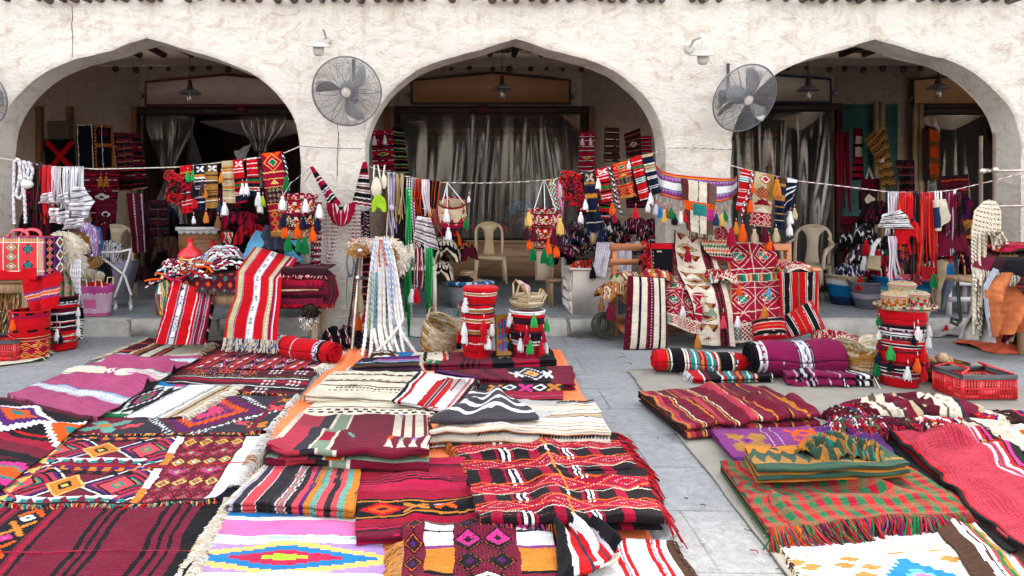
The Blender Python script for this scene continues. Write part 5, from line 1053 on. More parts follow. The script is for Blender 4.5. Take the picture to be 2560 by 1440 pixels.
hung('camel_band', 'long maroon band with white ladder stripes hanging from the garland to the floor',[(786,500),(804,500),(802,760),(770,764)],6.80,Cv(20,200, 'M',5).seq('h', 'M2 w.5 C2 K2 w.4 K1 w.4',16),over=False,group='red camel trappings on the first pier',cat='camel trapping',tas=[(783,762,34, 'K'),(774,772,30, 'w')])
hung('camel_band', 'dark maroon fringed band with white crosses right of the pier',[(905,528),(924,526),(926,600),(902,602)],YP,Cv(20,80, 'M',6).seq('h', 'M2 w.4 K2 w.4',9).chk((0,0,1,1),3,20, 'K'),over=False,group='red camel trappings on the first pier',cat='camel trapping')
hung('camel_band', 'narrow maroon band with white dashes hanging beside the metal rack',[(897,620),(905,620),(880,800),(868,832)],6.62,Cv(10,120, 'M',7).seq('h', 'M2 w.4 K1',30),over=False,group='red camel trappings on the first pier',cat='camel trapping')
b=MB()
for k in range(9):b.tube([P(876+9*math.cos(a)+rnd.uniform(-2,2),657+34*math.sin(a)+rnd.uniform(-3,3),YP-.02-.01*k*.5) for a in np.linspace(0,6.3,20)],.006,5, 'H')
b.tube([P(868,690,YP),P(866,740,YP),P(868,770,YP)],.005,5, 'H')
b.out('rope_coil',solid('blue_grey_rope',(.22,.27,.30),.8,.2,40,.3,200),None,cols=False,smooth=True,label='blue grey rope coil hung on the first pier',cat='rope')
o=MB()
for xs in ((936,934,938,940),(944,950,948,942),(962,958,950,944)):braid(o,[P(x,y,LY-.02) for x,y in zip(xs,(412,440,475,500))],.009, 'w', 'E')
o.lathe(P(941,470,LY-.05),[(.01,-.10),(.05,-.06),(.055,.0),(.04,.07),(.01,.11)],12, 'E',caps=False);o.lathe(P(960,455,LY-.02),[(.01,-.07),(.03,-.03),(.03,.04),(.01,.08)],10, 'E',caps=False)
o.out('white_tassel_bag',M_['yarn'],None,smooth=True,label='cream pompon and white braids at the left end of the central line',cat='tassel bunch',group=BG)
crumple('green_ball', 'bright lime green cloth ball tied under the white braids',P(947,530,LY-.08),S(36,LY),.12,S(38,LY),Cv(20,20, 'Q',2),4,fold=.25)
strands('cord_bundle', 'lilac and white cord bundle knotted halfway, beside the lime green ball',968,990,432,600,LY,['V', 'w', 'L', 'V'],11,.007,group=BG,seed=12,knots=[(978,520,9, 'V')],spread=.9,rad=.004)
strands('cord_bundle', 'tan cord bundle doubled over the central line',990,1010,436,560,LY-.02,['e', 'A', 'e'],10,.007,group=BG,seed=13,spread=.8,rad=.0045)
strands('black_straps', 'plain black straps behind the tan cords',1005,1016,440,700,LY+.01,['K', 'K'],4,.02,group=BG,seed=14)
o=MB()
for x,c1,c2,yl in ((1018, 'w', 'C',640),(1024, 'w', 'K',800),(1030, 'w', 'K',760),(1036, 'I', 'w',700)):braid(o,[P(x,445,LY-.02),P(x-1,520,LY-.05),P(x-3 if x<1030 else x+6,600,LY-.05),P(x+6,yl,LY-.06)],.008,c1,c2)
o.out('cord_bundle',M_['yarn'],None,smooth=True,label='red, black and white checked braids hanging to the step',cat='cords',group=BG)
for k,(x0,x1,y0,yl,lab) in enumerate([(1016,1026,470,870, 'long shiny green ribbon bundle left of the checked braids'),(1066,1080,620,800, 'shiny green ribbons hanging in front of the white stool')]):
 strands('green_ribbon',lab,x0,x1,y0,yl,LY-.05-.1*k,['G', 'g', 'G', '0a8a48'[:0] or 'g'],6,.022,group='shiny green ribbons',seed=20+k,loops=False,spread=1.2)
strands('orange_black_straps', 'black and orange striped straps on the central line',1038,1056,448,560,LY-.03,['KOK', 'OKR', 'KROK'],7,.022,group=BG,seed=15,spread=1.1)
strands('pink_straps', 'white straps with fine pink stripes on the central line',1056,1072,450,540,LY-.04,['wVJ', 'VwL', 'wJw'],6,.024,group=BG,seed=16,dx=4)
o=hung('woven_bag', 'white and grey striped bag with red lines and long strap below the central line',[(1045,540),(1078,545),(1098,628),(1035,600)],LY-.08,Cv(50,60, 'w',9).seq('h', 'w2 J.4 w1 H2 J.4 w1.4 X1 w.5',3),over=False,amp=.03,group=BG,cat='bag')
strands('bag_strap',None,1062,1080,600,800,LY-.10,['wVJ', 'VwV'],4,.022,seed=17,loops=False,spread=.6,parent=o,cat=None)
hung('woven_band', 'black band with fine orange lines, widest strap on the central line',[(1072,452),(1102,455),(1092,525),(1068,522)],LY-.02,Cv(28,50, 'K',10).vs([(.35,.38),(.6,.64),(.93,1)], 'O'),group=BG)
strands('tan_straps', 'salmon tan strap loop with a green tag below the black band',1066,1092,515,600,LY-.03,['A', 'c', 'A'],5,.022,group=BG,seed=18,loops=False,dx=14)
strands('cord_bundle', 'red and white checked tassel cords in front of the zebra striped rugs',1040,1058,620,730,LY-.12,['C', 'w', 'K', 'C'],7,.01,group=BG,seed=19,loops=False,rad=.006,spread=1.3)
o=thing('tassel_pair', 'red and white tassel pair hanging low by the green ribbons', 'tassel',P(1030,720,6.6))
tass(o,[(1030,722,34, 'w'),(1040,722,34, 'R'),(1028,610,34, 'E')],6.6)
o=thing('hanging_basket', 'single round kilim basket with white tassels hanging from the central line', 'basket',P(1132,560,6.8), 'tasselled baskets hung from the lines')
cb=Cv(150,40, 'e',5,.006);cb.hs([(0,.10),(.90,1)], 'C').tri((0,.1,1,.9),5, 'C').lat((.0,.12,1,.88),5,1, 'eGqO',[.62,.5,.3,.2],stag=False).dots((0,.3,1,.7),60,6, 'R',.25)
tier(o,1130,506,34,14,50,6.8,cb,1.02)
b=MB();cpt=P(1132,556,6.8);b.lathe(cpt,[(S(34,6.8),0),(S(33,6.8),-.01),(.01,-.012)],24, 'U',caps=False);b.out('basket_floor',M_['cloth'],o)
b=MB()
for x in (1106,1118,1160):b.tube([P(x,508 if x !=1118 else 522,6.72),P(1118,456,LY)],.0045,4,('w', 'M'))
b.out('hanging_cord',M_['yarn'],o)
tass(o,[(1116,522,32, 'w',60),(1121,568,30, 'w',10),(1165,545,26, 'G'),(1172,490,14, 'w')],6.6)
o=thing('hanging_basket', 'tasselled kilim basket ladder right of the beige chair', 'basket',P(1362,640,6.9), 'tasselled baskets hung from the lines')
tier(o,1360,528,42,8,28,6.9,kilwall(11));tier(o,1358,562,40,7,30,6.9,kilwall(12, 'R'));tier(o,1352,592,32,6,22,6.9,kilwall(13, 'C'))
tass(o,[(1322,530,34, 'y'),(1400,545,40, 'y'),(1333,565,38, 'M'),(1316,562,36, 'D'),(1385,570,40, 'M'),(1398,580,36, 'D'),(1325,592,30, 'O'),(1372,598,36, 'O'),(1390,608,34, 'O'),(1332,615,36, 'G'),(1360,622,36, 'G'),(1376,630,34, 'G')],6.66,10)
b=MB()
for x,xt in ((1335,1358),(1390,1362),(1362,1360)):b.tube([P(x,525,6.8),P(xt,450,LY)],.0045,4,('w', 'M'))
b.out('hanging_cord',M_['yarn'],o)
hung('green_band', 'green and white patterned band with red rosettes right of the second basket ladder',[(1370,452),(1386,450),(1402,522),(1384,528)],LY-.03,Cv(22,60, 'G',14).chk((0,0,1,1),5,14, 'w').dots((0,0,1,1),2,6, 'R',.4),group=BG)
strands('reed_bundle', 'cream felt tube with pink cord hanging beside the red crochet',1396,1404,450,555,LY-.04,['i', 'e', 'w'],4,.014,group=BG,seed=22,loops=False,dx=6)
crochet('red_crochet', 'bunched red crocheted band leading the right row of bags',1428,472,44,66,52,5)
hung('woven_band', 'black and tan banded strap with a cream star, left in the central right row',[(1459,432),(1483,430),(1508,578),(1468,580)],LY-.03,band('X2 Z.6 X.4 A1 X.6 N2.5 A.3 Z1 A.3 N2 N2 A.5 K.5 N3 E.3 N3',26,120,8, 'Xe'),group=BG,tas=[(1463,498,26, 'w'),(1495,446,26, 'w',24)])
hung('woven_band', 'bright red band with green stripe and white star in the central right row',[(1488,426),(1518,418),(1534,506),(1508,510)],LY-.03,band('R3 w.4 R1.2 w.4 R1.6 K1 R1 G1.6 R.8 K1 R1 w.4 R1 w.4 R1.6 N1',26,90,9, 'Rw'),group=BG)
hung('woven_band', 'lower red and black band behind the green striped band',[(1500,500),(1530,505),(1522,545),(1500,545)],LY+.04,band('R2 K1 G1 R2 K2 w.4 R1',24,40,10),group=BG,over=False)
o=MB();braid(o,[P(1522,415,LY-.05),P(1532,450,LY-.06),P(1540,500,LY-.06),P(1556,540,LY-.05)],.013, 'K', 'w');braid(o,[P(1528,414,LY-.03),P(1540,470,LY-.05),P(1550,520,LY-.05)],.010, 'C', 'q')
o.out('twisted_cord',M_['yarn'],None,smooth=True,label='thick twisted black, red and cream cords between two bands',cat='rope',group=BG)
hung('kilim_bag', 'red and cream diamond kilim bag in the central right row',[(1528,414),(1574,402),(1590,490),(1552,498)],LY-.04,kilimbag(52,90,15, 'R'),group=BG,amp=.02)
hung('woven_band', 'wide red band with white and teal pinstripes in the central right row',[(1576,398),(1602,390),(1624,494),(1600,502)],LY-.04,band('R1.5 w.3 R1.5 G1 R1 w.3 R2 K.5 w.4 T.4 w.4 T.4 w.4 K.4 R2.5 w.3 R.5 w.3 R2.5 w.3',28,100,16),group=BG,tas=[(1572,402,20, 'w',4),(1626,482,28, 'w'),(1620,505,24, 'w')])
hung('woven_band', 'navy and cream banded strap at the right end of the central line',[(1604,390),(1631,384),(1651,482),(1628,488)],LY-.04,band('e1 K.5 N2.5 w.3 e.5 N.3 e.8 K.3 e1 w.6 N2 w.4 e.6 w.3 N3 w.3 N.5 w.3 N2 K1',26,110,17),group=BG)
o=thing('tassel_row', 'loose orange, crimson and red tassels under the central right row of bags', 'tassel',P(1530,560,6.8))
tass(o,[(1530,508,28, 'O'),(1537,530,24, 'C'),(1589,518,26, 'R'),(1452,530,26, 'w'),(1495,520,30, 'N')],6.8)
c=Cv(180,50, 'w',21,.003)
for y0,s_ in ((0,1),(.62,-1)):
 sp=[('Z',.05),('p',.05),('L',.12),('G',.03)]
c.hs([(0,.04)], 'R').hs([(.04,.12)], 'Z').hs([(.12,.17),(.30,.33)], 'p').h(.17,.30, 'L').tri((0,.17,1,.30),26, 'p').h(.33,.36, 'G').h(.66,.69, 'G').h(.69,.82, 'L').tri((0,.69,1,.82),26, 'p').h(.82,.90, 'p').h(.90,.95, 'Z').h(.95,1, 'R')
n=120;u,v=np.meshgrid(np.linspace(0,1,n+1),np.linspace(0,1,41));X=np.zeros(u.shape+(3,))
px=1634+(1842-1634)*u;ytop=np.interp(u,[0,.10,.25,.5,.8,.97,1],[408,428,436,441,446,446,440]);ybot=np.interp(u,[0,.08,.25,.5,.8,.93,1],[455,488,498,503,505,498,480])
Yv=7.10-.16*np.clip(1-np.abs(2*u-1)**6,0,1)+.012*np.sin(u*40)*v;X[...,0]=(px-CX)/F*Yv;X[...,1]=Yv;X[...,2]=H-(ytop+(ybot-ytop)*v-CY)/F*Yv
pw=grid('pier_band',X,c,M_['cotton'],None,.006,0,label='wide white band with purple and yellow trim wrapped round the second pier',cat='woven band')
tass(pw,[(1640,510,26, 'V'),(1650,516,28, 'B'),(1660,524,30, 'y'),(1678,518,28, 'G'),(1686,534,28, 'K'),(1702,528,30, 'w'),(1711,530,24, 'R'),(1791,534,30, 'n'),(1805,534,30, 'y'),(1812,526,26, 'G'),(1668,520,24, 'a')],6.84,22)
c=Cv(60,110, 'E',23,.006);c.v(0,.10, 'U').v(.10,.2, 'm').v(.46,.49, 'X').v(.72,.78, 'm').v(.78,1, 'u').box((0,.40,1,.58), 'O').box((.3,.44,.7,.66), 'T').box((.7,.5,1,.72), 'I').dots((0,.38,1,.74),14,14, 'K',.3).spk(.02, 'a')
for yy in range(110):
 pass
o=hung('cream_runner', 'cream runner with brown edges and a slanted orange and teal stripe on the second pier',[(1702,446),(1792,462),(1782,590),(1716,576)],6.86,c,over=False,cat='runner',amp=.02,fr=(16, 'Uue',70))
hung('woven_band', 'red striped band at the left end of the right line',[(1852,424),(1878,430),(1870,528),(1838,525)],LY-.03,band('R1 w.3 R1 w.5 T.4 w.4 T.4 w.4 K.4 R2.5 w.3 R.5 w.3 R2 w.3 R2 w.4 T.3 w.4 R2',28,110,31),group=BG)
o=MB();braid(o,[P(1882,430,LY-.06),P(1876,470,LY-.07),P(1860,512,LY-.07),P(1856,540,LY-.07)],.014, 'C', 'w');o.out('twisted_cord',M_['yarn'],None,smooth=True,label='red and white twisted cord beside the first band of the right line',cat='rope',group=BG)
ck=Cv(56,140, 'e',33,.012);ck.box((.6,0,1,.5), 'A').lat((.2,.0,.9,.20),1,1, 'CqC',[1,.8,.5]).lat((.1,.24,.8,.50),1,1, 'KA',[1,.9]).chk((.28,.28,.62,.46),5,5, 'C').tri((0,.48,1,.60),1, 'C').chk((.3,.50,.7,.60),5,4, 'K').tri((0,.64,1,.74),1, 'q').box((0,.74,1,.98), 'C').lat((0,.76,1,.98),4,2, 'qCO',[1,.7,.3])
hung('kilim_bag', 'beige and red patchwork kilim bag on the right line',[(1888,430),(1935,440),(1926,568),(1872,562)],LY-.05,ck,group=BG,amp=.02,tas=[(1876,500,30, 'O',6),(1880,456,26, 'O',6)])
o=hung('woven_band', 'navy banded strap with big mustard tassel on the right line',[(1938,442),(1964,447),(1960,575),(1934,572)],LY-.04,band('U2 A1 N3 Z.5 A1 Z.5 N2 A.4 N2 A.4 N2 e.3 N3',26,120,34),group=BG)
tass(o,[(1942,448,42, 'Z',6)],LY-.12)
hung('woven_band', 'slanting navy and white strap with a row of white tassels',[(1968,446),(1992,452),(1985,500),(1955,545)],LY-.03,band('w1 N1.5 w.6 N1 w.6 N2 w.4 N3',26,80,35),group=BG,tas=[(1976,528,30, 'w'),(1974,558,30, 'w'),(1986,520,26, 'e')])
o=thing('tassel_row', 'big crimson, orange and cream tassels in front of the right arch floor', 'tassel',P(1870,640,6.8))
tass(o,[(1828,570,44, 'C'),(1856,560,44, 'O'),(1886,572,34, 'e'),(1922,590,34, 'O'),(1912,566,40, 'M'),(1940,570,34, 'e'),(1840,555,30, 'Z')],6.75)
o=strands('striped_straps', 'white strap with red and black stripes and gathered cup on the right line',2222,2246,482,590,LY-.04,['wVJVw', 'VwXw', 'wJVw'],5,.035,group=BG,seed=31,spread=1.1)
c=Cv(60,40, 'w',36).seq('h', 'w1 H.6 w.5 J.4 w.5 X1 w.6',4)
hung('strap_cup',None,[(2206,536),(2250,525),(2275,572),(2190,568)],LY-.10,c,cat=None,over=False,amp=.035,folds=1)
so_=bpy.data.objects.get('strap_cup');so_.parent=o;so_.location=Vector(WL[so_])-Vector(WL[o])
strands('strap_tail',None,2220,2244,590,712,LY-.10,['wVJVw', 'VwLw'],3,.034,seed=32,loops=False,spread=.8,parent=o,cat=None,dx=8)
for (x0,x1,yl,cs,lab,sd,dx) in ((2250,2282,640,['RO', 'R', 'RrR'], 'first bunch of scarlet straps with orange stripes on the right line',41,0),(2284,2300,700,['K', 'KD', 'DR'], 'black and wine straps between the two scarlet bunches',42,-4),(2304,2342,690,['RO', 'R', 'RJ', 'R'], 'second longer bunch of scarlet straps on the right line',43,-2),(2366,2384,640,['mVm', 'M', 'mIm'], 'burgundy straps with thin white lines on the right line',44,0),(2384,2400,620,['K', 'M'], 'dark straps at the right end of the right line',45,6)):
 o=strands('hanging_straps',lab,x0,x1,482,yl,LY-.05,cs,9,.028,group=BG,seed=sd,spread=1.5,dx=dx)
 fringe(o,[P(x0+dx,yl-24,LY-.06),P(x1+dx,yl-20,LY-.06)],(0,0,-1),S(34,LY), 'ROKMP' if sd !=43 else 'RR',60,hang=True,w=.006,curl=.4,seed=sd)
crumple('scarlet_scarf', 'knotted mass of scarlet scarf halfway down the first scarlet straps',P(2268,610,LY-.06),.26,.16,.22,Cv(40,40, 'R',3).seq('v', 'R3 O.3 R2',6),21)
crumple('burgundy_scarf', 'burgundy scarf with thin white lines tied in loops on the right line',P(2376,640,LY-.02),.32,.2,.26,Cv(50,40, 'm',3).seq('h', 'm3 V.3',8),22)
c=Cv(30,50, 'E',37);c.box((0,.25,.3,.9), 'n')
hung('felt_bag', 'small cream felt bag with a dark blue side hung by white rope',[(2334,500),(2358,498),(2374,540),(2342,578)],LY-.12,c,over=False,amp=.01,thick=.05,cat='bag',group=BG)
o=MB()
for x in (2338,2344,2352):braid(o,[P(x,478,LY-.06),P(x+1,502,LY-.10)],.009, 'w', 'E')
o.out('rope_loop',M_['yarn'],None,smooth=True,label='short white rope loops holding the felt bag',cat='rope')
strands('bobble_string', 'cream knotted cord with small red beads at the right end of the line',2384,2390,476,516,LY-.03,['w', 'E'],3,.012,group=BG,seed=46,loops=False,rad=.006,knots=[(2386,516,5, 'R'),(2392,508,4, 'R'),(2382,500,5, 'w')])
o=thing('blue_tassel', 'light blue tassel on a maroon cord below the burgundy straps', 'tassel',P(2374,700,6.75));tass(o,[(2376,660,34, 'B',40)],6.75)
o=thing('green_tassel', 'dark green tassel hanging below the scarlet straps', 'tassel',P(2331,710,6.75));tass(o,[(2334,684,34, 'G',30)],6.75)
def loft(name,label,left,right,cv,amp=.012,folds=2,seed=1,thick=.006,cat='cloth',group=None,parent=None,fr=None,mat='cloth',world=False):
 Lp=np.array([p if world else P(*p) for p in left]);Rp=np.array([p if world else P(*p) for p in right])
 def res(A,n):
  s=np.concatenate([[0],np.cumsum(np.linalg.norm(A[1:]-A[:-1],axis=1))]);t=np.linspace(0,s[-1],n+1)
  B=np.stack([np.interp(t,s,A[:,k]) for k in range(3)],1)
  for _ in range(2):B[1:-1]=(B[:-2]+2*B[1:-1]+B[2:])/4
  return B
 n,m=cv.hh,cv.w;A,B=res(Lp,n),res(Rp,n);u,v=np.meshgrid(np.linspace(0,1,m+1),np.linspace(0,1,n+1))
 X=A[:,None]*(1-u)[...,None]+B[:,None]*u[...,None]
 f=amp*np.sin(u*folds*6.28+seed+v*1.5)+amp*.8*fbm(u*4,v*5,seed,3)
 X[...,1] -=f*1.0;X[...,2] +=f*.5*np.abs(np.gradient(X[...,1],axis=0))/(np.abs(np.gradient(X[...,1],axis=0))+np.abs(np.gradient(X[...,2],axis=0))+1e-6)
 X[...,2]=np.maximum(X[...,2],.006)
 o=grid(name,X,cv,M_[mat],parent,thick,0,label=label,cat=cat,group=group)
 if fr:fringe(o,X[-1],(0,-.25,-1),fr[0],fr[1],fr[2],hang=True,w=.006,curl=.25,seed=seed)
 return o
def pillow(name,label,quad,Yt,Yb,th,cv,seed=1,cat='cushion',group=None,back='C'):
 q=[np.array(P(x,y,Y)) for (x,y),Y in zip(quad,(Yt,Yt,Yb,Yb))];ny,nx=cv.hh,cv.w
 u,v=np.meshgrid(np.linspace(0,1,nx+1),np.linspace(0,1,ny+1))
 X=(q[0]*(1-u)[...,None]+q[1]*u[...,None])*(1-v)[...,None]+(q[3]*(1-u)[...,None]+q[2]*u[...,None])*v[...,None]
 nn=np.cross(q[3]-q[0],q[1]-q[0]);nn /=np.linalg.norm(nn)
 if nn[1]>0:nn=-nn
 pr=(np.clip(1-np.abs(2*u-1)**3.2,0,1)*np.clip(1-np.abs(2*v-1)**3.2,0,1))**.45
 pr=pr*(1+.12*fbm(u*5,v*5,seed,3))
 A=X+nn*(pr*th*.5)[...,None];B=X-nn*(pr*th*.5)[...,None]
 o=thing(name,label,cat,tuple((q[3]+q[2])/2),group)
 grid('cover',A,cv,M_['cloth'],o);grid('back_cover',B[:,::-1],back,M_['cloth'],o)
 b=MB();ring=[tuple(p) for p in np.concatenate([X[0,::3],X[::3,-1],X[-1,::-3],X[::-3,0]])];b.tube(ring+[ring[0]],.007,5,back,caps=False);b.out('piping',M_['yarn'],o,smooth=True)
 return o
def sadu(w_=70,h_=150,base='R',seed=1):
 c=Cv(w_,h_,base,seed,.004)
 for x0 in (.36,.84):c.v(x0-.10,x0+.10, 'm').tri((x0-.10,0,x0-.055,1),26, 'H', 'l').tri((x0+.055,0,x0+.10,1),26, 'H', 'r').vs([(x0-.105,x0-.095),(x0+.095,x0+.105),(x0-.05,x0-.04),(x0+.04,x0+.05)], 'V')
 c.v(.32,.40, 'w');n=9
 for k in range(n):
  y=(k+.5)/n;c.lat((.32,y-.5/n,.40,y+.5/n),1,1,['Kw', 'w', 'KwK'][k % 3],[1,.7] if k % 3==0 else ([.2] if k % 3==1 else [1,.8,.3]));c.h(0,0, 'K')
  c.box((.32,y-.5/n,.40,y-.5/n+.008), 'K')
 c.vs([(.05,.06),(.66,.68)], 'w').vs([(.0,.02),(.96,1)], 'm')
 return c
def blackred(w_=80,h_=80,seed=1,axis='v'):
 c=Cv(w_,h_, 'r',seed,.005);c.seq(axis, 'R1.6 w.25 X.2 A.4 w.25 K3 w.25 A.5 X.3 w.25 R3 X.2 A.5 X.2 R3 w.25 X.3 A.5 w.25 K3 w.25 A.4 X.2 w.25 R1.6',1);return c
def chair(name,label,x,y,rz,mat,arms=False,z0=PZ):
 o=thing(name,label, 'chair',(x,y,z0));o.rotation_euler=(0,0,rz);WL[o]=np.array([0,0,0.])
 hw,hd,sh,bh=.225,.21,.43,.93
 b=MB();n=12;u,v=np.meshgrid(np.linspace(-1,1,n+1),np.linspace(-1,1,n+1));r=np.clip(np.abs(u)**6+np.abs(v)**6,0,2)
 X=np.stack([u*hw*(1-.04*(v>0)),v*hd,sh-.012*np.cos(u*1.5)*np.cos(v*1.5)-.03*sst(.8,1.,-v)-.015*sst(.85,1,np.abs(u))],-1)[::-1]
 st_=grid('seat',X,None,mat,o,.012,-1)
 b.box((0,-hd+.01,sh-.045),(hw*1.8,.012,.055),bev=.005)
 for sx in (-1,1):b.box((sx*(hw-.012),0,sh-.04),(.012,hd*1.8,.05),bev=.005)
 b.out('seat_apron',mat,st_,cols=False)
 for sx in (-1,1):
  for sy in (-1,1):
   b=MB();V=[]
   for k,(zz,w_) in enumerate([(sh-.02,.055),(sh*.5,.042),(0,.034)]):
    ox=sx*(hw-.02+(1-zz/sh)*.035);oy=sy*(hd-.02+(1-zz/sh)*.04)
    V +=[(ox-w_/2,oy-.018,zz),(ox+w_/2,oy-.018,zz),(ox+w_/2,oy+.018,zz),(ox-w_/2,oy+.018,zz)]
   b.add(V,[(0,1,5,4),(1,2,6,5),(2,3,7,6),(3,0,4,7),(4,5,9,8),(5,6,10,9),(6,7,11,10),(7,4,8,11),(8,9,10,11),(3,2,1,0)]);b.out('leg',mat,o,cols=False)
 b=MB()
 ang=np.linspace(0,math.pi,15);W=.205
 arch=[(-W,hd-.02,sh)]+[(-W*1.03,hd+.02,sh+.2)]+[(-W*math.cos(a)*1.03,hd+.045+.03*math.sin(a),sh+.33+.17*math.sin(a)**.8) for a in ang]+[(W*1.03,hd+.02,sh+.2),(W,hd-.02,sh)]
 b.tube(arch,.022,8,flat=.6,up=(0,1,0));b.out('back_frame',mat,o,cols=False,smooth=True)
 m=16;u,v=np.meshgrid(np.linspace(-1,1,11),np.linspace(0,1,m+1));wd=.095-.028*np.sin(v*math.pi)+.075*sst(.75,1,v)
 X=np.stack([u*wd,hd-.005+.055*v+.012*u*u,sh-.01+v*.49],-1)[::-1]
 bs_=grid('back_slat',X,None,mat,o,.009,0)
 if not arms:
  b=MB()
  for i in range(9):
   for j in range(13):wv=.095-.028*math.sin(j/13*math.pi);b.box(((i-4)/4*wv*.82,hd-.012+.052*(j/13),sh+.03+j*.031),(.010,.007,.018))
  b.out('woven_relief',mat,bs_,cols=False)
 else:
  for sx in (-1,1):
   b=MB();b.tube([(sx*.20,hd+.04,sh+.33),(sx*.27,hd-.08,sh+.26),(sx*.285,-.02,sh+.23),(sx*.27,-hd+.03,sh+.20),(sx*.25,-hd,sh+.1),(sx*.24,-hd+.01,sh-.03)],[.026,.03,.032,.03,.022,.022],8,flat=.6);b.out('armrest',mat,o,cols=False,smooth=True)
 return o
chair('plastic_chair', 'beige plastic chair with woven pattern back standing alone before the central shop',(1225-CX)/F*10.6,10.6,0,M_['beige'])
chair('plastic_armchair', 'taupe plastic armchair standing behind the right end of the wooden bench',(2018-CX)/F*8.9,8.9,-.75,M_['taupe'],True)
chair('plastic_chair', 'pale grey plastic chair behind the yarn trolley in the left arch',(262-CX)/F*8.6,8.9,.5,M_['taupe'])
def bagwall(spec,seed=1,tri=None,w_=120,h_=30):
 c=Cv(w_,h_, 'R',seed,.003);c.seq('h',spec,1)
 if tri:
  for (y0,y1,n,col) in tri:c.tri((0,y0,1,y1),n,col)
 return c
def basket(label,px,Y,z0,h,r0,r1,cv,tl=(),group=None,name='woven_basket',rimc='M',seed=1,dx=0,open_=True,inner='D'):
 x=(px-CX)/F*Y+dx;o=thing(name,label, 'basket',(x,Y,z0),group);n=56;m=cv.hh
 th,t=np.meshgrid(np.linspace(0,2*np.pi,n+1)-math.pi/2,np.linspace(1,0,m+1))
 r=(r0+(r1-r0)*t)*(1+.03*np.sin(t*3.1))*(1+.09*fbm(np.cos(th)*1.5+seed*3,np.sin(th)*1.5+t*2,seed,2));zz=z0+t*h+.004*fbm(np.cos(th)*2,np.sin(th)*2+t,seed+4,2)
 X=np.stack([x-np.cos(th)*-r,Y+np.sin(th)*r,zz],-1)
 grid('basket_wall',X,cv,M_['cloth'],o,.008,0)
 b=MB();b.tube([(x+math.cos(a)*r1*1.01,Y+math.sin(a)*r1*1.01,z0+h+.002) for a in np.linspace(0,2*math.pi,40)],.008,6,rimc,caps=False);b.out('rim',M_['yarn'],o,smooth=True)
 b=MB();b.lathe((x,Y,z0+.002),[(.001,0),(r0*.98,0)],30,inner,caps=False);b.lathe((x,Y,z0+h*.8),[(.001,0),(r0*.9+r1*.1,0)],30,inner,caps=False);b.out('basket_floor',M_['cloth'],o)
 for q in tl:
  tx,ty,tl_,tc=q[:4];an=math.asin(max(-1,min(1,((tx-CX)/F*(Y-.1)-x)/(r1*1.12))));xx=x+math.sin(an)*(r1+.02);yy=Y-math.cos(an)*(r1+.025);z=H-(ty-CY)/F*yy
  tassel(o,(xx,yy,z),tc,S(tl_,yy),cord=q[4] if len(q)>4 else .05,ccol='w')
 return o
YT=5.88;k_=YT/F;z_=lambda y,Y=YT:H-(y-CY)/F*Y
gs = 'stacked woven baskets on the maroon rugs'
basket('bottom basket of the left stack, deep red with two thin white lines',1192,YT,.05,z_(832)-.05,.112,.135,bagwall('R3 w.15 R.3 w.15 R3 K.2 R2 w.15 R1',1),[(1218,838,34, 'w'),(1162,826,32, 'w'),(1136,846,26, 'K'),(1143,830,26, 'R'),(1225,862,20, 'm')],gs)
basket('second basket of the left stack with red and tan stripes',1194,YT,z_(838),z_(780)-z_(838),.125,.142,bagwall('R2 w.3 A1 w.3 R3 w.3 A1.5 w.3 R1',2),[(1161,806,32, 'w'),(1208,800,34, 'R'),(1207,828,28, 'R'),(1228,810,28, 'w'),(1231,824,18, 'G'),(1218,845,10, 'w')],gs)
basket('third basket of the left stack with white and brown lines',1192,YT,z_(782),z_(758)-z_(782),.135,.143,bagwall('R2 w.5 A2 w.5 R1',3,h_=16),[(1146,776,14, 'G')],gs)
basket('top basket of the left stack, bright red with a felt rim',1201,YT,z_(766),z_(722)-z_(766),.120,.150,bagwall('R1 w.3 A.9 w.3 R4 C1 K1',4),[(1164,744,36, 'w')],gs,rimc='R')
b=MB();b.lathe((( 1201-CX)/F*YT,YT,z_(724)),[(.12,0),(.150,.008),(.155,.022),(.14,.03),(.001,.028)],36, 'R',caps=False);b.out('felt_disc',M_['yarn'],None,smooth=True,label='thick red felt lid closing the top basket of the left stack',cat='felt disc')
basket('bottom basket of the middle stack, dark red with a triangle border',1318,YT,.05,z_(826)-.05,.120,.145,bagwall('K1.2 D1 w.2 V.7 w.2 C4',5,[(.31,.40,20, 'K')]),[(1300,846,30, 'w'),(1322,850,34, 'g'),(1314,828,30, 'C'),(1357,826,30, 'C'),(1352,856,30, 'R'),(1366,856,26, 'w'),(1277,850,28, 'D'),(1271,832,26, 'D')],gs)
basket('top basket of the middle stack, dark brown with red band and green tassels',1318,YT,z_(830),z_(776)-z_(830),.138,.150,bagwall('w.6 R.9 D2 R2 D1',6),[(1332,786,32, 'g',.02),(1368,800,28, 'g',.04),(1276,782,34, 'w',.02),(1270,806,26, 'R',.05),(1281,806,14, 'M')],gs,rimc='w')
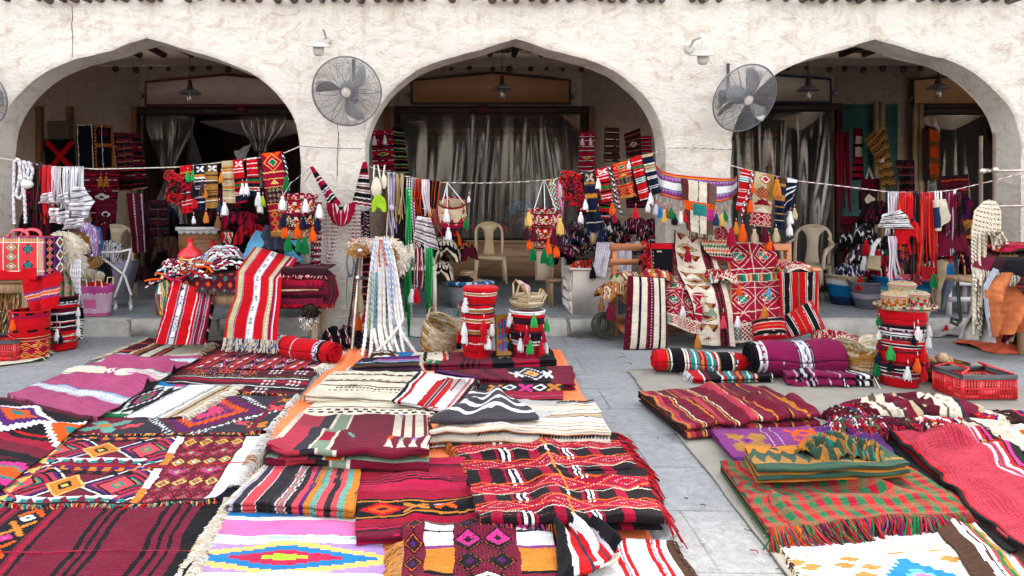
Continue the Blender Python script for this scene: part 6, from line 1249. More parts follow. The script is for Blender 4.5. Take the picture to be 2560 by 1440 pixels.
def straw_lathe(o,name,c,prof,n=48,seed=1,axis=(0,0,1),sq=1.,cols='eAeq',squash=0):
 q=Vector((0,0,1)).rotation_difference(Vector(axis).normalized());m=40;P_=np.array(prof);s=np.concatenate([[0],np.cumsum(np.hypot(*(P_[1:]-P_[:-1]).T))]);t=np.linspace(0,s[-1],m+1);r=np.interp(t,s,P_[:,0]);z=np.interp(t,s,P_[:,1])
 th=np.linspace(0,2*math.pi,n+1);X=np.zeros((m+1,n+1,3))
 for i in range(m+1):
  for j in range(n+1):
   rr=r[i]*(1+.02*math.sin(i*2.2))*(1+.04*math.sin(th[j]*2+seed)+.02*math.sin(th[j]*5+i*.2));v=q @ Vector((rr*math.cos(th[j]),rr*math.sin(th[j])*sq,z[i]));X[i,j]=(c[0]+v.x,c[1]+v.y,c[2]+v.z)
 rs=np.random.RandomState(seed);a=np.stack([hexc(cols[k]) for k in rs.randint(0,len(cols),41*8)]).reshape(41,8,3);A=np.repeat(a,6,axis=1)*rs.uniform(.8,1.1,(41,48,1))
 return grid(name,X,A,M_['straw'],o,.006,0)
o=thing('straw_basket', 'large straw basket tipped on its side left of the basket stacks', 'basket',P(1105,880,6.2));c0=P(1100,845,6.22)
straw_lathe(o, 'basket_body',(c0[0],c0[1],.155),[(.001,-.16),(.13,-.16),(.155,-.13),(.175,0),(.18,.16),(.17,.0),(.15,-.12),(.001,-.13)],axis=(.30,-.28,.9),seed=3)
b=MB();b.tube([P(1068,800,6.15),P(1075,772,6.15),P(1088,764,6.15),P(1092,785,6.15)],.01,6, 'eA');b.out('handle',M_['straw'],o,smooth=True)
o=thing('straw_basket', 'pair of small straw baskets nested on the middle stack', 'basket',P(1320,765,YT));zz=z_(768)
straw_lathe(o, 'basket_body',((1316-CX)/F*YT,YT,zz+.0),[(.001,.0),(.12,.005),(.145,.03),(.15,.075),(.14,.03),(.001,.02)],seed=4,sq=.9);straw_lathe(o, 'basket_body',((1322-CX)/F*YT,YT,zz+.045),[(.001,.0),(.12,.005),(.14,.03),(.15,.07),(.135,.03),(.001,.02)],seed=5,sq=.8)
for pts in ([(1284,735),(1283,708),(1290,699),(1300,712),(1316,735)],[(1290,740),(1298,712),(1310,712),(1322,738)],[(1345,738),(1352,722),(1358,724),(1350,745)],[(1352,748),(1362,730),(1367,735),(1358,752)]):
 b=MB();b.tube([P(x,y,YT-.08) for x,y in pts],.009,6, 'eA');b.out('handle',M_['straw'],o,smooth=True)
loft('striped_napkin', 'pale striped napkin tucked in the small straw baskets',[(1294,702,5.82),(1306,722,5.84),(1316,740,5.86)],[(1298,700,5.9),(1326,716,5.9),(1326,738,5.9)],Cv(20,20, 'q',2).seq('v', 'E1 L.5 J.3',4),amp=.004)
c=Cv(40,60, 'A',8);c.vs([(.0,.08),(.92,1)], 'a').tri((.1,.1,.5,.9),3, 'R', 'r').tri((.5,.1,.9,.9),3, 'B', 'l').tri((.1,.15,.4,.95),3, 'B', 'r').dots((0,0,1,1),16,24, 'a',.3)
loft('kilim_board', 'small patterned panel with red and blue triangles between the basket stacks',[(1236,788,5.98),(1240,890,5.78)],[(1276,786,6.0),(1280,888,5.8)],c,amp=.002,thick=.02,cat='board')
YR=5.12;g3 = 'tall basket stack on the grey canvas';zr=lambda y:H-(y-CY)/F*YR
basket('bottom basket of the right stack, red with a white zigzag border',2248,YR,.012,zr(905)-.012,.125,.150,bagwall('N1 w.4 K.6 w.3 m1 w.3 R3',11,[(.50,.60,18, 'H')]),[(2254,916,32, 'w'),(2276,896,34, 'O'),(2296,916,34, 'R'),(2204,908,30, 'G'),(2225,898,30, 'K')],g3)
basket('second basket of the right stack with plain red wall',2252,YR,zr(908),zr(872)-zr(908),.135,.148,bagwall('R3 K.3 R1',12),[(2228,864,34, 'g',.08),(2294,868,36, 'R',.08),(2306,890,28, 'C'),(2212,880,28, 'N')],g3)
basket('third basket of the right stack with green and cream stripes',2254,YR,zr(875),zr(843)-zr(875),.135,.150,bagwall('e.6 R1 w.4 D1 w.3 R1.5 G.5 w.3',13),[(2200,850,24, 'm')],g3)
basket('fourth basket of the right stack, black and white patterned',2254,YR,zr(846),zr(808)-zr(846),.140,.150,bagwall('K1 w.3 V1.4 w.3 K.4 w.3 H1.3 w.3',14,[(.2,.42,24, 'M'),(.66,.9,30, 'K')]),[(2277,816,34, 'w'),(2268,838,24, 'K',.1),(2312,838,30, 'w',.08),(2196,826,22, 'w')],g3)
basket('fifth basket of the right stack, scarlet with black seam',2254,YR,zr(812),zr(776)-zr(812),.145,.152,bagwall('R3 K.25 R2.5 K.6',15),[(2200,790,22, 'G',.02),(2314,814,26, 'w',.02)],g3,rimc='R')
cc=((2262-CX)/F*YR,YR,zr(776)+.006);o=thing('coiled_tray', 'flat coiled straw tray with coloured rim on top of the right stack', 'tray',cc)
straw_lathe(o, 'tray_body',cc,[(.001,.004),(.15,.004),(.195,.03),(.2,.035),(.15,-.002),(.001,-.004)],seed=8)
b=MB();b.tube([(cc[0]+.2*math.cos(a),cc[1]+.2*math.sin(a),cc[2]+.035) for a in np.linspace(0,2*math.pi,60)],.008,6,lambda k,q: 'eeNeIeeTe'[k % 9],caps=False);b.out('rim',M_['yarn'],o,smooth=True)
for k,(px,yb,r,h,dy,lab) in enumerate([(2237,765,31,34,-.06, 'small lidded coiled box on the left of the tray'),(2288,762,31,38,-.07, 'small lidded coiled box on the right of the tray'),(2255,752,31,52,.07, 'small lidded coiled box standing behind the other two')]):
 Yk=YR+dy;x=(px-CX)/F*Yk;zb=cc[2]+.012+(.01 if k==2 else 0);o=thing('coiled_box',lab, 'box',(x,Yk,zb));R_=S(r,Yk)*.98
 cw=Cv(90,20, 'e',k);cw.zig((0,.1,1,.8),11, 'ORy'[k],.35).zig((0,.3,1,1.0),11, 'GTI'[k],.25)
 th,t=np.meshgrid(np.linspace(0,2*np.pi,41),np.linspace(1,0,21));hh=S(h,Yk)
 grid('box_wall',np.stack([x+np.cos(th)*R_*.93,Yk+np.sin(th)*R_*.93,zb+t*hh],-1),cw,M_['straw'],o,.004,0)
 cl=Cv(90,14, 'e',k);cl.h(.80,.88, 'I').chk((0,.3,1,.45),16,1, 'ZTJ'[k]);Pf=[(.001,.028),(.4,.027),(.8,.02),(1,.004),(1,-.012)]
 th,t=np.meshgrid(np.linspace(0,2*np.pi,41),np.linspace(0,1,15));rr=np.interp(t,np.linspace(0,1,5),[p[0] for p in Pf])*R_;zz=np.interp(t,np.linspace(0,1,5),[p[1] for p in Pf])
 grid('lid',np.stack([x+np.cos(th)*rr,Yk+np.sin(th)*rr,zb+hh+zz],-1),cl,M_['straw'],o,.003,0)
o=thing('wooden_cup', 'small brown wooden cup at the edge of the tray', 'cup',(cc[0]+.12,cc[1]-.02,cc[2]+.01));b=MB();b.lathe((cc[0]+.135,cc[1]-.02,cc[2]+.016),[(.02,0),(.025,.03),(.028,.05),(.02,.05),(.015,.02)],14);b.out('cup_body',M_['wood'],o,cols=False,smooth=True)
o=thing('straw_basket', 'round shallow straw basket leaning behind the darker coiled one', 'basket',G(2125,930));straw_lathe(o, 'basket_body',(P(2124,885,5.55)[0],5.55,.13),[(.001,-.07),(.1,-.06),(.14,.0),(.15,.05),(.13,.0),(.001,-.05)],axis=(.05,-.55,.8),seed=12)
o=thing('straw_basket', 'coiled straw basket with rope handles left of the right stack', 'basket',G(2160,950));straw_lathe(o, 'basket_body',(P(2160,900,5.28)[0],5.28,.02),[(.001,0),(.08,0),(.11,.06),(.135,.17),(.14,.2),(.12,.16),(.08,.03),(.001,.02)],seed=13,cols='AeAe')
b=MB()
for s_ in (-1,1):x0=P(2160,900,5.28)[0];b.tube([(x0-.04+s_*.02,5.28+s_*.12,.21),(x0-.03,5.28+s_*.15,.25),(x0+.03,5.28+s_*.15,.25),(x0+.05,5.28+s_*.12,.21)],.008,6, 'eA')
b.out('handle',M_['straw'],o,smooth=True)
o=thing('straw_bowl', 'pale fluted straw bowl half hidden behind the right stack', 'bowl',G(2190,905));straw_lathe(o, 'bowl_body',(P(2190,865,5.75)[0],5.75,.1),[(.001,0),(.08,.01),(.15,.08),(.16,.09),(.08,.0),(.001,-.01)],seed=14,axis=(0,-.5,.8),cols='eqE')
o=thing('wicker_basket', 'dark brown wicker basket beside the red crate', 'basket',G(2345,960));straw_lathe(o, 'basket_body',(P(2352,930,5.2)[0],5.2,.012),[(.001,0),(.1,0),(.14,.08),(.17,.15),(.15,.13),(.1,.03),(.001,.02)],seed=15,cols='aUUA')
for k,(a,c_,r,lab) in enumerate([((2330,905,5.25),(2400,925,5.1),.022, 'dark wooden ladle lying in the wicker basket'),((2360,898,5.1),(2455,958,4.9),.013, 'pale wooden stick across the red crate'),((2372,905,5.15),(2440,955,4.95),.012, 'brown wooden pestle beside the pale stick')]):
 A,B=P(*a),P(*c_);o=thing('wooden_tool',lab, 'tool',A);b=MB();b.tube([A,tuple((np.array(A)*.5+np.array(B)*.5)),B],[r,r*.8,r],8);b.lathe(A,[(.01,-.03),(.04,0),(.045,.02),(.02,.05)],12,axis=tuple(np.array(A)-np.array(B)));b.out('handle',M_['wood'] if k !=1 else M_['palewood'],o,cols=False,smooth=True)
def crate(label,x0,x1,yb,hgt,dep,z=0.,rz=0.,gr=None):
 Y=F*H/(yb-CY);xa,xb=(x0-CX)/F*Y,(x1-CX)/F*Y;wd=xb-xa;cx_,cy_=(xa+xb)/2,Y+dep/2
 o=thing('folding_crate',label, 'crate',(cx_,cy_,z),gr)
 o.rotation_euler=(0,0,rz);WL[o]=np.zeros(3)
 def lat(p0,ux,L,h,zb):
  b=MB();n=int(L/.02)
  ux=np.array(ux);nrm_=np.array([-ux[1],ux[0],0])
  def bar(s,zc,l,t):c=np.array(p0)+ux*s;b.box((c[0],c[1],zc),(max(abs(ux[0])*l,.006),max(abs(ux[1])*l,.006),t))
  for zc,t in ((zb+.012,.024),(zb+h*.5,.02),(zb+h-.01,.02)):bar(0,zc,L,t)
  for k in range(n+1):
   s=-L/2+L*k/n
   wide=.022 if k in (0,n,n//3,2*n//3) else .006
   c=np.array(p0)+ux*s;b.box((c[0],c[1],zb+h/2),(max(abs(ux[0])*wide,.007),max(abs(ux[1])*wide,.007),h*.99))
  for zc in np.linspace(zb+.03,zb+h-.03,6):bar(0,zc,L*.99,.004)
  bar(0,zb+h*.27,L*.34,h*.34)
  return b
 zb,h=z+.015,hgt-.045
 for p0,ux,L in (((0,-dep/2,0),(1,0,0),wd),((0,dep/2,0),(1,0,0),wd),((-wd/2,0,0),(0,1,0),dep),((wd/2,0,0),(0,1,0),dep)):lat(p0,ux,L,h,zb-z).out('side_wall',M_['redplastic'],o,cols=False)
 b=MB();b.box((0,0,.010),(wd-.01,dep-.01,.012));b.out('floor_panel',M_['redplastic'],o,cols=False)
 b=MB()
 for c_,d_ in (((0,-dep/2,hgt-.02),(wd+.02,.02,.035)),((0,dep/2,hgt-.02),(wd+.02,.02,.035)),((-wd/2,0,hgt-.02),(.02,dep-.02,.035)),((wd/2,0,hgt-.02),(.02,dep-.02,.035)),((0,-dep/2,.006),(wd+.01,.014,.012)),((wd/2,0,.006),(.014,dep,.012))):b.box(c_,d_,bev=.004)
 rm_=b.out('rim',M_['black'],o,cols=False)
 for s_ in (-1,1):
  b=MB();b.tube([(s_*wd*.5,-dep*.42*s_*-1*0-dep*.45,hgt),(s_*wd*.28,-dep*.3,hgt+.03),(s_*wd*.28,dep*.3,hgt+.035),(s_*wd*.5,dep*.45,hgt)],.010,8,flat=.6);b.out('handle',M_['redplastic'],rm_,cols=False,smooth=True)
 return o
crate('red openwork folding crate with black rim at the right of the canvas',2404,2540,1003,.185,.27,rz=.03)
crumple('crate_goods', 'brown leather scraps filling the red crate right of the wicker basket',G(2452,975,.04),.26,.15,.10,Cv(40,40, 'a',3).seq('v', 'a2 U1 A1',4),151,fold=.9)
crate('red openwork folding crate cut off by the left edge',-90,36,905,.19,.34)
rug('patterned_mat', 'cream edged mat with diamonds under the left square basket',[(20,880),(130,880),(100,902),(-90,925)],Cv(60,20, 'E',3).seq('h', 'E2 Z1 K1 O1 E2',1),.006,.006,fr=[('r', 'EU',.03,40)],group=RU)
YL_=6.45
o=thing('wooden_table', 'rough wooden table at the left edge under the red cloth', 'table',(P(0,700,6.4)[0],6.5,0));b=MB();zt=.70;xr=P(72,700,6.25)[0]
b.box((xr-.6,6.55,zt-.03),(1.2,.62,.06),bev=.01);b.out('table_top',M_['palewood'],o,cols=False)
b=MB();b.box((xr-.6,6.29,zt-.10),(1.1,.03,.10));b.out('apron',M_['palewood'],o,cols=False)
for xx in (xr-.04,xr-1.1):
 for yy in (6.28,6.8):b=MB();b.box((xx,yy,(zt-.06)/2),(.06,.06,zt-.06),bev=.006);b.out('leg',M_['palewood'],o,cols=False)
c=Cv(90,80, 'R',2,.006);c.hs([(.62,.66),(.76,.80)], 'p').h(.67,.75, 'O').zig((0,.66,1,.70),22, 'E',.4).zig((0,.72,1,.76),22, 'E',.4)
loft('red_cloth', 'scarlet woven cloth with cream zigzag border over the wooden table',[(-70,655,6.75),(-70,668,6.25),(-70,700,6.20)],[(128,652,6.7),(90,668,6.22),(92,700,6.18)],Cv(60,40, 'R',3),amp=.006)
loft('red_cloth', 'second fold of the scarlet cloth hanging down the table corner to the baskets',[(60,664,6.24),(62,700,6.17),(66,740,6.14),(80,778,6.12)],[(138,660,6.5),(152,690,6.3),(146,735,6.22),(146,770,6.2)],c,amp=.03,folds=1.6)
def box_tex(name,label,c0,d,cvs,mat='vinyl',handles=True):
 x0,y0,z0=c0;w_,dp,h=d;o=thing(name,label, 'bag',(x0+w_/2,y0+dp/2,z0))
 def face(nm,a,ux,uz,cv):nx,ny=cv.w,cv.hh;u,v=np.meshgrid(np.linspace(0,1,nx+1),np.linspace(0,1,ny+1));bl=.008*np.sin(u*3.14)*np.sin(v*3.14);nn=np.cross(ux,uz);nn=nn/np.linalg.norm(nn);X=np.array(a)+u[...,None]*np.array(ux)+(1-v)[...,None]*np.array(uz)+bl[...,None]*nn;grid(nm,X,cv,M_[mat],o)
 face('front_panel',(x0,y0,z0),(w_,0,0),(0,0,h),cvs[0]);face('side_panel',(x0+w_,y0,z0),(0,dp,0),(0,0,h),cvs[1]);face('side_panel',(x0,y0+dp,z0),(0,-dp,0),(0,0,h),cvs[1]);face('back_panel',(x0+w_,y0+dp,z0),(-w_,0,0),(0,0,h),cvs[0]);face('top_panel',(x0,y0,z0+h),(w_,0,0),(0,dp,0),Cv(20,20, 'J',2))
 return o
c=Cv(150,90, 'J',5,0);c.a[:]=hexc('d8202e');c.vs([(0,.02),(.98,1)], 'p').hs([(0,.03),(.97,1)], 'p');c.box((.02,.03,.98,.11), 'y').chk((.02,.03,.98,.11),44,3, 'm').box((.02,.89,.98,.97), 'y').chk((.02,.89,.98,.97),44,3, 'p').box((.02,.11,.09,.89), 'y').chk((.02,.11,.09,.89),4,28, 'p').box((.91,.11,.98,.89), 'y').chk((.91,.11,.98,.89),4,28, 'p')
for x in (.10,.37,.60,.89):c.v(x,x+.012, 'E')
c.hs([(.12,.14),(.86,.88)], 'E').lat((.39,.14,.60,.86),1,3, 'GEJE',[1.0,.72,.62,.3])
for x in (.235,.75):
 for y in (.3,.72):c.lat((x-.085,y-.15,x+.085,y+.15),1,1, 'N.',[1,0]).chk((x-.05,y-.09,x+.05,y+.09),5,5, 'T')
c2=Cv(60,90, 'p',6,0);c2.box((.05,.05,.45,.95), 'K').lat((.08,.05,.42,.95),1,5, 'yJIw',[1,.85,.5,.2]).box((.5,0,1,1), 'P').lat((.55,0,1.1,1),1,3, 'wQKI',[1,.7,.5,.3])
xt=P(108,600,6.2)[0];o=box_tex('tote_bag', 'red and purple printed tote bag with pink handles on the left table',(xt-.60,6.22,.712),(.60,.30,.36),(c,c2))
for yy,x1,x2,hh in ((6.22,24,72,22),(6.45,55,104,20)):b=MB();A=P(x1,575,yy);B=P(x2,575,yy);b.ribbon([(A[0]+(B[0]-A[0])*(.5-.5*math.cos(a)),yy-.01,1.06+S(hh,yy)*math.sin(a)**.6) for a in np.linspace(.05,math.pi-.05,16)],.035,side=(.1,.8,.6),col='s',nw=1);b.out('handle',M_['vinyl'],o,thick=.01,off=0,smooth=True)
b=MB()
for k in range(1400):
 x=P(-20+rnd.uniform(-60,85),0,6.35)[0];z=rnd.uniform(.12,.62);y=6.36+rnd.uniform(-.02,.05);b.ribbon([(x,y,z),(x+rnd.uniform(-.02,.02),y-.02,z-rnd.uniform(.06,.13))],.008,col=rnd.choice('UaAeu'))
b.out('goat_skin',M_['fur'],None,label='long haired brown goat skin hanging below the wooden table',cat='hide')
c=Cv(120,90, 'R',7,.003);c.h(.0,.05, 'K').chk((0,0,1,.05),16,1, 'R').h(.05,.13, 'C').h(.13,.37, 'R').box((.30,.14,.70,.36), 'A').vs([(0,0)], 'R').box((.495,.14,.515,.36), 'w').dots((.48,.14,.53,.36),1,7, 'R',.5).h(.37,.42, 'K').chk((0,.37,1,.42),14,1, 'R').h(.42,.52, 'R').h(.52,1, 'C').lat((0,.62,1,1.02),10,2, 'yROyDO',[1,.88,.7,.5,.38,.2]).box((.3,.6,.42,.98), 'G').hs([(.53,.545),(.60,.61)], 'y').x_(.55,.56,.04,.04, 'E',.5).x_(.75,.56,.04,.04, 'E',.5)
basket('square red kilim basket with a tan label band near the left crate',75,6.12,.004,.41,.155,.158,c,[(46,800,26, 'O')],None,rimc='R')
basket('lower round basket with red, black and white bands near the square one',154,6.46,.004,.20,.128,.135,bagwall('K1 R1.5 w.3 A.6 w.3 R2 G.5 R1 w.2 R2.5',22,[(.52,.60,5, 'V')]),[(150,822,30, 'w',.14),(156,830,28, 'K',.1)], 'two round baskets stacked left')
basket('upper round basket with black top and white lines, white tassels at its side',153,6.46,.20,.30,.136,.142,bagwall('K1.5 w.2 V.8 w.2 R.8 K.6 M1 w.3 V.3 w.2 K2 w.3 R.5 w.2 K1 w.3 D.5 w.2',23,[(.12,.20,22, 'K')]),[(188,768,22, 'w',.05),(190,792,22, 'w',.05),(192,815,24, 'w',.05)], 'two round baskets stacked left')
c=Cv(30,60, 'X',4);c.v(0,1, 'K').chk((.55,.3,1,1),6,16, 'w');loft('black_bag', 'black and white checked bag behind the round baskets',[(172,765,6.7),(176,852,6.6)],[(206,770,6.75),(206,848,6.65)],c,amp=.01,thick=.05,cat='bag')
def fur(name,label,cpts,n,cols,L=.05,seed=1,base='E',parent=None,bias=(0,0,0)):
 """fleece: ellipsoids (centre, radii) covered with curly strands"""
 R=random.Random(seed);b=MB()
 for (c,r,col) in cpts:
  b.lathe(c,[(r[0]*math.sin(a)*1.,-r[2]*math.cos(a)) for a in np.linspace(.05,3.09,10)],16,base,sq=r[1]/r[0],caps=False)
 for k in range(n):
  c,r,col=R.choice(cpts);v=Vector((R.gauss(0,1),R.gauss(0,1),R.gauss(0,1))).normalized();p=np.array(c)+np.array([v.x*r[0],v.y*r[1],v.z*r[2]])*.97
  d=np.array([v.x,v.y,v.z])*.6+np.array([R.uniform(-.6,.6),R.uniform(-.4,.4),R.uniform(-.6,.3)]);l=L*R.uniform(.5,1.1)
  b.ribbon([p,p+d*l*.5,p+d*l+(0,0,-l*.3)],.009,side=(R.uniform(-1,1),R.uniform(-.5,.5),R.uniform(-1,1)),col=R.choice(col))
 return b.out(name,M_['fur'],parent,label=label,cat='sheepskin')
fur('sheepskin', 'cream white sheepskin beside the tote bag',[(P(172,620,6.75),(.13,.1,.14), 'EqEwE'),(P(176,655,6.75),(.12,.1,.13), 'EqwE'),(P(158,600,6.75),(.08,.08,.07), 'EqE')],4200, 'E',.06,2, 'q')
crumple('brown_yarn', 'heap of wavy brown yarn skeins behind the white sheepskin',P(200,636,7.0),.2,.2,.22,Cv(60,60, 'a',3).seq('v', 'A1 a1 U.5',12),32)
crumple('brown_yarn', 'black and brown wool tuft above the sheepskin',P(182,606,7.1),.2,.16,.12,Cv(60,60, 'U',3).seq('v', 'X1 a1 U.5',12),33)
crumple('violet_bag', 'clear plastic bag with violet wool behind the brown yarn',P(222,640,7.5),.24,.2,.34,Cv(40,40, 'L',5).spk(.3, 'p').spk(.15, 'w'),34,mat='vinyl')
crumple('blue_bag', 'blue plastic bag beside the violet wool',P(244,640,7.7),.12,.15,.3,Cv(20,20, 'B',5),35,mat='vinyl')
c=Cv(50,60, 'A',8);c.a[:]=hexc('c9a08c');c.lat((0,0,1,1),2,3, 'g.',[.8,0]).lat((.1,.1,1.1,1.1),2,3, 'sA',[.4,.2]);loft('floral_cloth', 'salmon cloth with green paisley pattern below the sheepskin',[(150,672,6.6),(146,700,6.6),(148,745,6.55)],[(168,672,6.6),(184,705,6.6),(188,745,6.55)],c,amp=.02)
b=MB()
for k in range(5):braid(b,[P(184+k*4,648,6.7),P(176+k*6,680,6.62),P(186+k*3,712,6.6),P(196+k,760-k*6,6.58)],.012, 'w', 'V')
b.out('rope_hank',M_['yarn'],None,smooth=True,label='hank of white braided rope below the white sheepskin',cat='rope')
o=thing('metal_trolley', 'white tubular folding trolley full of yarn in the left arch', 'trolley',P(265,745,7.9))
b=MB()
for Y in (7.65,8.05):
 b.tube([P(205,632,Y),P(300,630,Y),P(326,624 if Y<8 else 622,Y),P(322,648,Y),P(286,742,Y)],.014,7);b.tube([P(250,640,Y),P(312,690,Y),P(328,738,Y)],.014,7)
b.tube([P(326,624,7.65),P(326,622,8.05)],.014,7);b.out('frame',M_['white'],o,cols=False,smooth=True)
for px,Y in ((290,7.65),(328,7.65),(286,8.05),(326,8.05)):b=MB();p=P(px,0,Y);b.lathe((p[0],p[1],PZ+.035),[(.03,-.012),(.036,0),(.03,.012)],14,axis=(1,0,0));b.tube([(p[0],p[1],PZ+.04),(p[0],p[1],PZ+.12)],.012,6);b.out('wheel',M_['white'],o,cols=False,smooth=True)
b=MB();V=[P(208,660,7.66),P(310,655,7.66),P(300,735,7.72),P(215,745,7.72)];nx=8;b.add([V[0],V[1],V[2],V[3],tuple(np.array(V[0])+(0,.4,0)),tuple(np.array(V[1])+(0,.4,0)),tuple(np.array(V[2])+(0,.3,0)),tuple(np.array(V[3])+(0,.3,0))],[(0,1,2,3),(4,7,6,5),(0,3,7,4),(1,5,6,2),(3,2,6,7)]);b.out('hanging_sack',solid('lilac_net',(.35,.34,.42),.5,.2,20),o,cols=False)
def yarn_ball(label,px,py,Y,r,col,name='yarn_ball'):
 c=np.array(P(px,py,Y));R=S(r,Y);b=MB();b.lathe(tuple(c),[(R*.97*math.sin(a),-R*.97*math.cos(a)) for a in np.linspace(.02,3.12,10)],16,col[0],caps=False);rr=random.Random(px)
 for k in range(16):
  ax=Vector((rr.gauss(0,1),rr.gauss(0,1),rr.gauss(0,1))).normalized();u=ax.orthogonal().normalized();w=ax.cross(u)
  b.tube([tuple(Vector(c)+ax*R*.2*rr.uniform(-1,1)*0+(u*math.cos(a)+w*math.sin(a))*R*1.01) for a in np.linspace(0,6.3,22)],R*.05,4,col[k % len(col)],caps=False)
 b.out(name,M_['yarn'],None,smooth=True,label=label,cat='yarn')
yarn_ball('large tan yarn ball in the trolley',236,656,7.6,18, 'AAe');yarn_ball('small olive tan yarn ball left of the large tan one',212,650,7.6,13, 'Ae');yarn_ball('pale beige yarn skein below the tan yarn ball',252,690,7.5,13, 'Ee', 'yarn_skein');yarn_ball('long beige yarn skein left of the pale one',226,686,7.5,14, 'eE', 'yarn_skein');yarn_ball('cream yarn ball at the right of the trolley',266,664,7.6,9, 'Ee')
yarn_ball('grey yarn skein at the bottom of the trolley',218,712,7.45,14, 'uH', 'yarn_skein');yarn_ball('bright red yarn ball on the striped cloth in the trolley',246,628,7.8,8, 'R')
crumple('striped_shawl', 'blue grey and white striped shawl stuffed in the trolley',P(276,655,7.75),.26,.26,.22,Cv(60,50, 'V',6,.02).seq('v', 'H1 w1 n.4',12),36)
crumple('black_wool', 'black wool between the yarn skeins of the trolley',P(262,706,7.55),.16,.14,.2,Cv(30,30, 'K',6),37)
o=thing('pink_basket', 'pink and white woven plastic basket with cream handles at the kerb', 'basket',(P(238,790,7.3)[0],7.34,PZ));c=Cv(96,30, 'i',3,0);c.a[:]=hexc('c84a9c');c.chk((0,.25,1,.9),48,16, 'w').box((.15,.42,.3,.75), 'i').box((.55,.4,.7,.72), 'w').h(.0,.22, 'c9509f'[:6]).h(.93,1, 'i')
x0=P(238,790,7.3)[0];th,t=np.meshgrid(np.linspace(0,2*np.pi,65)+math.pi,np.linspace(1,0,31));r=.135+.045*t;grid('basket_wall',np.stack([x0+np.cos(th)*r,7.34+np.sin(th)*r*.75,PZ+.005+t*.325],-1),c,M_['vinyl'],o,.005,0)
for s_ in (-1,1):
 for q in (-.08,.08):b=MB();b.tube([(x0+q-.035,7.34+s_*.12,PZ+.32),(x0+q-.03,7.34+s_*.13,PZ+.40),(x0+q+.03,7.34+s_*.13,PZ+.40),(x0+q+.035,7.34+s_*.12,PZ+.32)],.007,6);b.out('handle',M_['beige'],o,cols=False,smooth=True)
crumple('red_wool', 'red wool filling the pink basket',(x0,7.34,PZ+.26),.26,.2,.1,Cv(30,30, 'R',6),38)
o=thing('market_table', 'low pale wooden table under the rugs in front of the first pier', 'table',(P(620,800,6.6)[0],6.6,0));b=MB();xa,xb=P(420,0,6.35)[0],P(800,0,6.35)[0];b.box(((xa+xb)/2,6.62,.555),(xb-xa,.62,.05),bev=.01);b.out('table_top',M_['palewood'],o,cols=False);b=MB();b.box(((xa+xb)/2,6.34,.48),(xb-xa-.1,.025,.09));b.out('apron',M_['palewood'],o,cols=False)
for xx in (xa+.06,xb-.06):
 for yy in (6.36,6.88):b=MB();b.box((xx,yy,.27),(.06,.06,.54),bev=.006);b.out('leg',M_['palewood'],o,cols=False)
c=Cv(120,90, 'M',9,.006);c.lat((0,0,1,1),5,4, 'KMOK',[1,.82,.42,.15]).lat((.1,.125,1.1,1.125),5,4, '..TK',[1,.9,.42,.18]).spk(.05, 'm')
loft('dark_kilim', 'dark kilim with orange and teal flower diamonds over the low table',[(470,660,6.9),(450,690,6.4),(452,722,6.25)],[(600,655,6.9),(592,690,6.4),(590,732,6.22)],c,amp=.012,fr=(.03, 'uUX',120))
loft('standing_rug', 'red rug with white and grey triangle band leaning against the low table',[(428,700,6.30),(410,780,6.15),(388,860,6.08)],[(530,735,6.30),(520,790,6.15),(506,862,6.08)],sadu(110,150),amp=.012,folds=1,thick=.05,cat='rug',seed=4)
loft('rug_side', 'black and red edge of a folded rug behind the leaning red rug',[(520,722,6.36),(510,862,6.16)],[(540,730,6.40),(514,866,6.2)],Cv(12,60, 'K',3).seq('h', 'K3 R1 w.7',4),amp=.01,thick=.03,cat='rug')
cr=Cv(120,200, 'r',11,.005);cr.seq('v', 'R1 G.25 e2.3 u.25 L.25 R4.2 L.2 e.25 w2.6 L.3 R3.6 u.25 e2.2 m.2 C1.1 L.35 w.4 R2',1)
n0=.415;cr.v(n0-.005,n0+.08, 'w')
for k in range(10):
 y=k/10+.02;cr.box((n0+.01,y,n0+.065,y+.055), 'K').lat((n0+.01,y,n0+.065,y+.055),1,1 if k % 3 else 4, 'wKw',[1,.6,.3]) if k % 2==0 else cr.dots((n0,y,n0+.075,y+.05),1,4, 'K',.5)
cr.tri((.76,0,.80,1),32, 'E', 'l')
loft('red_runner', 'long red, cream and white striped runner draped from the pile down to the rugs',[(636,616,6.75),(612,650,6.55),(592,680,6.35),(588,740,6.18),(566,800,6.08),(560,845,6.03)],[(746,648,6.72),(725,675,6.5),(705,700,6.3),(702,760,6.15),(695,820,6.06),(694,852,6.02)],cr,amp=.014,folds=1.2,cat='runner',seed=6,fr=(.10, 'BWEPeeN',300))
crumple('striped_blanket', 'domed pile top of white, red and grey striped blankets',P(556,665,6.8),.42,.3,.19,Cv(70,60, 'w',9,.02).seq('h', 'w1 M.5 w.7 V1 C.7 H.6',7),41,rz=.5,fold=.15)
crumple('dark_blanket', 'black and maroon folded blanket under the striped one',P(575,672,6.6),.36,.26,.11,Cv(60,50, 'K',9,.02).seq('h', 'K3 w.5 M1 w.4',4),42,rz=.3,fold=.2)
crumple('grey_blanket', 'small grey ribbed cloth folded left of the striped pile',P(505,672,6.5),.22,.14,.07,Cv(60,30, 'u',9,.02).seq('v', 'u1 E.3',14),43,rz=.3)
rr=random.Random(5);b=MB()
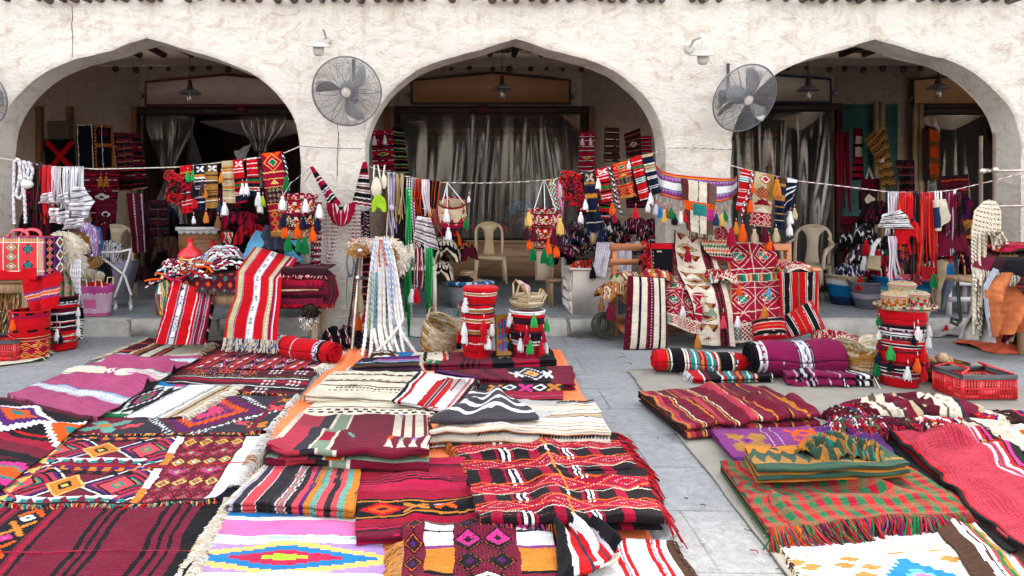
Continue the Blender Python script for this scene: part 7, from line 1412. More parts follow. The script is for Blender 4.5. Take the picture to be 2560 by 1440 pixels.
for k in range(60):
 x,y=400+rr.uniform(0,110),705-rr.uniform(0,10);t_=(x-400)/110;pts=[P(x,695-35*t_+rr.uniform(-12,12),6.35+rr.uniform(-.05,.2))]
 a=rr.uniform(0,6.3)
 for q in range(5):a +=rr.uniform(-1,1);l=pts[-1];pts.append((l[0]+.05*math.cos(a)+.01,l[1]+.01*math.sin(a),l[2]+.022*math.sin(a)))
 b.tube(pts,rr.uniform(.006,.011),5,rr.choice(['wC', 'wC', 'y', 'O', 'K', 'wB', 'wm', 'R', 'c']))
b.out('tangled_cords',M_['yarn'],None,smooth=True,label='tangle of colourful tassel cords and braids on the left of the low table',cat='cords')
b=MB()
for k in range(14):x=395+rr.uniform(0,26);b.tube([P(x,700+rr.uniform(0,20),6.3),P(x+rr.uniform(-12,8),735,6.26),P(x+rr.uniform(-6,6),760+rr.uniform(0,40),6.27)],.007,5,rr.choice(['wC', 'T', 'y', 'wB']))
b.out('hanging_tangle',M_['yarn'],None,smooth=True,label='teal and yellow cord ends dangling beside the leaning red rug',cat='tassel bunch')
o=thing('orange_basket', 'small orange woven basket on the kerb behind the leaning rug', 'basket',P(402,790,7.0));x0=P(404,790,7.3)[0];b=MB();b.lathe((x0,7.36,PZ+.01),[(.08,0),(.09,.12),(.095,.24),(.085,.24),(.07,.03)],24, 'c86a48');b.out('basket_wall',M_['straw'],o,smooth=True)
for k,(y0,y1,lab,sp) in enumerate([(745,772, 'lowest fringed red rug of the pile beside the pier', 'C2 K1 m2'),(725,748, 'dark brown rug in the middle of the pile beside the pier', 'D3 U1 M2'),(700,728, 'maroon rug third in the pile beside the pier', 'm3 M1 C2'),(672,702, 'patterned dark rug on top of the pile beside the pier', 'M2 K1 m1 D1')]):
 Y0=6.28+.02*k;xa,xb=P(690+4*k,0,Y0)[0],P(806+10*(k % 2),0,Y0)[0];za,zb=H-(y1-CY)/F*Y0,H-(y0-CY)/F*Y0
 cvp=Cv(70,40, 'm',30+k,.02).seq('h',sp,2).spk(.06, 'D');u=np.linspace(0,1,71)
 th=np.linspace(0,1,41);prof_=[]
 for t in th:
  if t<.45:prof_.append((Y0+.5*(1-t/.45)+.04,zb))
  elif t<.55:a=(t-.45)/.1*math.pi;prof_.append((Y0+.04-math.sin(a)*.04,(za+zb)/2+math.cos(a)*(zb-za)/2))
  else:prof_.append((Y0+.5*((t-.55)/.45)+.04,za+.002))
 X=np.zeros((41,71,3));X[...,0]=xa+(xb-xa)*u[None];X[...,1]=np.array([p[0] for p in prof_])[:,None]+.012*fbm(u*4,u*0+k,k,2)[None];X[...,2]=np.array([p[1] for p in prof_])[:,None]+.008*fbm(u*5,u*0+k,k+5,2)[None]
 o=grid('folded_rug',X,cvp,M_['cloth'],None,.01,0,label=lab,cat='rug',group='pile of dark red rugs beside the first pier')
 if k in (0,3):fringe(o,X[20],(0,-.3,-1),.035, 'EC' if k else 'CR',60,hang=True,w=.005)
c=Cv(60,80, 'm',12,.01);c.vs([(.55,.58),(.7,.73)], 'u').vs([(.62,.66)], 'K').v(.76,1, 'C')
loft('maroon_rug', 'maroon rug with brown side stripes hanging over the right end of the pile',[(800,672,6.7),(812,690,6.35),(806,745,6.3),(806,762,6.3)],[(812,668,7.0),(838,690,6.75),(848,735,6.65),(838,758,6.6)],c,amp=.015,cat='rug',fr=(.04, 'CR',60))
fur('fur_hat', 'black brown and white fur tuft below the maroon pile',[(P(775,776,6.25),(.06,.05,.05), 'KKU'),(P(770,798,6.25),(.045,.04,.045), 'wEu')],1200, 'K',.05,4, 'U')
c=Cv(170,60, 'R',13,.004);c.vs([(.0,.02),(.26,.28)], 'K')
for x0 in (.03,.13,.23,.80):c.v(x0,x0+.06, 'V').lat((x0+.005,0,x0+.055,1),1,12, 'Kw',[1,.7]).vs([(x0-.008,x0),(x0+.06,x0+.068)], 'm')
c.vs([(.48,.50)], 'V').v(.87,.9, 'K')
rolled('rolled_blanket', 'rolled bright red blanket with pale patterned bands before the low table',G(668,858,.09),G(836,884,.10),.10,c,seed=3,bend=.006)
crumple('black_blanket', 'black blanket with pink and white striped border bunched by the red roll',G(846,872,.0),.34,.24,.20,Cv(80,60, 'K',8,.03).seq('v', 'K5 w.3 C.6 w.3 m.5 w.3',4),45,rz=.5,fold=.7,res=(46,54),kf=3)
fur('black_fleece', 'black curly fleece behind the metal rack',[(P(888,845,6.45),(.07,.07,.11), 'KKX'),(P(905,868,6.4),(.05,.05,.06), 'KXu')],900, 'K',.05,6, 'K')
o=thing('red_jug', 'shiny red round jug behind the striped blankets', 'jug',P(474,665,7.0));c0=P(476,640,7.0)
b=MB();b.lathe((c0[0],c0[1],c0[2]-.09),[(.05,0),(.125,.05),(.13,.10),(.10,.15),(.04,.185),(.028,.21),(.03,.27),(.035,.275)],30,sq=.8);b.out('jug_body',M_['redplastic'],o,cols=False,smooth=True)
b=MB();b.tube([P(530,640,7.15),P(532,600,7.15)],.022,10);b.out('spout',M_['redplastic'],o,cols=False,smooth=True)
loft('blue_jacket', 'light blue and slate jacket draped over a chair by the first pier',[(640,575,7.3),(615,610,7.15),(598,655,7.0)],[(755,600,7.1),(756,640,7.05),(756,664,7.0)],Cv(90,60, '6ab4d8',3,.03).vs([(.32,.68)], 'X').vs([(.0,0)], 'X').p(np.zeros((60,90),bool), 'X'),amp=.05,folds=1.8,cat='jacket',thick=.015,mat='cotton',seed=3)
loft('slate_jacket', 'slate grey jacket sleeve lying over the light blue one',[(660,560,7.2),(652,590,7.08),(672,625,6.95)],[(720,590,7.2),(712,610,7.05),(706,625,6.95)],Cv(60,50, '3a3e50',3),amp=.03,cat='jacket',thick=.012,mat='cotton',seed=5)
loft('black_strap', 'short black strip across the light blue jacket',[(722,612,6.9),(748,642,6.88)],[(728,606,6.9),(754,636,6.88)],Cv(6,30, 'K',1),amp=.002,cat='strap')
o=thing('metal_rack', 'slanted tubular steel rack carrying ropes and a hide', 'rack',G(905,882));YK=6.26
b=MB();b.tube([P(902,622,6.45),P(892,740,6.36),P(879,884,6.25)],.016,10);b.tube([P(965,622,6.75),P(960,740,6.68),P(952,862,6.6)],.016,10);b.out('upright',M_['metal'],o,cols=False,smooth=True)
for y,x0 in ((627,901),(695,896),(767,891)):b=MB();b.tube([P(x0-3,y,6.4),P(x0+50,y+1,6.62)],.015,10);b.lathe(P(x0-1,y,6.38),[(.022,-.02),(.028,0),(.022,.02)],12);b.out('rung',M_['chrome'],o,cols=False,smooth=True)
fur('sheepskin', 'white and rust brown sheepskin on top of the metal rack',[(P(905,610,6.55),(.10,.08,.045), 'EqcE'),(P(960,610,6.5),(.13,.1,.06), 'qEqE'),(P(995,645,6.45),(.085,.08,.14), 'qEqw'),(P(968,640,6.38),(.07,.05,.09), 'Aaa'),(P(895,622,6.45),(.06,.05,.03), 'ZAe')],5200, 'E',.055,5, 'q')
b=MB();rr=random.Random(8)
for k in range(11):
 x1=918+k*9+rr.uniform(-4,4);xt=940+k*3.2;xe=[905,925,948,958,968,985,985,1000,1040,1010,930][k];ye=[892,900,886,888,892,896,884,890,884,886,890][k]
 ym=815 if k<8 else 800
 braid(b,[P(xt,604,6.42),P(xt+(x1-xt)*.25,632,6.33),P(x1*.6+xt*.4,700,6.26),P(x1,ym,6.2),P(x1+(xe-x1)*.4,(ym+ye)/2,6.12),G(xe,ye,.025)],.018, 'w', 'E' if k % 3 else 'W')
b.out('white_ropes',M_['yarn'],None,smooth=True,label='thick white braided ropes cascading from the metal rack to the rugs',cat='rope')
b=MB()
for k,xs in enumerate(((938,932,930,934),(960,972,978,990),(964,980,984,1024))):braid(b,[P(xs[0],596,6.36),P(xs[1],660,6.2),P(xs[2],760,6.22),P(xs[3],830 if k<2 else 860,6.2)],.013, 'a9b8dc', 'w')
b.out('blue_ropes',M_['yarn'],None,smooth=True,label='light blue and white braided ropes beside the white ones',cat='rope')
b=MB()
for xs in ((950,947,950),(954,960,968)):braid(b,[P(xs[0],600,6.3),P(xs[1],640,6.15),P(xs[2],668,6.14)],.010, 'c', 'e')
b.out('salmon_cord',M_['yarn'],None,smooth=True,label='salmon twisted cord knotted over the white ropes',cat='rope')
b=MB()
for x in (924,938):braid(b,[P(x+4,680,6.2),P(x,740,6.18),P(x-3,820,6.18)],.011, 't', 'y' if x<930 else 'B')
b.out('green_rope',M_['yarn'],None,smooth=True,label='pale green and teal twisted ropes left of the white ones',cat='rope')
c=Cv(30,110, 'M',4).seq('h', 'M3 w.4 R1 K1',8);loft('rack_bag', 'dark red hanging bag between the rungs of the metal rack',[(908,632,6.6),(905,780,6.5)],[(940,632,6.7),(938,780,6.6)],c,amp=.02,cat='bag')
o=thing('tassel_pair', 'cream and orange tassels between the lower rungs of the rack', 'tassel',P(900,800,6.4));tass(o,[(897,720,60, 'e'),(893,778,46, 'O'),(915,770,34, 'C'),(930,765,26, 'w')],6.4)
o=thing('tassel_pair', 'tan and rust tassels on red kilim cord right of the white ropes', 'tassel',P(990,800,6.3));tass(o,[(993,720,46, 'e',30),(996,766,34, 'Z',30)],6.28)
loft('red_kilim_bag', 'red kilim strip hanging right of the white ropes',[(983,690,6.4),(983,780,6.3)],[(998,680,6.4),(996,792,6.3)],Cv(14,60, 'R',3).seq('h', 'R2 E.6 O1 E.5',6),amp=.01,cat='bag')
o=thing('white_stool', 'cream painted stool holding zebra striped rugs behind the green ribbons', 'stool',(P(1050,780,7.3)[0],7.4,PZ));xa,xb=P(1015,0,7.3)[0],P(1091,0,7.3)[0];b=MB();zt=H-(668-CY)/F*7.3;b.box(((xa+xb)/2,7.5,zt-.02),(xb-xa,.42,.04),bev=.008);b.out('seat',M_['pinkwhite'],o,cols=False)
for xx in (xa+.02,xb-.02):
 for yy in (7.31,7.69):b=MB();b.box((xx,yy,(zt-.04+PZ)/2),(.035,.035,zt-.04-PZ));b.out('leg',M_['pinkwhite'],o,cols=False)
zc=Cv(80,60, 'q',3,.02).seq('h', 'q2 K1 q.6 U.8',5).dots((0,0,1,1),8,6, 'K',.3)
for k,(px,py,ww,hh,Y,cv_,lab) in enumerate([(1095,700,.34,.22,7.75,zc, 'zebra striped folded rug hanging low beside the stool'),(1110,655,.36,.26,7.8,zc, 'black and cream striped rug heaped above the blue tray'),(1098,632,.34,.2,7.9,Cv(60,50, 'K',4,.02).seq('h', 'K4 m.5 R.3',3), 'black rug with red lines on the heap beside the stool'),(1120,614,.26,.2,7.95,Cv(60,50, 'M',4,.01).seq('h', 'M3 R.3 K1',3).box((.8,0,1,1), 'O').box((.84,.2,.96,.8), 'K'), 'maroon rug with orange edge on top of the heap'),(1045,668,.36,.3,7.5,zc, 'zebra striped cloth pressed on the cream stool'),(1050,640,.3,.25,7.6,Cv(40,40, 'K',5), 'plain black cloth on the cream stool')]):
 crumple('striped_rug',lab,P(px,py,Y),ww,.26,hh,cv_,50+k,rz=.2*k,fold=.3)
x0=P(1165,0,7.9)[0];o=thing('grey_bin', 'grey tapered plastic bin with a blue coiled tray on top', 'bin',(x0,7.95,PZ));b=MB();b.lathe((x0,7.95,PZ),[(.16,0),(.20,.12),(.235,.24),(.24,.25),(.21,.24)],32,sq=.8);b.out('bin_body',M_['grey'],o,cols=False,smooth=True)
o=thing('coiled_tray', 'blue and white coiled tray lying on the grey bin', 'tray',(x0,7.95,PZ+.27));cb=Cv(120,8, 'B',3,0).seq('v', 'B4 w1 B3 w1 B1 w1',5)
th,t=np.meshgrid(np.linspace(0,2*np.pi,61),np.linspace(0,1,9));rr_=.26+.05*np.cos(t*6.28);grid('rim',np.stack([x0+.03+np.cos(th)*rr_,7.95+np.sin(th)*rr_*.75,PZ+.29+.025*np.sin(t*6.28)],-1),cb,M_['yarn'],o);b=MB();b.lathe((x0+.03,7.95,PZ+.285),[(.001,0),(.24,.002)],30, 'n',sq=.75,caps=False);b.out('tray_floor',M_['straw'],o)
o=thing('straw_hat', 'small straw hat with dark hair bundle on the blue tray', 'hat',P(1168,690,7.9));straw_lathe(o, 'hat_body',(x0+.02,8.0,PZ+.31),[(.19,0),(.12,.02),(.1,.08),(.07,.11),(.001,.12)],seed=21);fur('hair_bundle', 'dark brown wool bundle in front of the straw hat',[((x0-.02,7.84,PZ+.33),(.09,.05,.05), 'KU')],400, 'K',.03,9, 'K')
o=thing('leaning_frame', 'gold rimmed frame leaning by the tasselled basket ladder', 'picture frame',P(1358,700,8.6));fx=[P(1338,625,8.8),P(1382,625,8.8),P(1382,700,8.6),P(1340,700,8.6)];b=MB();b.tube(fx+[fx[0]],.012,6);b.out('frame',M_['palewood'],o,cols=False,smooth=True);emit('panel',[tuple(np.array(p)+(0,.01,0)) for p in fx]+[tuple(np.array(p)+(0,.03,0)) for p in fx],[[0,1,2,3],[7,6,5,4],[0,4,5,1],[1,5,6,2],[2,6,7,3],[3,7,4,0]],M_['sign_t'],o)
o=thing('wooden_stool', 'rough low wooden stool left of the white cabinet', 'stool',(P(1395,0,8.0)[0],8.1,PZ));x0=P(1402,0,8.0)[0];b=MB();b.box((x0,8.1,PZ+.30),(.30,.3,.04),bev=.01);b.out('seat',M_['palewood'],o,cols=False)
for sx in (-1,1):
 for sy in (-1,1):b=MB();b.box((x0+sx*.12,8.1+sy*.12,PZ+.14),(.05,.05,.28),bev=.006);b.out('leg',M_['palewood'],o,cols=False)
o=thing('white_cabinet', 'cream laminate drawer cabinet at the edge of the raised floor', 'cabinet',(P(1465,0,7.4)[0],7.55,PZ));xa,xb=P(1431,0,7.36)[0],P(1545,0,7.36)[0];zt=H-(676-CY)/F*7.36
b=MB();b.box(((xa+xb)/2,7.6,(zt+PZ)/2),(xb-xa,.46,zt-PZ),bev=.006);b.out('cabinet_body',M_['pinkwhite'],o,cols=False)
b=MB();b.box(((xa+xb)/2-.01,7.59,zt+.012),(xb-xa+.05,.5,.022),bev=.006);b.out('cabinet_top',M_['pinkwhite'],o,cols=False)
for k,z in enumerate((.10,.20,.32)):b=MB();b.box((xa-.018,7.6,PZ+z),(.03,.4,.085),bev=.004);b.out('drawer_front',M_['pinkwhite'],o,cols=False)
rr=random.Random(11);o=thing('tassel_heap', 'heap of orange, green and red tassels on the white cabinet', 'tassel',P(1460,676,7.5))
for k in range(22):tassel(o,P(rr.uniform(1428,1492),rr.uniform(648,672),7.42+rr.uniform(0,.2)), 'OORGCKR'[k % 7],.09)
o=thing('black_tassel', 'long black tassel falling over the corner of the white cabinet', 'tassel',P(1478,700,7.3));tassel(o,P(1482,666,7.3), 'K',.13)
crumple('tassel_cloth', 'red and green cloth under the tassels on the white cabinet',P(1462,678,7.5),.30,.24,.12,Cv(50,40, 'R',5,.03).seq('v', 'R2 C1 G.5 K1 W.3',5),61)
o=thing('pale_table', 'pale table carrying the scarf piles between central arch and second pier', 'table',(P(1530,0,8.1)[0],8.2,PZ));xa,xb=P(1420,0,8.0)[0],P(1660,0,8.0)[0];zt=H-(636-CY)/F*8.0;b=MB();b.box(((xa+xb)/2,8.3,zt-.02),(xb-xa,.7,.04),bev=.01);b.out('table_top',M_['pinkwhite'],o,cols=False)
for xx in (xa+.05,xb-.05):
 for yy in (8.0,8.6):b=MB();b.box((xx,yy,(zt-.04+PZ)/2),(.05,.05,zt-.04-PZ));b.out('leg',M_['pinkwhite'],o,cols=False)
sp=['K3 m1 V.3 K1 n1', 'M3 K1 V.4 m1', 'X3 S.4 K1 C.5', 'n3 H1 K1', 'U2 K2 A.5 M1', 'D3 w.4 K1 G.3', 'K3 e.4 m1', 'm3 V.3 K1', 'K2 C1 X1 w.3']
adj=['charcoal', 'plum', 'moss grey', 'slate blue', 'olive brown', 'dark wine', 'black', 'maroon', 'black and crimson']
nk=0
for (x,y,ww,hh) in ((1432,600,.30,.20),(1418,625,.26,.12),(1452,565,.26,.16),(1485,590,.34,.18),(1478,620,.30,.12),(1520,570,.34,.20),(1548,600,.36,.16),(1590,575,.34,.20),(1620,600,.32,.16),(1590,612,.3,.10),(1640,570,.26,.18),(1560,620,.4,.09)):
 crumple('scarf', '%s patterned scarf crumpled in the pile left of the second pier, %s row' % (adj[nk % 9],('upper' if y<585 else ('middle' if y<605 else 'front'))),P(x,y+14,7.85+.45*(620-y)/60),ww,.3,hh,Cv(60,44, 'K',70+nk,.05).seq('hv'[nk % 2],sp[nk % 9],4).spk(.04, 'V'),70+nk,rz=nk*.8,fold=.8,kf=3.2,group='crumpled scarves piled left of the second pier');nk +=1
crumple('cream_scarf', 'cream and violet striped scarf at the front of the scarf pile',P(1530,624,7.7),.36,.14,.06,Cv(60,30, 'E',5,.03).seq('v', 'E1 p.5',12),91)
crumple('white_scarf', 'small white and orange cloth on the front of the scarf pile',P(1600,618,7.7),.4,.14,.06,Cv(60,30, 'E',5,.03).seq('v', 'w2 O1 T1 e1',3),92)
loft('pinstripe_cloth', 'white cloth with fine violet pinstripes hanging left of the bench',[(1492,606,7.6),(1488,640,7.35),(1482,688,7.32)],[(1532,606,7.6),(1524,640,7.35),(1514,695,7.32)],Cv(40,60, 'V',3).seq('v', 'w1 L.5',16),amp=.01,mat='cotton')
loft('pinstripe_cloth', 'second white pinstriped cloth hanging behind the bench rails',[(1540,610,7.5),(1542,690,7.35)],[(1580,610,7.5),(1578,690,7.35)],Cv(40,60, 'V',3).seq('v', 'w1 L.5',16),amp=.012,mat='cotton')
o=thing('terracotta_pot', 'brown bamboo pot', 'pot',P(1505,700,7.3));b=MB();b.lathe(P(1483,598,7.8),[(.02,-.06),(.035,-.02),(.04,.03),(.025,.07)],12);b.out('pot_body',M_['palewood'],o,cols=False,smooth=True);o['label'] = 'tan wooden spindle among the scarves left of the bench';o['category'] = 'spindle';o.name = 'wooden_spindle'
o=thing('wooden_bench', 'orange brown slatted wooden bench covered with kilims before the second pier', 'bench',(P(1790,0,6.8)[0],6.8,0));YBk,YFr=7.06,6.62;xl,xr2=P(1570,0,YFr)[0],P(2042,0,YFr)[0];xlb=P(1530,0,YBk)[0]+.02
xlb=xl; 
xbr=P(1966,0,YBk)[0]
xl_b=P(1530,0,YBk)[0]
def br(n_,c_,d_,**kw):b=MB();b.box(c_,d_,bev=.006,**kw);b.out(n_,M_['orangewood'],o,cols=False)
zb1,zb2=H-(618-CY)/F*YBk,H-(655-CY)/F*YBk
br('back_rail',((xl_b+xbr)/2,YBk,zb1),(xbr-xl_b+.05,.03,.075));br('back_rail',((xl_b+xbr)/2,YBk,zb2),(xbr-xl_b+.05,.03,.06))
for x in (xl_b,xbr):br('back_post',(x+.025,YBk+.02,(zb1+.04)/2),(.06,.05,zb1+.04))
br('seat_slat',((xl+xr2)/2,6.66,.41),(xr2-xl+.04,.09,.03));br('seat_slat',((xl+xr2)/2,6.78,.41),(xr2-xl+.04,.09,.03));br('seat_slat',((xl+xr2)/2,6.90,.41),(xr2-xl,.09,.03))
for x in (xl+.02,xr2-.02):br('leg',(x,YFr,.30),(.055,.055,.60)); 
br('armrest',(xr2-.02,(YBk+YFr)/2,H-(672-CY)/F*6.7),(.09,.52,.035));br('leg',(xr2-.02,YFr+.002,.62),(.054,.05,.24))
br('armrest',(xl-.0,(YBk+YFr)/2,.60),(.07,.50,.035))
br('stretcher',((xl+xl_b)/2+.03,(YBk+YFr)/2,.13),(.045,.48,.07),rz=.0);br('stretcher',((xl+xr2)/2,YFr+.01,.15),(xr2-xl,.03,.07));br('stretcher',((xl+xr2)/2,YBk,.18),(xr2-xl,.03,.06))
c=Cv(60,60, 'K',2);c.h(0,.22, 'R').vs([(0,.10),(.93,1)], 'C').vs([(.10,.12)], 'y').vs([(.02,.05)], 'Z').dots((.15,.3,.2,1),1,6, 'e',.5).box((.3,.28,.5,.33), 'e').box((.3,.92,.5,.97), 'e')
pillow('cushion', 'black cushion with red top and tiny cream squares on the bench',[(1617,609),(1684,609),(1684,684),(1622,684)],7.0,6.9,.10,c,2)
o=crochet('pompon_trim', 'column of blue, red and yellow pompons beside the black cushion',1614,646,14,70,20,9,6.9)
c=Cv(90,150, 'w',3,.004);c.a[:]=hexc('ebe3d3');c.seq('v', 'M1.3 q1.6 N.7 q1.6 m.4 M1.1 m.4 q1.3 N.6 q1.3 M.5',1);c.x_(.60,.5,0,0, 'w').dots((.575,0,.625,1),1,26, 'V',.5).spk(.01, 'V')
pillow('striped_cushion', 'tall cream cushion with dark blue and plum stripes leaning on the bench',[(1571,690),(1664,696),(1667,872),(1560,874)],6.56,6.42,.12,c,3,back='M')
ck1=Cv(90,190, 'q',41,.008)
for k in range(6):
 y=k/6;ck1.tri((.04,y+.01,.62,y+.07),2, 'm', 'd').tri((.12,y+.015,.54,y+.05),2, 'A', 'd').lat((.08,y+.085,.60,y+.16),1,1, 'KAqAm',[1.0,.9,.78,.66,.4] if k % 2==0 else [.5,.45,.4,.3,.2])
ck1.dots((.2,.09,.5,.16),5,4, 'K',.25).v(.66,.90, 'D').vs([(.68,.70),(.86,.88)], 'c').dots((.76,0,.80,1),1,50, 'O',.4).v(.9,1, 'q').vs([(0,.03)], 'M').tri((.04,.70,.62,.78),2, 'S', 'u')
loft('cream_kilim', 'long cream kilim with brown diamonds falling from the bench back to the ground',[(1684,575,7.0),(1682,620,6.98),(1690,675,6.88),(1712,722,6.62),(1728,760,6.52),(1738,810,6.47),(1738,862,6.44)],[(1782,600,7.0),(1784,630,6.98),(1806,690,6.85),(1822,735,6.58),(1830,780,6.5),(1832,825,6.45),(1836,866,6.42)],ck1,amp=.022,folds=1.6,cat='kilim',seed=8)
ck2=Cv(120,200, 'C',43,.008)
def redgeo(c,seed=0):
 for k in range(4):
  y=k*.25;c.lat((.0,y,1.0,y+.25),2,1, 'qCqC',[1.03,.97,.62,.56] if k % 2==0 else [1.0,.95,.5,.44]);c.hs([(y,y+.008)], 'q')
  for j in range(2):c.box((.17+j*.5,y+.09,.33+j*.5,y+.165), 'q').chk((.175+j*.5,y+.094,.325+j*.5,y+.161),4,4, 'GO'[(k+j) % 2]);c.chk((.175+j*.5,y+.094,.325+j*.5,y+.161),2,2, 'T')
 c.vs([(.48,.50)], 'q')
 c.box((0,.30,1,.42), 'q').seq('v', 'G1 T1 q.6 O1 e1 C1 G.6',4,.0,1.,.31,.41).vs([(0,.05)], 'A');c.box((0,.84,1,1), 'q').chk((.02,.86,.98,.98),26,7, 'C').chk((.02,.86,.2,.98),8,7, 'T');return c
redgeo(ck2)
loft('red_kilim', 'large red and cream geometric kilim draped over the back and seat of the bench',[(1812,606,7.0),(1815,640,6.96),(1822,690,6.86),(1826,730,6.62),(1828,780,6.5),(1832,862,6.42)],[(1928,606,7.0),(1940,640,6.96),(1948,690,6.86),(1950,730,6.66),(1948,780,6.54),(1948,836,6.48)],ck2,amp=.022,folds=1.8,cat='kilim',seed=9)
ck3=redgeo(Cv(100,90, 'C',45,.01));loft('red_kilim', 'red and cream kilim bunched over the seat between striped cushion and cream kilim',[(1658,684,6.92),(1655,725,6.62),(1660,780,6.5),(1662,806,6.48)],[(1762,690,6.9),(1756,740,6.56),(1750,800,6.49),(1742,838,6.47)],ck3,amp=.035,folds=1.5,cat='kilim',seed=10)
c=Cv(70,50, 'q',46,.01);c.zig((0,0,1,.2),9, 'O',.5).zig((0,.2,1,.4),9, 'G',.5).zig((0,.4,1,.6),9, 'O',.5).zig((0,.6,1,.8),9, 'K',.5).h(.8,1, 'C');loft('sawtooth_kilim', 'orange and green sawtooth kilim over the bench back between the cream and red ones',[(1748,598,6.93),(1760,625,6.92),(1782,648,6.9)],[(1815,600,6.93),(1822,625,6.92),(1836,655,6.9)],c,amp=.012,cat='kilim')
c=Cv(60,70, 'C',47,.01);c.lat((0,0,1,1),3,3, 'qC',[1.0,.86]);loft('red_flap', 'red flap with white zigzags hanging under the tassels of the second pier',[(1784,575,6.96),(1788,600,6.95)],[(1806,560,6.96),(1836,606,6.95)],c,amp=.01,cat='kilim')
o=thing('bench_tassels', 'yellow, rust, white and blue tassels hanging over the bench kilims', 'tassel',P(1800,800,6.5))
tass(o,[(1744,838,32, 'Z',8),(1911,765,34, 'Z',8),(1844,790,28, 'w'),(1808,790,30, 's',20),(1707,765,26, 'w'),(1922,720,18, 'b',2),(1848,712,26, 'O'),(1756,742,16, 'E')],6.36,12);tass(o,[(1719,620,34, 'C',36)],6.86);tass(o,[(1668,680,20, 'm',4)],6.8)
ck4=redgeo(Cv(80,50, 'C',48,.01));crumple('kilim_pad', 'folded red and cream kilim pad on the right end of the bench',P(1985,680,6.75),.34,.22,.10,ck4,95,fold=.2)
hung('red_striped_rug', 'red rug with black stripes hanging from the right armrest of the bench',[(1946,684),(2044,682),(2042,790),(1950,805)],6.56,blackred(90,90,3),cat='rug',amp=.01,back=.1,fr=(14, 'RC',60))
pillow('red_cushion', 'red and black striped cushion leaning in front of the hanging red rug',[(1945,800),(2028,752),(2062,820),(1975,845)],6.42,6.25,.10,blackred(70,60,4),5,back='C')
c=Cv(60,50, 'A',51,.02);c.lat((0,.2,1,1),4,2, 'CqGO',[1,.8,.5,.3]).seq('h', 'A1 c.5 a.5 C.4',2,0,.3)
crumple('saddle_bag', 'tan and cream saddle bag with green diamonds on the left end of the bench',P(1532,745,6.72),.32,.3,.15,c,97,rz=.2,fold=.9,kf=3)
crumple('saddle_bag', 'patterned saddle bag flap lying behind the tan one',P(1565,715,6.85),.34,.25,.14,Cv(60,50, 'e',52,.02).seq('v', 'e2 G.5 C1 E1 A1',3),98,rz=.5)
o=thing('bag_tassel', 'brown and wine tassels below the saddle bag', 'tassel',P(1510,790,6.6));tass(o,[(1503,748,28, 'a'),(1526,755,44, 'm'),(1569,735,18, 'O')],6.6)
c=Cv(190,60, 'c',53,.004);c.a[:]=hexc('8c1d50');c.vs([(.0,.05)], 'K').vs([(.05,.07),(.12,.13)], 'w').tri((.07,0,.12,1),12, 'V', 'r').vs([(.28,.29),(.78,.79)], 'V');c.v(.46,.64, '6a1440')
c.tri((.47,0,.50,1),14, 'H', 'l').tri((.60,0,.63,1),14, 'H', 'r').v(.52,.58, 'V').lat((.52,0,.58,1),1,10, 'Kw',[1,.7]).vs([(.505,.515),(.585,.595)], 'w')
pillow('red_cushion', 'red cushion with black stripes wedged behind the magenta roll',[(1880,800),(1960,792),(1968,846),(1884,850)],6.34,6.2,.12,blackred(60,50,8, 'h'),8,back='C')
crumple('kilim_bundle', 'red and green patterned bundle on the right end of the magenta roll',G(2080,862,.16),.34,.22,.12,redgeo(Cv(70,50, 'C',9,.02)),161,rz=.4,fold=.7)
crumple('wine_bundle', 'wine striped cloth bunched between the two rolls',G(1905,905,.01),.26,.24,.14,Cv(60,50, 'M',9,.02).seq('v', 'M3 w.3 K1 C1',4),162,fold=.8)
crumple('bench_kilim_pad', 'crumpled kilim on the bench seat between the cream and red kilims',P(1795,705,6.75),.34,.24,.12,redgeo(Cv(70,50, 'C',10,.02)),163,fold=.7)
crumple('bench_kilim_pad', 'brown and orange kilim pad under the black cushion of the bench',P(1640,700,6.8),.34,.26,.10,Cv(70,50, 'A',11,.02).seq('v', 'A2 C2 G.5 O1 q1',3),164,fold=.6)
rolled('rolled_blanket', 'thick rolled magenta blanket with a pale triangle band',G(1872,895,.15),G(2092,895,.15),.145,c,seed=5,sq=.95,taper=(.8,.95,1,1,.95))
c=Cv(150,60, 'R',54,.006);c.a[:]=hexc('c01530');c.seq('v', 'R2 w.2 A.3 X.2 w.2 K2.5 w.2 A.3 w.2 C.6 T.8 w.3 T.5 C.5 Z.5 C.5 T.8 w.3 T.5 C.5 w.2 A.3 K2.5 w.2 A.3 X.2 w.2 R5',1)
rolled('rolled_blanket', 'flattened red blanket roll with black, green and white stripes',G(1636,900,.10),G(1896,908,.09),.115,c,seed=6,sq=.72,taper=(.9,1.05,1,.85,.45))
rug('folded_blanket', 'folded red, black and green striped blanket under the flattened roll',[(1690,908),(1915,905),(1932,948),(1735,950)],Cv(150,50, 'R',55,.008).seq('v', 'R2 w.3 M1 K2 w.3 A.3 C.5 T.8 w.3 T.5 C.5 Z.5 C.5 T.8 w.3 T.5 C.5 w.2 A.3 K2.5 w.2',1),.012,.010,layers=2,t=.012,wav=.004,seed=56,group=RU,fr=[('l', 'wV',.03,50)])
cm=Cv(150,60, 'c',57,.01);cm.a[:]=hexc('8c1d50');cm.vs([(.30,.32),(.6,.62),(.12,.14)], 'V').vs([(.16,.28)], 'K').vs([(.2,.24)], 'V').v(.8,1, 'K').vs([(.84,.86),(.9,.95)], 'w')
rug('folded_blanket', 'magenta and black blanket folded and rumpled in front of the magenta roll',[(1945,910),(2088,902),(2172,950),(1962,948)],cm,.012,.018,layers=3,t=.014,wav=.018,seed=58,group=RU,wob=.03,fr=[('r', 'wE',.03,60)])
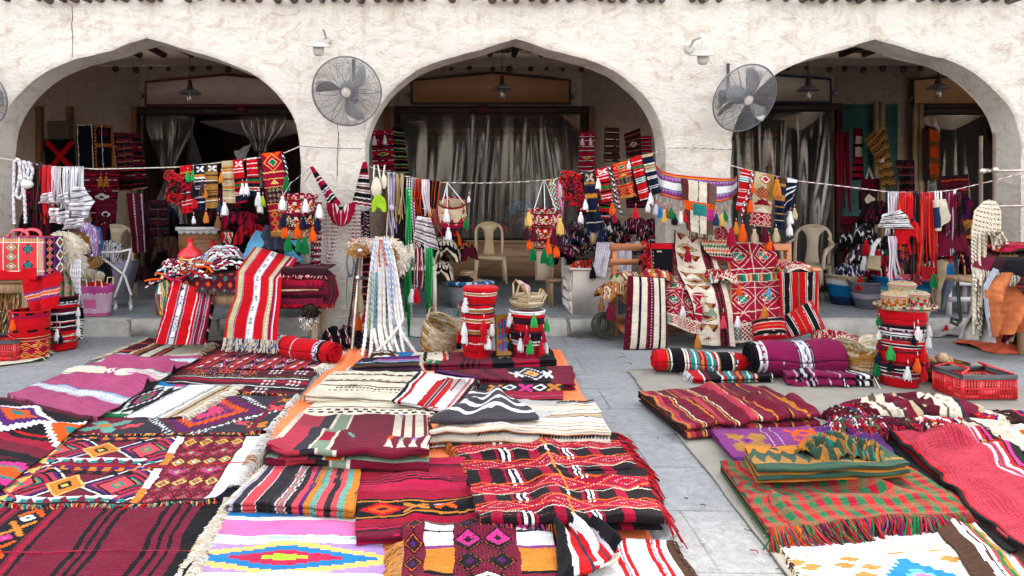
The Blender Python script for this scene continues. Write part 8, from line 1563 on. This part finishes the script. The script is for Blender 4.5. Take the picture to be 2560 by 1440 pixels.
crumple('blanket_fold', 'coiled end of the magenta blanket showing its white stripes',G(2055,962,.01),.42,.12,.07,cm,99,fold=.7,kf=3.5)
pillow('kilim_cushion', 'red and cream kilim cushion behind the end of the magenta roll',[(2062,832),(2140,838),(2150,872),(2070,880)],6.1,5.95,.08,redgeo(Cv(60,40, 'C',3)),7)
rr=random.Random(21);b=MB()
for k in range(26):
 cx_=1508+rr.uniform(-10,10);w_=rr.uniform(12,22);h_=rr.uniform(20,34);Y=6.95+rr.uniform(-.15,.12)
 b.tube([P(cx_+w_*math.cos(a)+rr.uniform(-2,2),812+h_*math.sin(a)*.95,Y+.04*math.cos(a)) for a in np.linspace(0,6.3,16)],.005,4, '5c6450'[:6])
for k in range(5):b.tube([G(1500-k*6,842,.01),G(1450,836+k*2,.01),G(1410,832+k,.01),G(1376,836,.01)],.005,4, '5c6450')
b.out('rope_coil',M_['yarn'],None,smooth=True,label='tangled sage green rope coil by the left leg of the bench',cat='rope')
b=MB(); 
for pts in ([(1060,846),(1010,838),(985,842),(940,838)],[(925,836),(915,842),(935,848),(955,842),(1000,838)]):b.tube([G(x,y,.012) for x,y in pts],.006,5, 'T')
b.out('thin_hose',M_['yarn'],None,smooth=True,label='thin teal cable on the paving behind the metal rack',cat='cable')
o=thing('pipe_scaffold', 'steel pipe frame clamped together at the right edge', 'scaffold',P(2500,850,6.6))
for (a,c_) in (((2452,340,6.75),(2452,860,6.75)),((2486,333,6.6),(2486,862,6.6))):A,B=np.array(P(*a)),np.array(P(*c_));B[2]=0;B[0]=A[0];b=MB();b.tube([tuple(A),tuple(B)],.017,12);b.out('upright_pipe',M_['metal'],o,cols=False,smooth=True)
for y,x0 in ((428,2450),(516,2482)):b=MB();b.tube([P(x0,y,6.65),P(2760,y-6,6.65)],.015,12);b.out('cross_pipe',M_['metal'],o,cols=False,smooth=True)
for x,y in ((2455,428),(2487,425),(2487,516)):b=MB();b.lathe(P(x,y,6.6),[(.022,-.025),(.03,-.01),(.03,.01),(.022,.025)],10);b.tube([P(x,y-2,6.62),P(x+16,y-5,6.6)],.008,8);b.out('clamp',M_['metal'],o,cols=False,smooth=True)
b=MB();rr=random.Random(31)
for k in range(30):
 t_=(k % 15)/14;x=2431+t_*68;ye=(rr.uniform(700,850) if t_<.55 else rr.uniform(575,625));lay=k//15;xe=2436+t_*40 if t_<.55 else x+rr.uniform(0,16)
 braid(b,[P(2474+(x-2466)*.35,500+abs(t_-.5)*8,6.5-.03*lay),P(2470+(x-2466)*.9,528,6.46-.04*lay),P(x,580,6.40-.03*lay),P(x*.4+xe*.6+rr.uniform(-4,4),(580+ye)/2,6.2-.03*lay),P(xe+rr.uniform(-6,6),ye,6.06)],.0115, 'E', 'ue'[k % 2])  # darker second tone paints crevice shade between the strands
b.out('rope_tassel',M_['yarn'],None,smooth=True,label='huge cream rope tassel hanging on the pipe frame',cat='rope')
o=thing('side_table', 'wooden trestle under the kilims at the right edge', 'table',(P(2580,0,6.2)[0],6.3,0));xa=P(2440,0,6.2)[0];b=MB();b.box((xa+.75,6.35,.66),(1.4,.6,.05));b.out('table_top',M_['palewood'],o,cols=False)
for xx in (xa+.42,xa+1.35):
 for yy in (6.2,6.6):b=MB();b.box((xx,yy,.32),(.05,.05,.64));b.out('leg',M_['palewood'],o,cols=False)
c=Cv(130,70, 'K',61,.004);c.seq('v', 'm2 D1 K1 K1 M1 P2 K2',1)
for x0,x1,cc_ in ((.22,.40, 'y'),(.48,.80, 'E'),(.86,1.0, 'E')):c.box((x0,.42,x1,.58),cc_).dots((x0,.25,x1,.75),max(2,int((x1-x0)*26)),1,cc_,.5)
loft('comb_kilim', 'black and purple kilim with cream comb motifs over the trestle at the right edge',[(2455,620,6.7),(2440,645,6.2),(2426,668,6.12)],[(2700,628,6.6),(2690,660,6.05),(2680,720,5.95)],c,amp=.015,cat='kilim',fr=(.09, 'EeW',160))
crumple('folded_kilim', 'red and orange striped kilim folded on top of the trestle',P(2550,628,6.4),.55,.35,.08,Cv(80,60, 'J',62,.02).seq('h', 'J2 O.5 m1 c1 U.5',3),101,rz=-.1,fold=.3)
c=Cv(60,90, 'M',63,.01).seq('h', 'M2 K2 R.5 m1 K1',4);loft('wine_kilim', 'dark wine kilim corner hanging at the right edge above the orange tarp',[(2556,680,6.0),(2536,715,5.98),(2580,760,5.96)],[(2660,670,6.0),(2660,720,5.98),(2660,790,5.96)],c,amp=.02,cat='kilim',fr=(.05, 'KMR',80))
def tarp_loft(name,label,left,right,mat,amp,seed,n=(50,50),cat='tarp'):
 o=loft(name,label,left,right,Cv(n[0],n[1], 'O',seed),amp=amp,folds=2.2,seed=seed,cat=cat);o.data.materials[0]=mat;return o
tarp_loft('hanging_tarp', 'rust orange tarp hanging from the trestle',[(2490,680,6.08),(2462,720,6.0),(2470,780,5.95),(2478,842,5.9)],[(2640,690,6.0),(2640,760,5.95),(2600,800,5.9),(2560,830,5.85)],solid('rust_canvas',(.42,.12,.04),.85,.3,6,.7,14,spec=.15),.045,5,n=(90,90))
tarp_loft('tarp_border', 'pale blue grey border strip of the rust orange tarp',[(2484,670,6.1),(2458,715,6.02),(2462,780,5.97),(2474,846,5.91)],[(2496,676,6.08),(2468,720,6.0),(2472,780,5.95),(2486,836,5.9)],solid('blue_grey_canvas',(.34,.36,.42),.8,.2,6,.2,30),.006,6,(10,60))
c0=G(2540,880);crumple('orange_tarp', 'orange red tarp spread on the paving at the right edge',G(2540,868),.9,.55,.10,Cv(60,50, 'O',7),103,fold=.4);bpy.data.objects['orange_tarp'].data.materials[0]=solid('red_orange_canvas',(.62,.11,.05),.8,.2,5,.4,30,spec=.15)
crumple('comb_rug', 'dark wine rug with cream comb pattern lying on the orange red tarp',G(2590,862,.05),.6,.4,.16,Cv(80,60, 'M',64,.02).seq('h', 'K2 m2 K1',3).dots((0,.2,1,.5),9,1, 'E',.5),104,rz=.5)
o=crumple('grey_sheet', 'crumpled grey canvas sheet on the paving by the black hose',G(2395,836,-.002),.85,.36,.12,Cv(70,60, 'u',8),105,rz=-.1,fold=.8,res=(60,70),kf=3.5);o.data.materials[0]=M_['greycloth']
loft('grey_drape', 'grey canvas hanging from the trestle beside the rope tassel',[(2430,670,6.4),(2428,760,6.3),(2395,846,6.1)],[(2478,670,6.35),(2480,770,6.2),(2476,858,6.0)],Cv(40,60, 'u',9),amp=.05).data.materials[0]=M_['greycloth']
b=MB();b.tube([P(2385,590,6.9),P(2392,680,6.85),P(2398,760,6.8),P(2402,800,6.75),P(2392,812,6.7),P(2378,806,6.7),P(2380,796,6.72),P(2395,800,6.75)],.016,8);b.out('black_hose',M_['black'],None,cols=False,smooth=True,label='black hose looping down onto the grey canvas sheet',cat='hose')
o=thing('red_tassel', 'small red and black tassel on the grey canvas sheet', 'tassel',G(2365,822));tassel(o,G(2366,812,.12), 'R',.09)
b=MB();b.tube([G(2418,838,.03),G(2462,822,.12)],.012,8);b.out('metal_bar',M_['chrome'],None,cols=False,smooth=True,label='short pale metal bar sticking out of the grey drape',cat='bar')
o=thing('low_bench', 'weathered pale low bench at the kerb in the right arch', 'bench',(P(2405,0,7.4)[0],7.5,PZ));xa,xb=P(2366,0,7.4)[0],P(2452,0,7.4)[0];b=MB();b.box(((xa+xb)/2,7.5,PZ+.34),(xb-xa+.1,.3,.04));b.out('seat',M_['white'],o,cols=False);b=MB();b.box(((xa+xb)/2,7.38,PZ+.17),(xb-xa,.03,.05));b.out('stretcher',M_['white'],o,cols=False)
for xx in (xa+.02,xb-.02):
 for yy in (7.4,7.62):b=MB();b.box((xx,yy,PZ+.16),(.05,.04,.32));b.out('leg',M_['white'],o,cols=False)
loft('white_sheet', 'dirty white sheet with grey blue border hanging over the low bench',[(2330,650,7.5),(2325,720,7.3),(2335,770,7.28)],[(2392,650,7.5),(2386,690,7.3),(2350,775,7.28)],Cv(50,60, 'e',9).vs([(.75,1)], '7a8494'),amp=.04,cat='sheet')
def tub(label,px,Y,r0,r1,h,col,seed=1,name='plastic_tub',z=PZ,sp='B4 b1 w2 b1'):
 x=(px-CX)/F*Y;o=thing(name,label, 'tub',(x,Y,z));c=Cv(60,30,col,seed).seq('h',sp,1);th,t=np.meshgrid(np.linspace(0,2*np.pi,61),np.linspace(1,0,31));r=(r0+(r1-r0)*t**.8)*(1+.03*np.sin(th*3+seed)*t)
 grid('tub_wall',np.stack([x+np.cos(th)*r,Y+np.sin(th)*r*.85,z+.004+t*h+.012*np.sin(th*2+seed)*t],-1),c,M_['straw'],o,.008,0)
 b=MB();b.tube([(x+math.cos(a)*r1*1.0,Y+math.sin(a)*r1*.85,z+h+.006+.012*math.sin(a*2+seed)) for a in np.linspace(0,6.283,36)],.014,6,sp[0] if sp[0] != 'H' else 'H',caps=False);b.out('rim',M_['straw'],o,smooth=True);return o
tub('blue coiled basket at the back left of the right arch',2118,8.2,.17,.24,.34, 'B',1, 'coiled_basket',sp='e1 w1 B3 n2')
tub('white and turquoise coiled basket with handle in the right arch',2262,7.75,.25,.33,.36, 'b',2, 'coiled_basket',sp='B1.5 b1 w3 B1')
tub('grey foil bucket between the two coiled baskets',2175,7.9,.14,.24,.30, 'H',3, 'foil_bucket',sp='H2 V1 H2')
crumple('pink_wool', 'pink wool in clear plastic on the turquoise coiled basket',P(2262,710,7.75),.5,.4,.10,Cv(60,50, 's',5,.03).seq('v', 's1 J.5 V.3',8),111,mat='vinyl')
nk=0
for (x,y,Y,ww,hh,spx,lab) in ((2130,690,8.3,.4,.2, 'n2 w1 K1 P1', 'blue white and black cloth on the blue coiled basket'),(2165,655,8.3,.4,.26, 'X2 w.6 K2 m1', 'black and white knitted cloth in the heap of the right arch'),(2200,680,8.1,.42,.24, 'M2 R1 K1 R.5', 'red and black yarn heap behind the pale felt box'),(2150,620,8.7,.5,.34, 'K3 w.4 X1', 'tall black cloth with white net pattern in the right arch'),(2200,560,8.9,.5,.34, 'K2 M1 K1', 'dark cloth heap behind the striped strap'),(2255,640,8.5,.5,.4, 'D3 K2 m1', 'dark wine blankets behind the scarlet straps'),(2310,620,8.6,.6,.5, 'K3 D1', 'black blanket pile in the middle of the right arch'),(2290,520,8.9,.36,.26, 'K2 w1 K1 w.5', 'black and white chequered shawl on top of the dark pile'),(2380,560,8.7,.7,.4, 'D2 P1 m1', 'plum blanket pile right of the chequered shawl'),(2410,640,8.0,.5,.40, 'M2 K1 m2', 'wine red patterned blanket heap by the pipe frame'),(2420,600,7.8,.34,.26, 'Z1 m1 U1 A1', 'brown and orange folded kilim by the pipe frame'),(2420,680,7.6,.4,.3, 'K2 m1 y.3', 'dark fringed kilim under the brown folded one'),(2080,720,8.6,.3,.12, 'K2 U1', 'dark rag behind the taupe armchair')):
 crumple('blanket_heap',lab,P(x,y+12,Y),ww,.4,hh,Cv(60,50, 'K',120+nk,.04).seq('vh'[nk % 2],spx,5).spk(.05, 'w' if 'white' in lab else 'C'),120+nk,rz=nk*.7,fold=.75,kf=3,group='blanket heaps inside the right arch');nk +=1
for (x,y,col,lab) in ((2165,600, 'R', 'red'),(2160,640, 'w', 'white'),(2195,625, 'R', 'crimson'),(2150,690, 'R', 'scarlet')):
 o=thing('yarn_pompon', '%s yarn pompon in the heap of the right arch at height %s' % (lab, 'top' if y<610 else ('middle' if y<660 else 'bottom')), 'pompon',P(x,y+20,7.9));o['label'] = '%s yarn pompon in the heap behind the pale felt box' % lab;tassel(o,P(x,y,7.8),col,.16)
c=Cv(30,30, 'e',5);loft('felt_box', 'pale cream felt square in front of the yarn heap',[(2172,638,7.6),(2166,672,7.55)],[(2200,642,7.6),(2196,676,7.55)],c,amp=.003,thick=.05,cat='box')
b=MB()
for k in range(3):braid(b,[P(2195+k*3,598,7.6),P(2182+k*3,615,7.55),P(2176+k*3,640,7.5)],.014, 'w', 'E')
b.out('rope_loop',M_['yarn'],None,smooth=True,label='white braided rope loop above the felt square',cat='rope')
b=MB()
for k in range(30):b.tube([G(2310+rr.uniform(-10,10),795,PZ+.02),P(2325+rr.uniform(-14,14),740+rr.uniform(-6,20),7.4),P(2340+rr.uniform(-16,10),770,7.35)],.006,4,rr.choice('uEe'))
b.out('straw_fibres',M_['yarn'],None,smooth=True,label='bundle of dry straw fibres beside the turquoise basket',cat='fibres')
def deep(name,label,quad,Y,cv,cat='wall rug',**kw):return hung(name,label,quad,Y,cv,over=False,cat=cat,group='textiles hung inside the arcade',**kw)
YD=11.2
deep('wall_rug', 'pale square cloth hung high on the dark left wall',[(120,302),(174,302),(174,348),(120,350)],YD,Cv(30,30, 'u',2))
c=Cv(60,60, 'K',3);c.x_(.5,.5,.5,.5, 'R',.2,12);deep('wall_rug', 'black rug with a dim red X on the dark left wall',[(112,348),(186,348),(190,430),(115,430)],YD,c)
c=Cv(70,90, 'K',4);c.box((.05,.03,.45,.5), 'K').hs([(.0,.02)], 'E').vs([(.03,.05),(.42,.44)], 'E').box((.5,0,1,1), 'Z').chk((.5,0,1,1),14,26, 'M').box((.55,.06,.95,.42), 'K').box((.55,.5,.95,.95), 'K').box((.62,.1,.85,.25), 'M').vs([(.70,.72)], 'w')
deep('wall_bag', 'black hanging with cream outlined squares and orange checked borders',[(192,312),(282,312),(286,424),(196,424)],10.4,c)
deep('wall_bag', 'wine red hanging with orange tassels below the checked one',[(200,424),(300,424),(290,560),(235,560)],9.6,Cv(60,80, 'M',5).seq('h', 'M3 R.6 K1 m2 w.2',5).dia(.5,.5,.3,.08, 'wK',4),tas=[(252,440,26, 'Z'),(266,440,26, 'Z')])
deep('wall_rug', 'dark red and black shawl hanging from a hook in the left arch',[(285,330),(352,335),(372,470),(300,478)],9.8,Cv(60,90, 'M',6).seq('h', 'M3 K3 R.4 K2 m1 e.2',4))
deep('wall_rug', 'long maroon runner with grey white zigzag stripe standing in the dark left arch',[(318,482),(360,484),(366,630),(334,632)],9.2,Cv(50,90, 'M',7).vs([(.35,.45),(.85,.92)], 'V').lat((.35,0,.45,1),1,20, 'K.',[.7,0]).lat((.5,0,.85,1),1,12, 'X.',[.6,0]))
deep('wall_rug', 'maroon rug with cream star low in the dark left arch',[(240,500),(292,500),(290,590),(244,590)],9.3,Cv(50,60, 'M',8).seq('h', 'M3 m1 K.5',5).dia(.5,.4,.3,.12, 'wKy',4))
deep('wall_rug', 'crimson woven rug with green eye motif right of the first pier',[(926,328),(982,324),(986,428),(934,430)],9.6,Cv(50,80, 'C',9).seq('h', 'C3 w.2 K1 m2 w.2 K.5',4).dia(.5,.58,.35,.06, 'yGw',4),tas=[(936,340,22, 'w'),(962,338,22, 'w')])
deep('wall_rug', 'dark green rug with cream stripes next to the crimson one',[(982,318),(1008,322),(1024,440),(986,440)],9.9,Cv(40,80, 'K',10).seq('h', 'K3 e.6 G1 K1 A.5',6))
c=Cv(20,40, 'T',11);c.vs([(.85,1)], 'O');deep('wall_picture', 'teal panel with orange frame beside the crimson rug',[(912,330),(930,330),(930,420),(912,420)],9.4,c,cat='panel',thick=.02)
deep('wall_rug', 'red rug with white and green stripes right of the vinyl curtain',[(1448,330),(1488,330),(1486,430),(1444,430)],9.7,Cv(40,80, 'C',12).seq('h', 'C4 w.3 K1 C2 w.3 D1',4).dia(.5,.65,.3,.05, 'yR',4),tas=[(1456,345,18, 'w'),(1476,345,18, 'w')])
for k,(q,sp_,lab) in enumerate([([(1512,318),(1548,320),(1550,405),(1508,405)], 'U3 E.3 D1', 'brown rug with thin cream lines near the second pier'),([(1560,335),(1600,320),(1606,392),(1566,395)], 'D3 A.4 M1', 'dark brown rug with tan diamond near the second pier'),([(1602,340),(1628,340),(1630,385),(1604,385)], 'C3 w.3 K1', 'crimson striped rug beside the second pier')]):
 deep('wall_rug',lab,q,9.8,Cv(40,60, 'D',13+k).seq('h',sp_,5).dia(.5,.5,.25 if k==1 else .01,.12, 'EAK',4))
c=Cv(150,26, 'C',17);c.a[:]=hexc('4a1016');c.tri((0,.5,1,.75),16, 'u', 'd').dia(.1,.3,.03,.2, 'nu',3).dia(.3,.3,.03,.2, 'nu',3).dia(.5,.3,.03,.2, 'nu',3).dia(.7,.3,.03,.2, 'nu',3).dia(.9,.3,.03,.2, 'nu',3).lat((0,.75,1,1),24,1, 'u.',[1,0]).hs([(0,.06),(.1,.14)], 'm')
deep('valance', 'dark red patterned valance across the top of the central shop',[(1062,290),(1405,290),(1405,352),(1062,352)],11.9,c,cat='valance')
deep('valance', 'green and red patterned valance in the doorway behind the armchair',[(1830,300),(1960,300),(1960,350),(1830,350)],11.9,Cv(60,20, '26301c',18).lat((0,.5,1,1),9,1, 'R.',[.6,0]),cat='valance')
strands('red_straps', 'long dark red straps hanging on the teal wall',2092,2122,330,545,10.9,['C', 'M', 'CM'],7,.035,seed=61,loops=False,group='textiles hung inside the arcade')
deep('wall_bag', 'wine bag with white panel hanging on the teal wall',[(2132,320),(2156,322),(2160,450),(2128,450)],10.8,Cv(30,60, 'M',19).box((.3,.15,.9,.55), 'E').h(.3,.36, 'K').seq('h', 'C2 K1',3,.6,1))
c=Cv(40,90, 'A',20,.03).seq('h', 'A3 K1 A.6 K.6',7)
deep('camel_bag', 'tan and black camel bag hanging slanted on the wooden post',[(2170,345),(2212,310),(2240,470),(2205,470)],10.6,c,tas=[(2205,385,20, 'w')])
deep('camel_bag', 'upper flap of the tan camel bag with fringed edges',[(2160,350),(2185,325),(2215,390),(2190,405)],10.5,Cv(30,40, 'a',21,.03).seq('h', 'a2 K.6 A1',4))
c=Cv(50,60, 'D',22);c.dia(.5,.5,.32,.35, 'EK',5).x_(.5,.5,.15,.18, 'E',.3);deep('wall_cushion', 'dark cushion with a cream diamond below the camel bag',[(2148,478),(2190,474),(2192,520),(2150,524)],9.6,c,cat='cushion',thick=.06)
o=deep('shopping_bag', 'dark red striped bag with cream handles hanging on the teal wall',[(2152,446),(2198,446),(2200,480),(2150,480)],10.7,Cv(40,30, 'M',23).seq('h', 'M2 C.4 K.5',4),cat='bag');b=MB();b.tube([P(2166,447,10.66),P(2172,420,10.66),P(2182,447,10.66)],.018,6, 'E');b.out('handle',M_['cloth'],o,smooth=True)
for k,(x0,x1,sp_,lab) in enumerate([(2304,2322, 'U2 X1', 'black and brown shawl at the edge of the far right doorway'),(2322,2346, 'O2 a1', 'burnt orange scarf in the far right doorway')]):
 deep('doorway_scarf',lab,[(x0,320),(x1,330),(x1+2,450),(x0+2,452)],11.3,Cv(20,60, 'O',24+k).seq('h',sp_,3))
crumple('blue_sheet', 'bright turquoise plastic sheet lying behind the vinyl curtain',P(1300,535,11.75),.5,.3,.22,Cv(40,40, 'B',5),131,mat='vinyl')
crumple('shop_goods', 'folded pink and brown cloths behind the vinyl curtain',P(1330,560,11.9),.7,.3,.2,Cv(40,40, 'U',5,.03).seq('h', 'J1 U1 u1',4),132)
for k,(x,cc_,lab) in enumerate([(1180, 'C', 'wine red'),(1240, 's', 'salmon'),(1380, 'T', 'teal')]):crumple('shop_goods',lab+' cloth pile low behind the vinyl curtain',P(x,580,12),.4,.3,.16,Cv(40,40,cc_,5+k,.03),133+k)
o=thing('shop_counter', 'dark counter with white scalloped edge deep in the left arch', 'counter',(P(490,0,8.9)[0],9.1,PZ));xa,xb=P(446,0,8.9)[0],P(545,0,8.9)[0];zt=H-(572-CY)/F*8.9;b=MB();b.box(((xa+xb)/2,9.15,(zt+PZ)/2),(xb-xa,.5,zt-PZ-.02));b.out('counter_body',M_['wood'],o,cols=False);b=MB()
for k in range(6):x=xa+(xb-xa)*(k+.5)/6;b.lathe((x,8.885,zt-.03),[((xb-xa)/12,-.008),((xb-xa)/12,.008)],16,axis=(0,1,0))
b.box(((xa+xb)/2,8.9,zt+.0),(xb-xa+.06,.06,.05));b.out('scalloped_edge',M_['white'],o,cols=False)
for k,(x,y,Y,ww,hh,spx,lab) in enumerate([(600,565,8.6,.5,.22, 'C3 K1 M1', 'dark red cloth pile right of the shop counter'),(630,600,8.0,.4,.22, 'R2 M1', 'bright red fringed scarf heap behind the striped blankets'),(560,545,9.0,.5,.2, 'K2 M1', 'black and wine cloth pile behind the hanging bands'),(400,560,9.5,.5,.3, 'n2 K1', 'dark blue cloth pile deep in the left arch'),(420,640,9.0,.4,.3, 'U2 D1', 'brown sack on the floor of the left arch'),(110,600,8.4,.5,.5, 'M2 K2', 'dark red heap behind the tote bag'),(250,590,9.2,.4,.3, 'M2 K1 e.2', 'wine red bags behind the yarn trolley')]):
 crumple('cloth_pile',lab,P(x,y+10,Y),ww,.4,hh,Cv(50,50, 'K',140+k,.03).seq('v',spx,5),140+k,fold=.7)
strands('fringed_scarf', 'red scarf with cream fringe hanging by the shop counter',556,580,580,610,7.9,['R', 'RE', 'E'],8,.03,seed=62,loops=False)
c=Cv(40,40, 'w',3);loft('white_paper', 'crumpled white plastic bag caught in the tied curtain of the left arch',[(585,380,11.2),(598,405,11.2)],[(630,358,11.2),(612,402,11.2)],c,amp=.03,cat='plastic bag')
for k,(q,sp_,lab) in enumerate([([(296,340),(330,338),(334,420),(300,422)], 'K3 C.5 K1 A.4', 'black striped rug high beside the red shawl in the left arch'),([(60,430),(112,432),(118,560),(64,560)], 'M3 K1 R.5', 'dark red striped rug behind the white rope halter'),([(372,500),(420,500),(424,620),(380,620)], 'D3 K2 u.4', 'brown black rug hanging under the tied curtain'),([(150,432),(200,430),(206,540),(152,545)], 'K2 M1 A.3', 'black and wine rug behind the striped straps'),([(536,470),(600,470),(606,560),(540,560)], 'D2 M2 K1', 'dark maroon cloth behind the left row of bags'),([(1034,470),(1075,470),(1080,600),(1040,600)], 'M3 K1 E.3', 'maroon rug with cream lines behind the green ribbons'),([(1440,440),(1500,440),(1500,540),(1445,540)], 'C2 K2 m1', 'crimson and black rug low right of the vinyl curtain'),([(1560,410),(1625,405),(1628,520),(1566,520)], 'D3 m1 K1', 'wine rug behind the right row of bags'),([(2100,540),(2150,540),(2150,660),(2104,660)], 'M3 C.5 K1', 'long wine cloth low on the teal wall'),([(2240,400),(2285,400),(2290,500),(2246,500)], 'K2 M1 u.3', 'black and wine cloth between teal wall and far doorway'),([(2350,440),(2420,436),(2424,560),(2356,560)], 'D2 O.4 M2', 'plum and orange cloth in the far right doorway')]):
 deep('wall_rug',lab,q,9.0+.05*k,Cv(40,60, 'D',160+k,.02).seq('h',sp_,5).spk(.04, 'C'),amp=.03)
for k,(x,y,Y,ww,hh,spx,lab) in enumerate([(660,655,6.9,.36,.12, 'R2 K1 w.3', 'red and black cloth heap under the blue jacket'),(720,668,6.8,.3,.10, 'M2 K1 O.4', 'dark kilim heap right of the long red runner'),(450,668,6.7,.26,.12, 'w1 C1 n.5', 'white and crimson cords heap by the red jug'),(560,640,7.2,.4,.16, 'K2 C1 E.3', 'black and crimson blankets behind the striped pile'),(1150,640,8.2,.4,.22, 'M2 K1 Z.3', 'wine and mustard cloth pile above the blue tray'),(1405,650,8.0,.3,.24, 'K2 m1', 'black shawl falling off the pale table'),(340,700,8.6,.5,.2, 'D2 K1', 'dark bundle on the floor right of the trolley'),(2225,700,7.9,.3,.2, 'R1 K1 w.5', 'red and white yarn pile behind the turquoise basket'),(2350,700,7.9,.4,.26, 'U2 E.5', 'beige sack by the low bench'),(900,868,6.55,.22,.12, 'M2 w.3', 'maroon strap bundle at the foot of the metal rack')]):
 crumple('cloth_heap',lab,P(x,y+10,Y),ww,.34,hh,Cv(60,50, 'K',170+k,.04).seq('vh'[k % 2],spx,5),170+k,rz=k*.6,fold=.85,kf=3)
b=MB();rr=random.Random(77)
for k in range(80):
 px,py=rr.uniform(1420,1990) if k % 3 else rr.uniform(120,620),rr.uniform(850,1430) if k % 3 else rr.uniform(835,900);p=np.array(G(px,py,.004));a=rr.uniform(0,6.3);l=rr.uniform(.01,.05)
 b.tube([p,p+(math.cos(a)*l*.5,math.sin(a)*l*.5,.002),p+(math.cos(a+.9)*l,math.sin(a+.9)*l,0)],rr.uniform(.0012,.0028),3,rr.choice('uUEXCaKm'))
b.out('yarn_litter',M_['yarn'],None,label='loose thread scraps and grit scattered over the paving',cat='litter',kind='stuff')
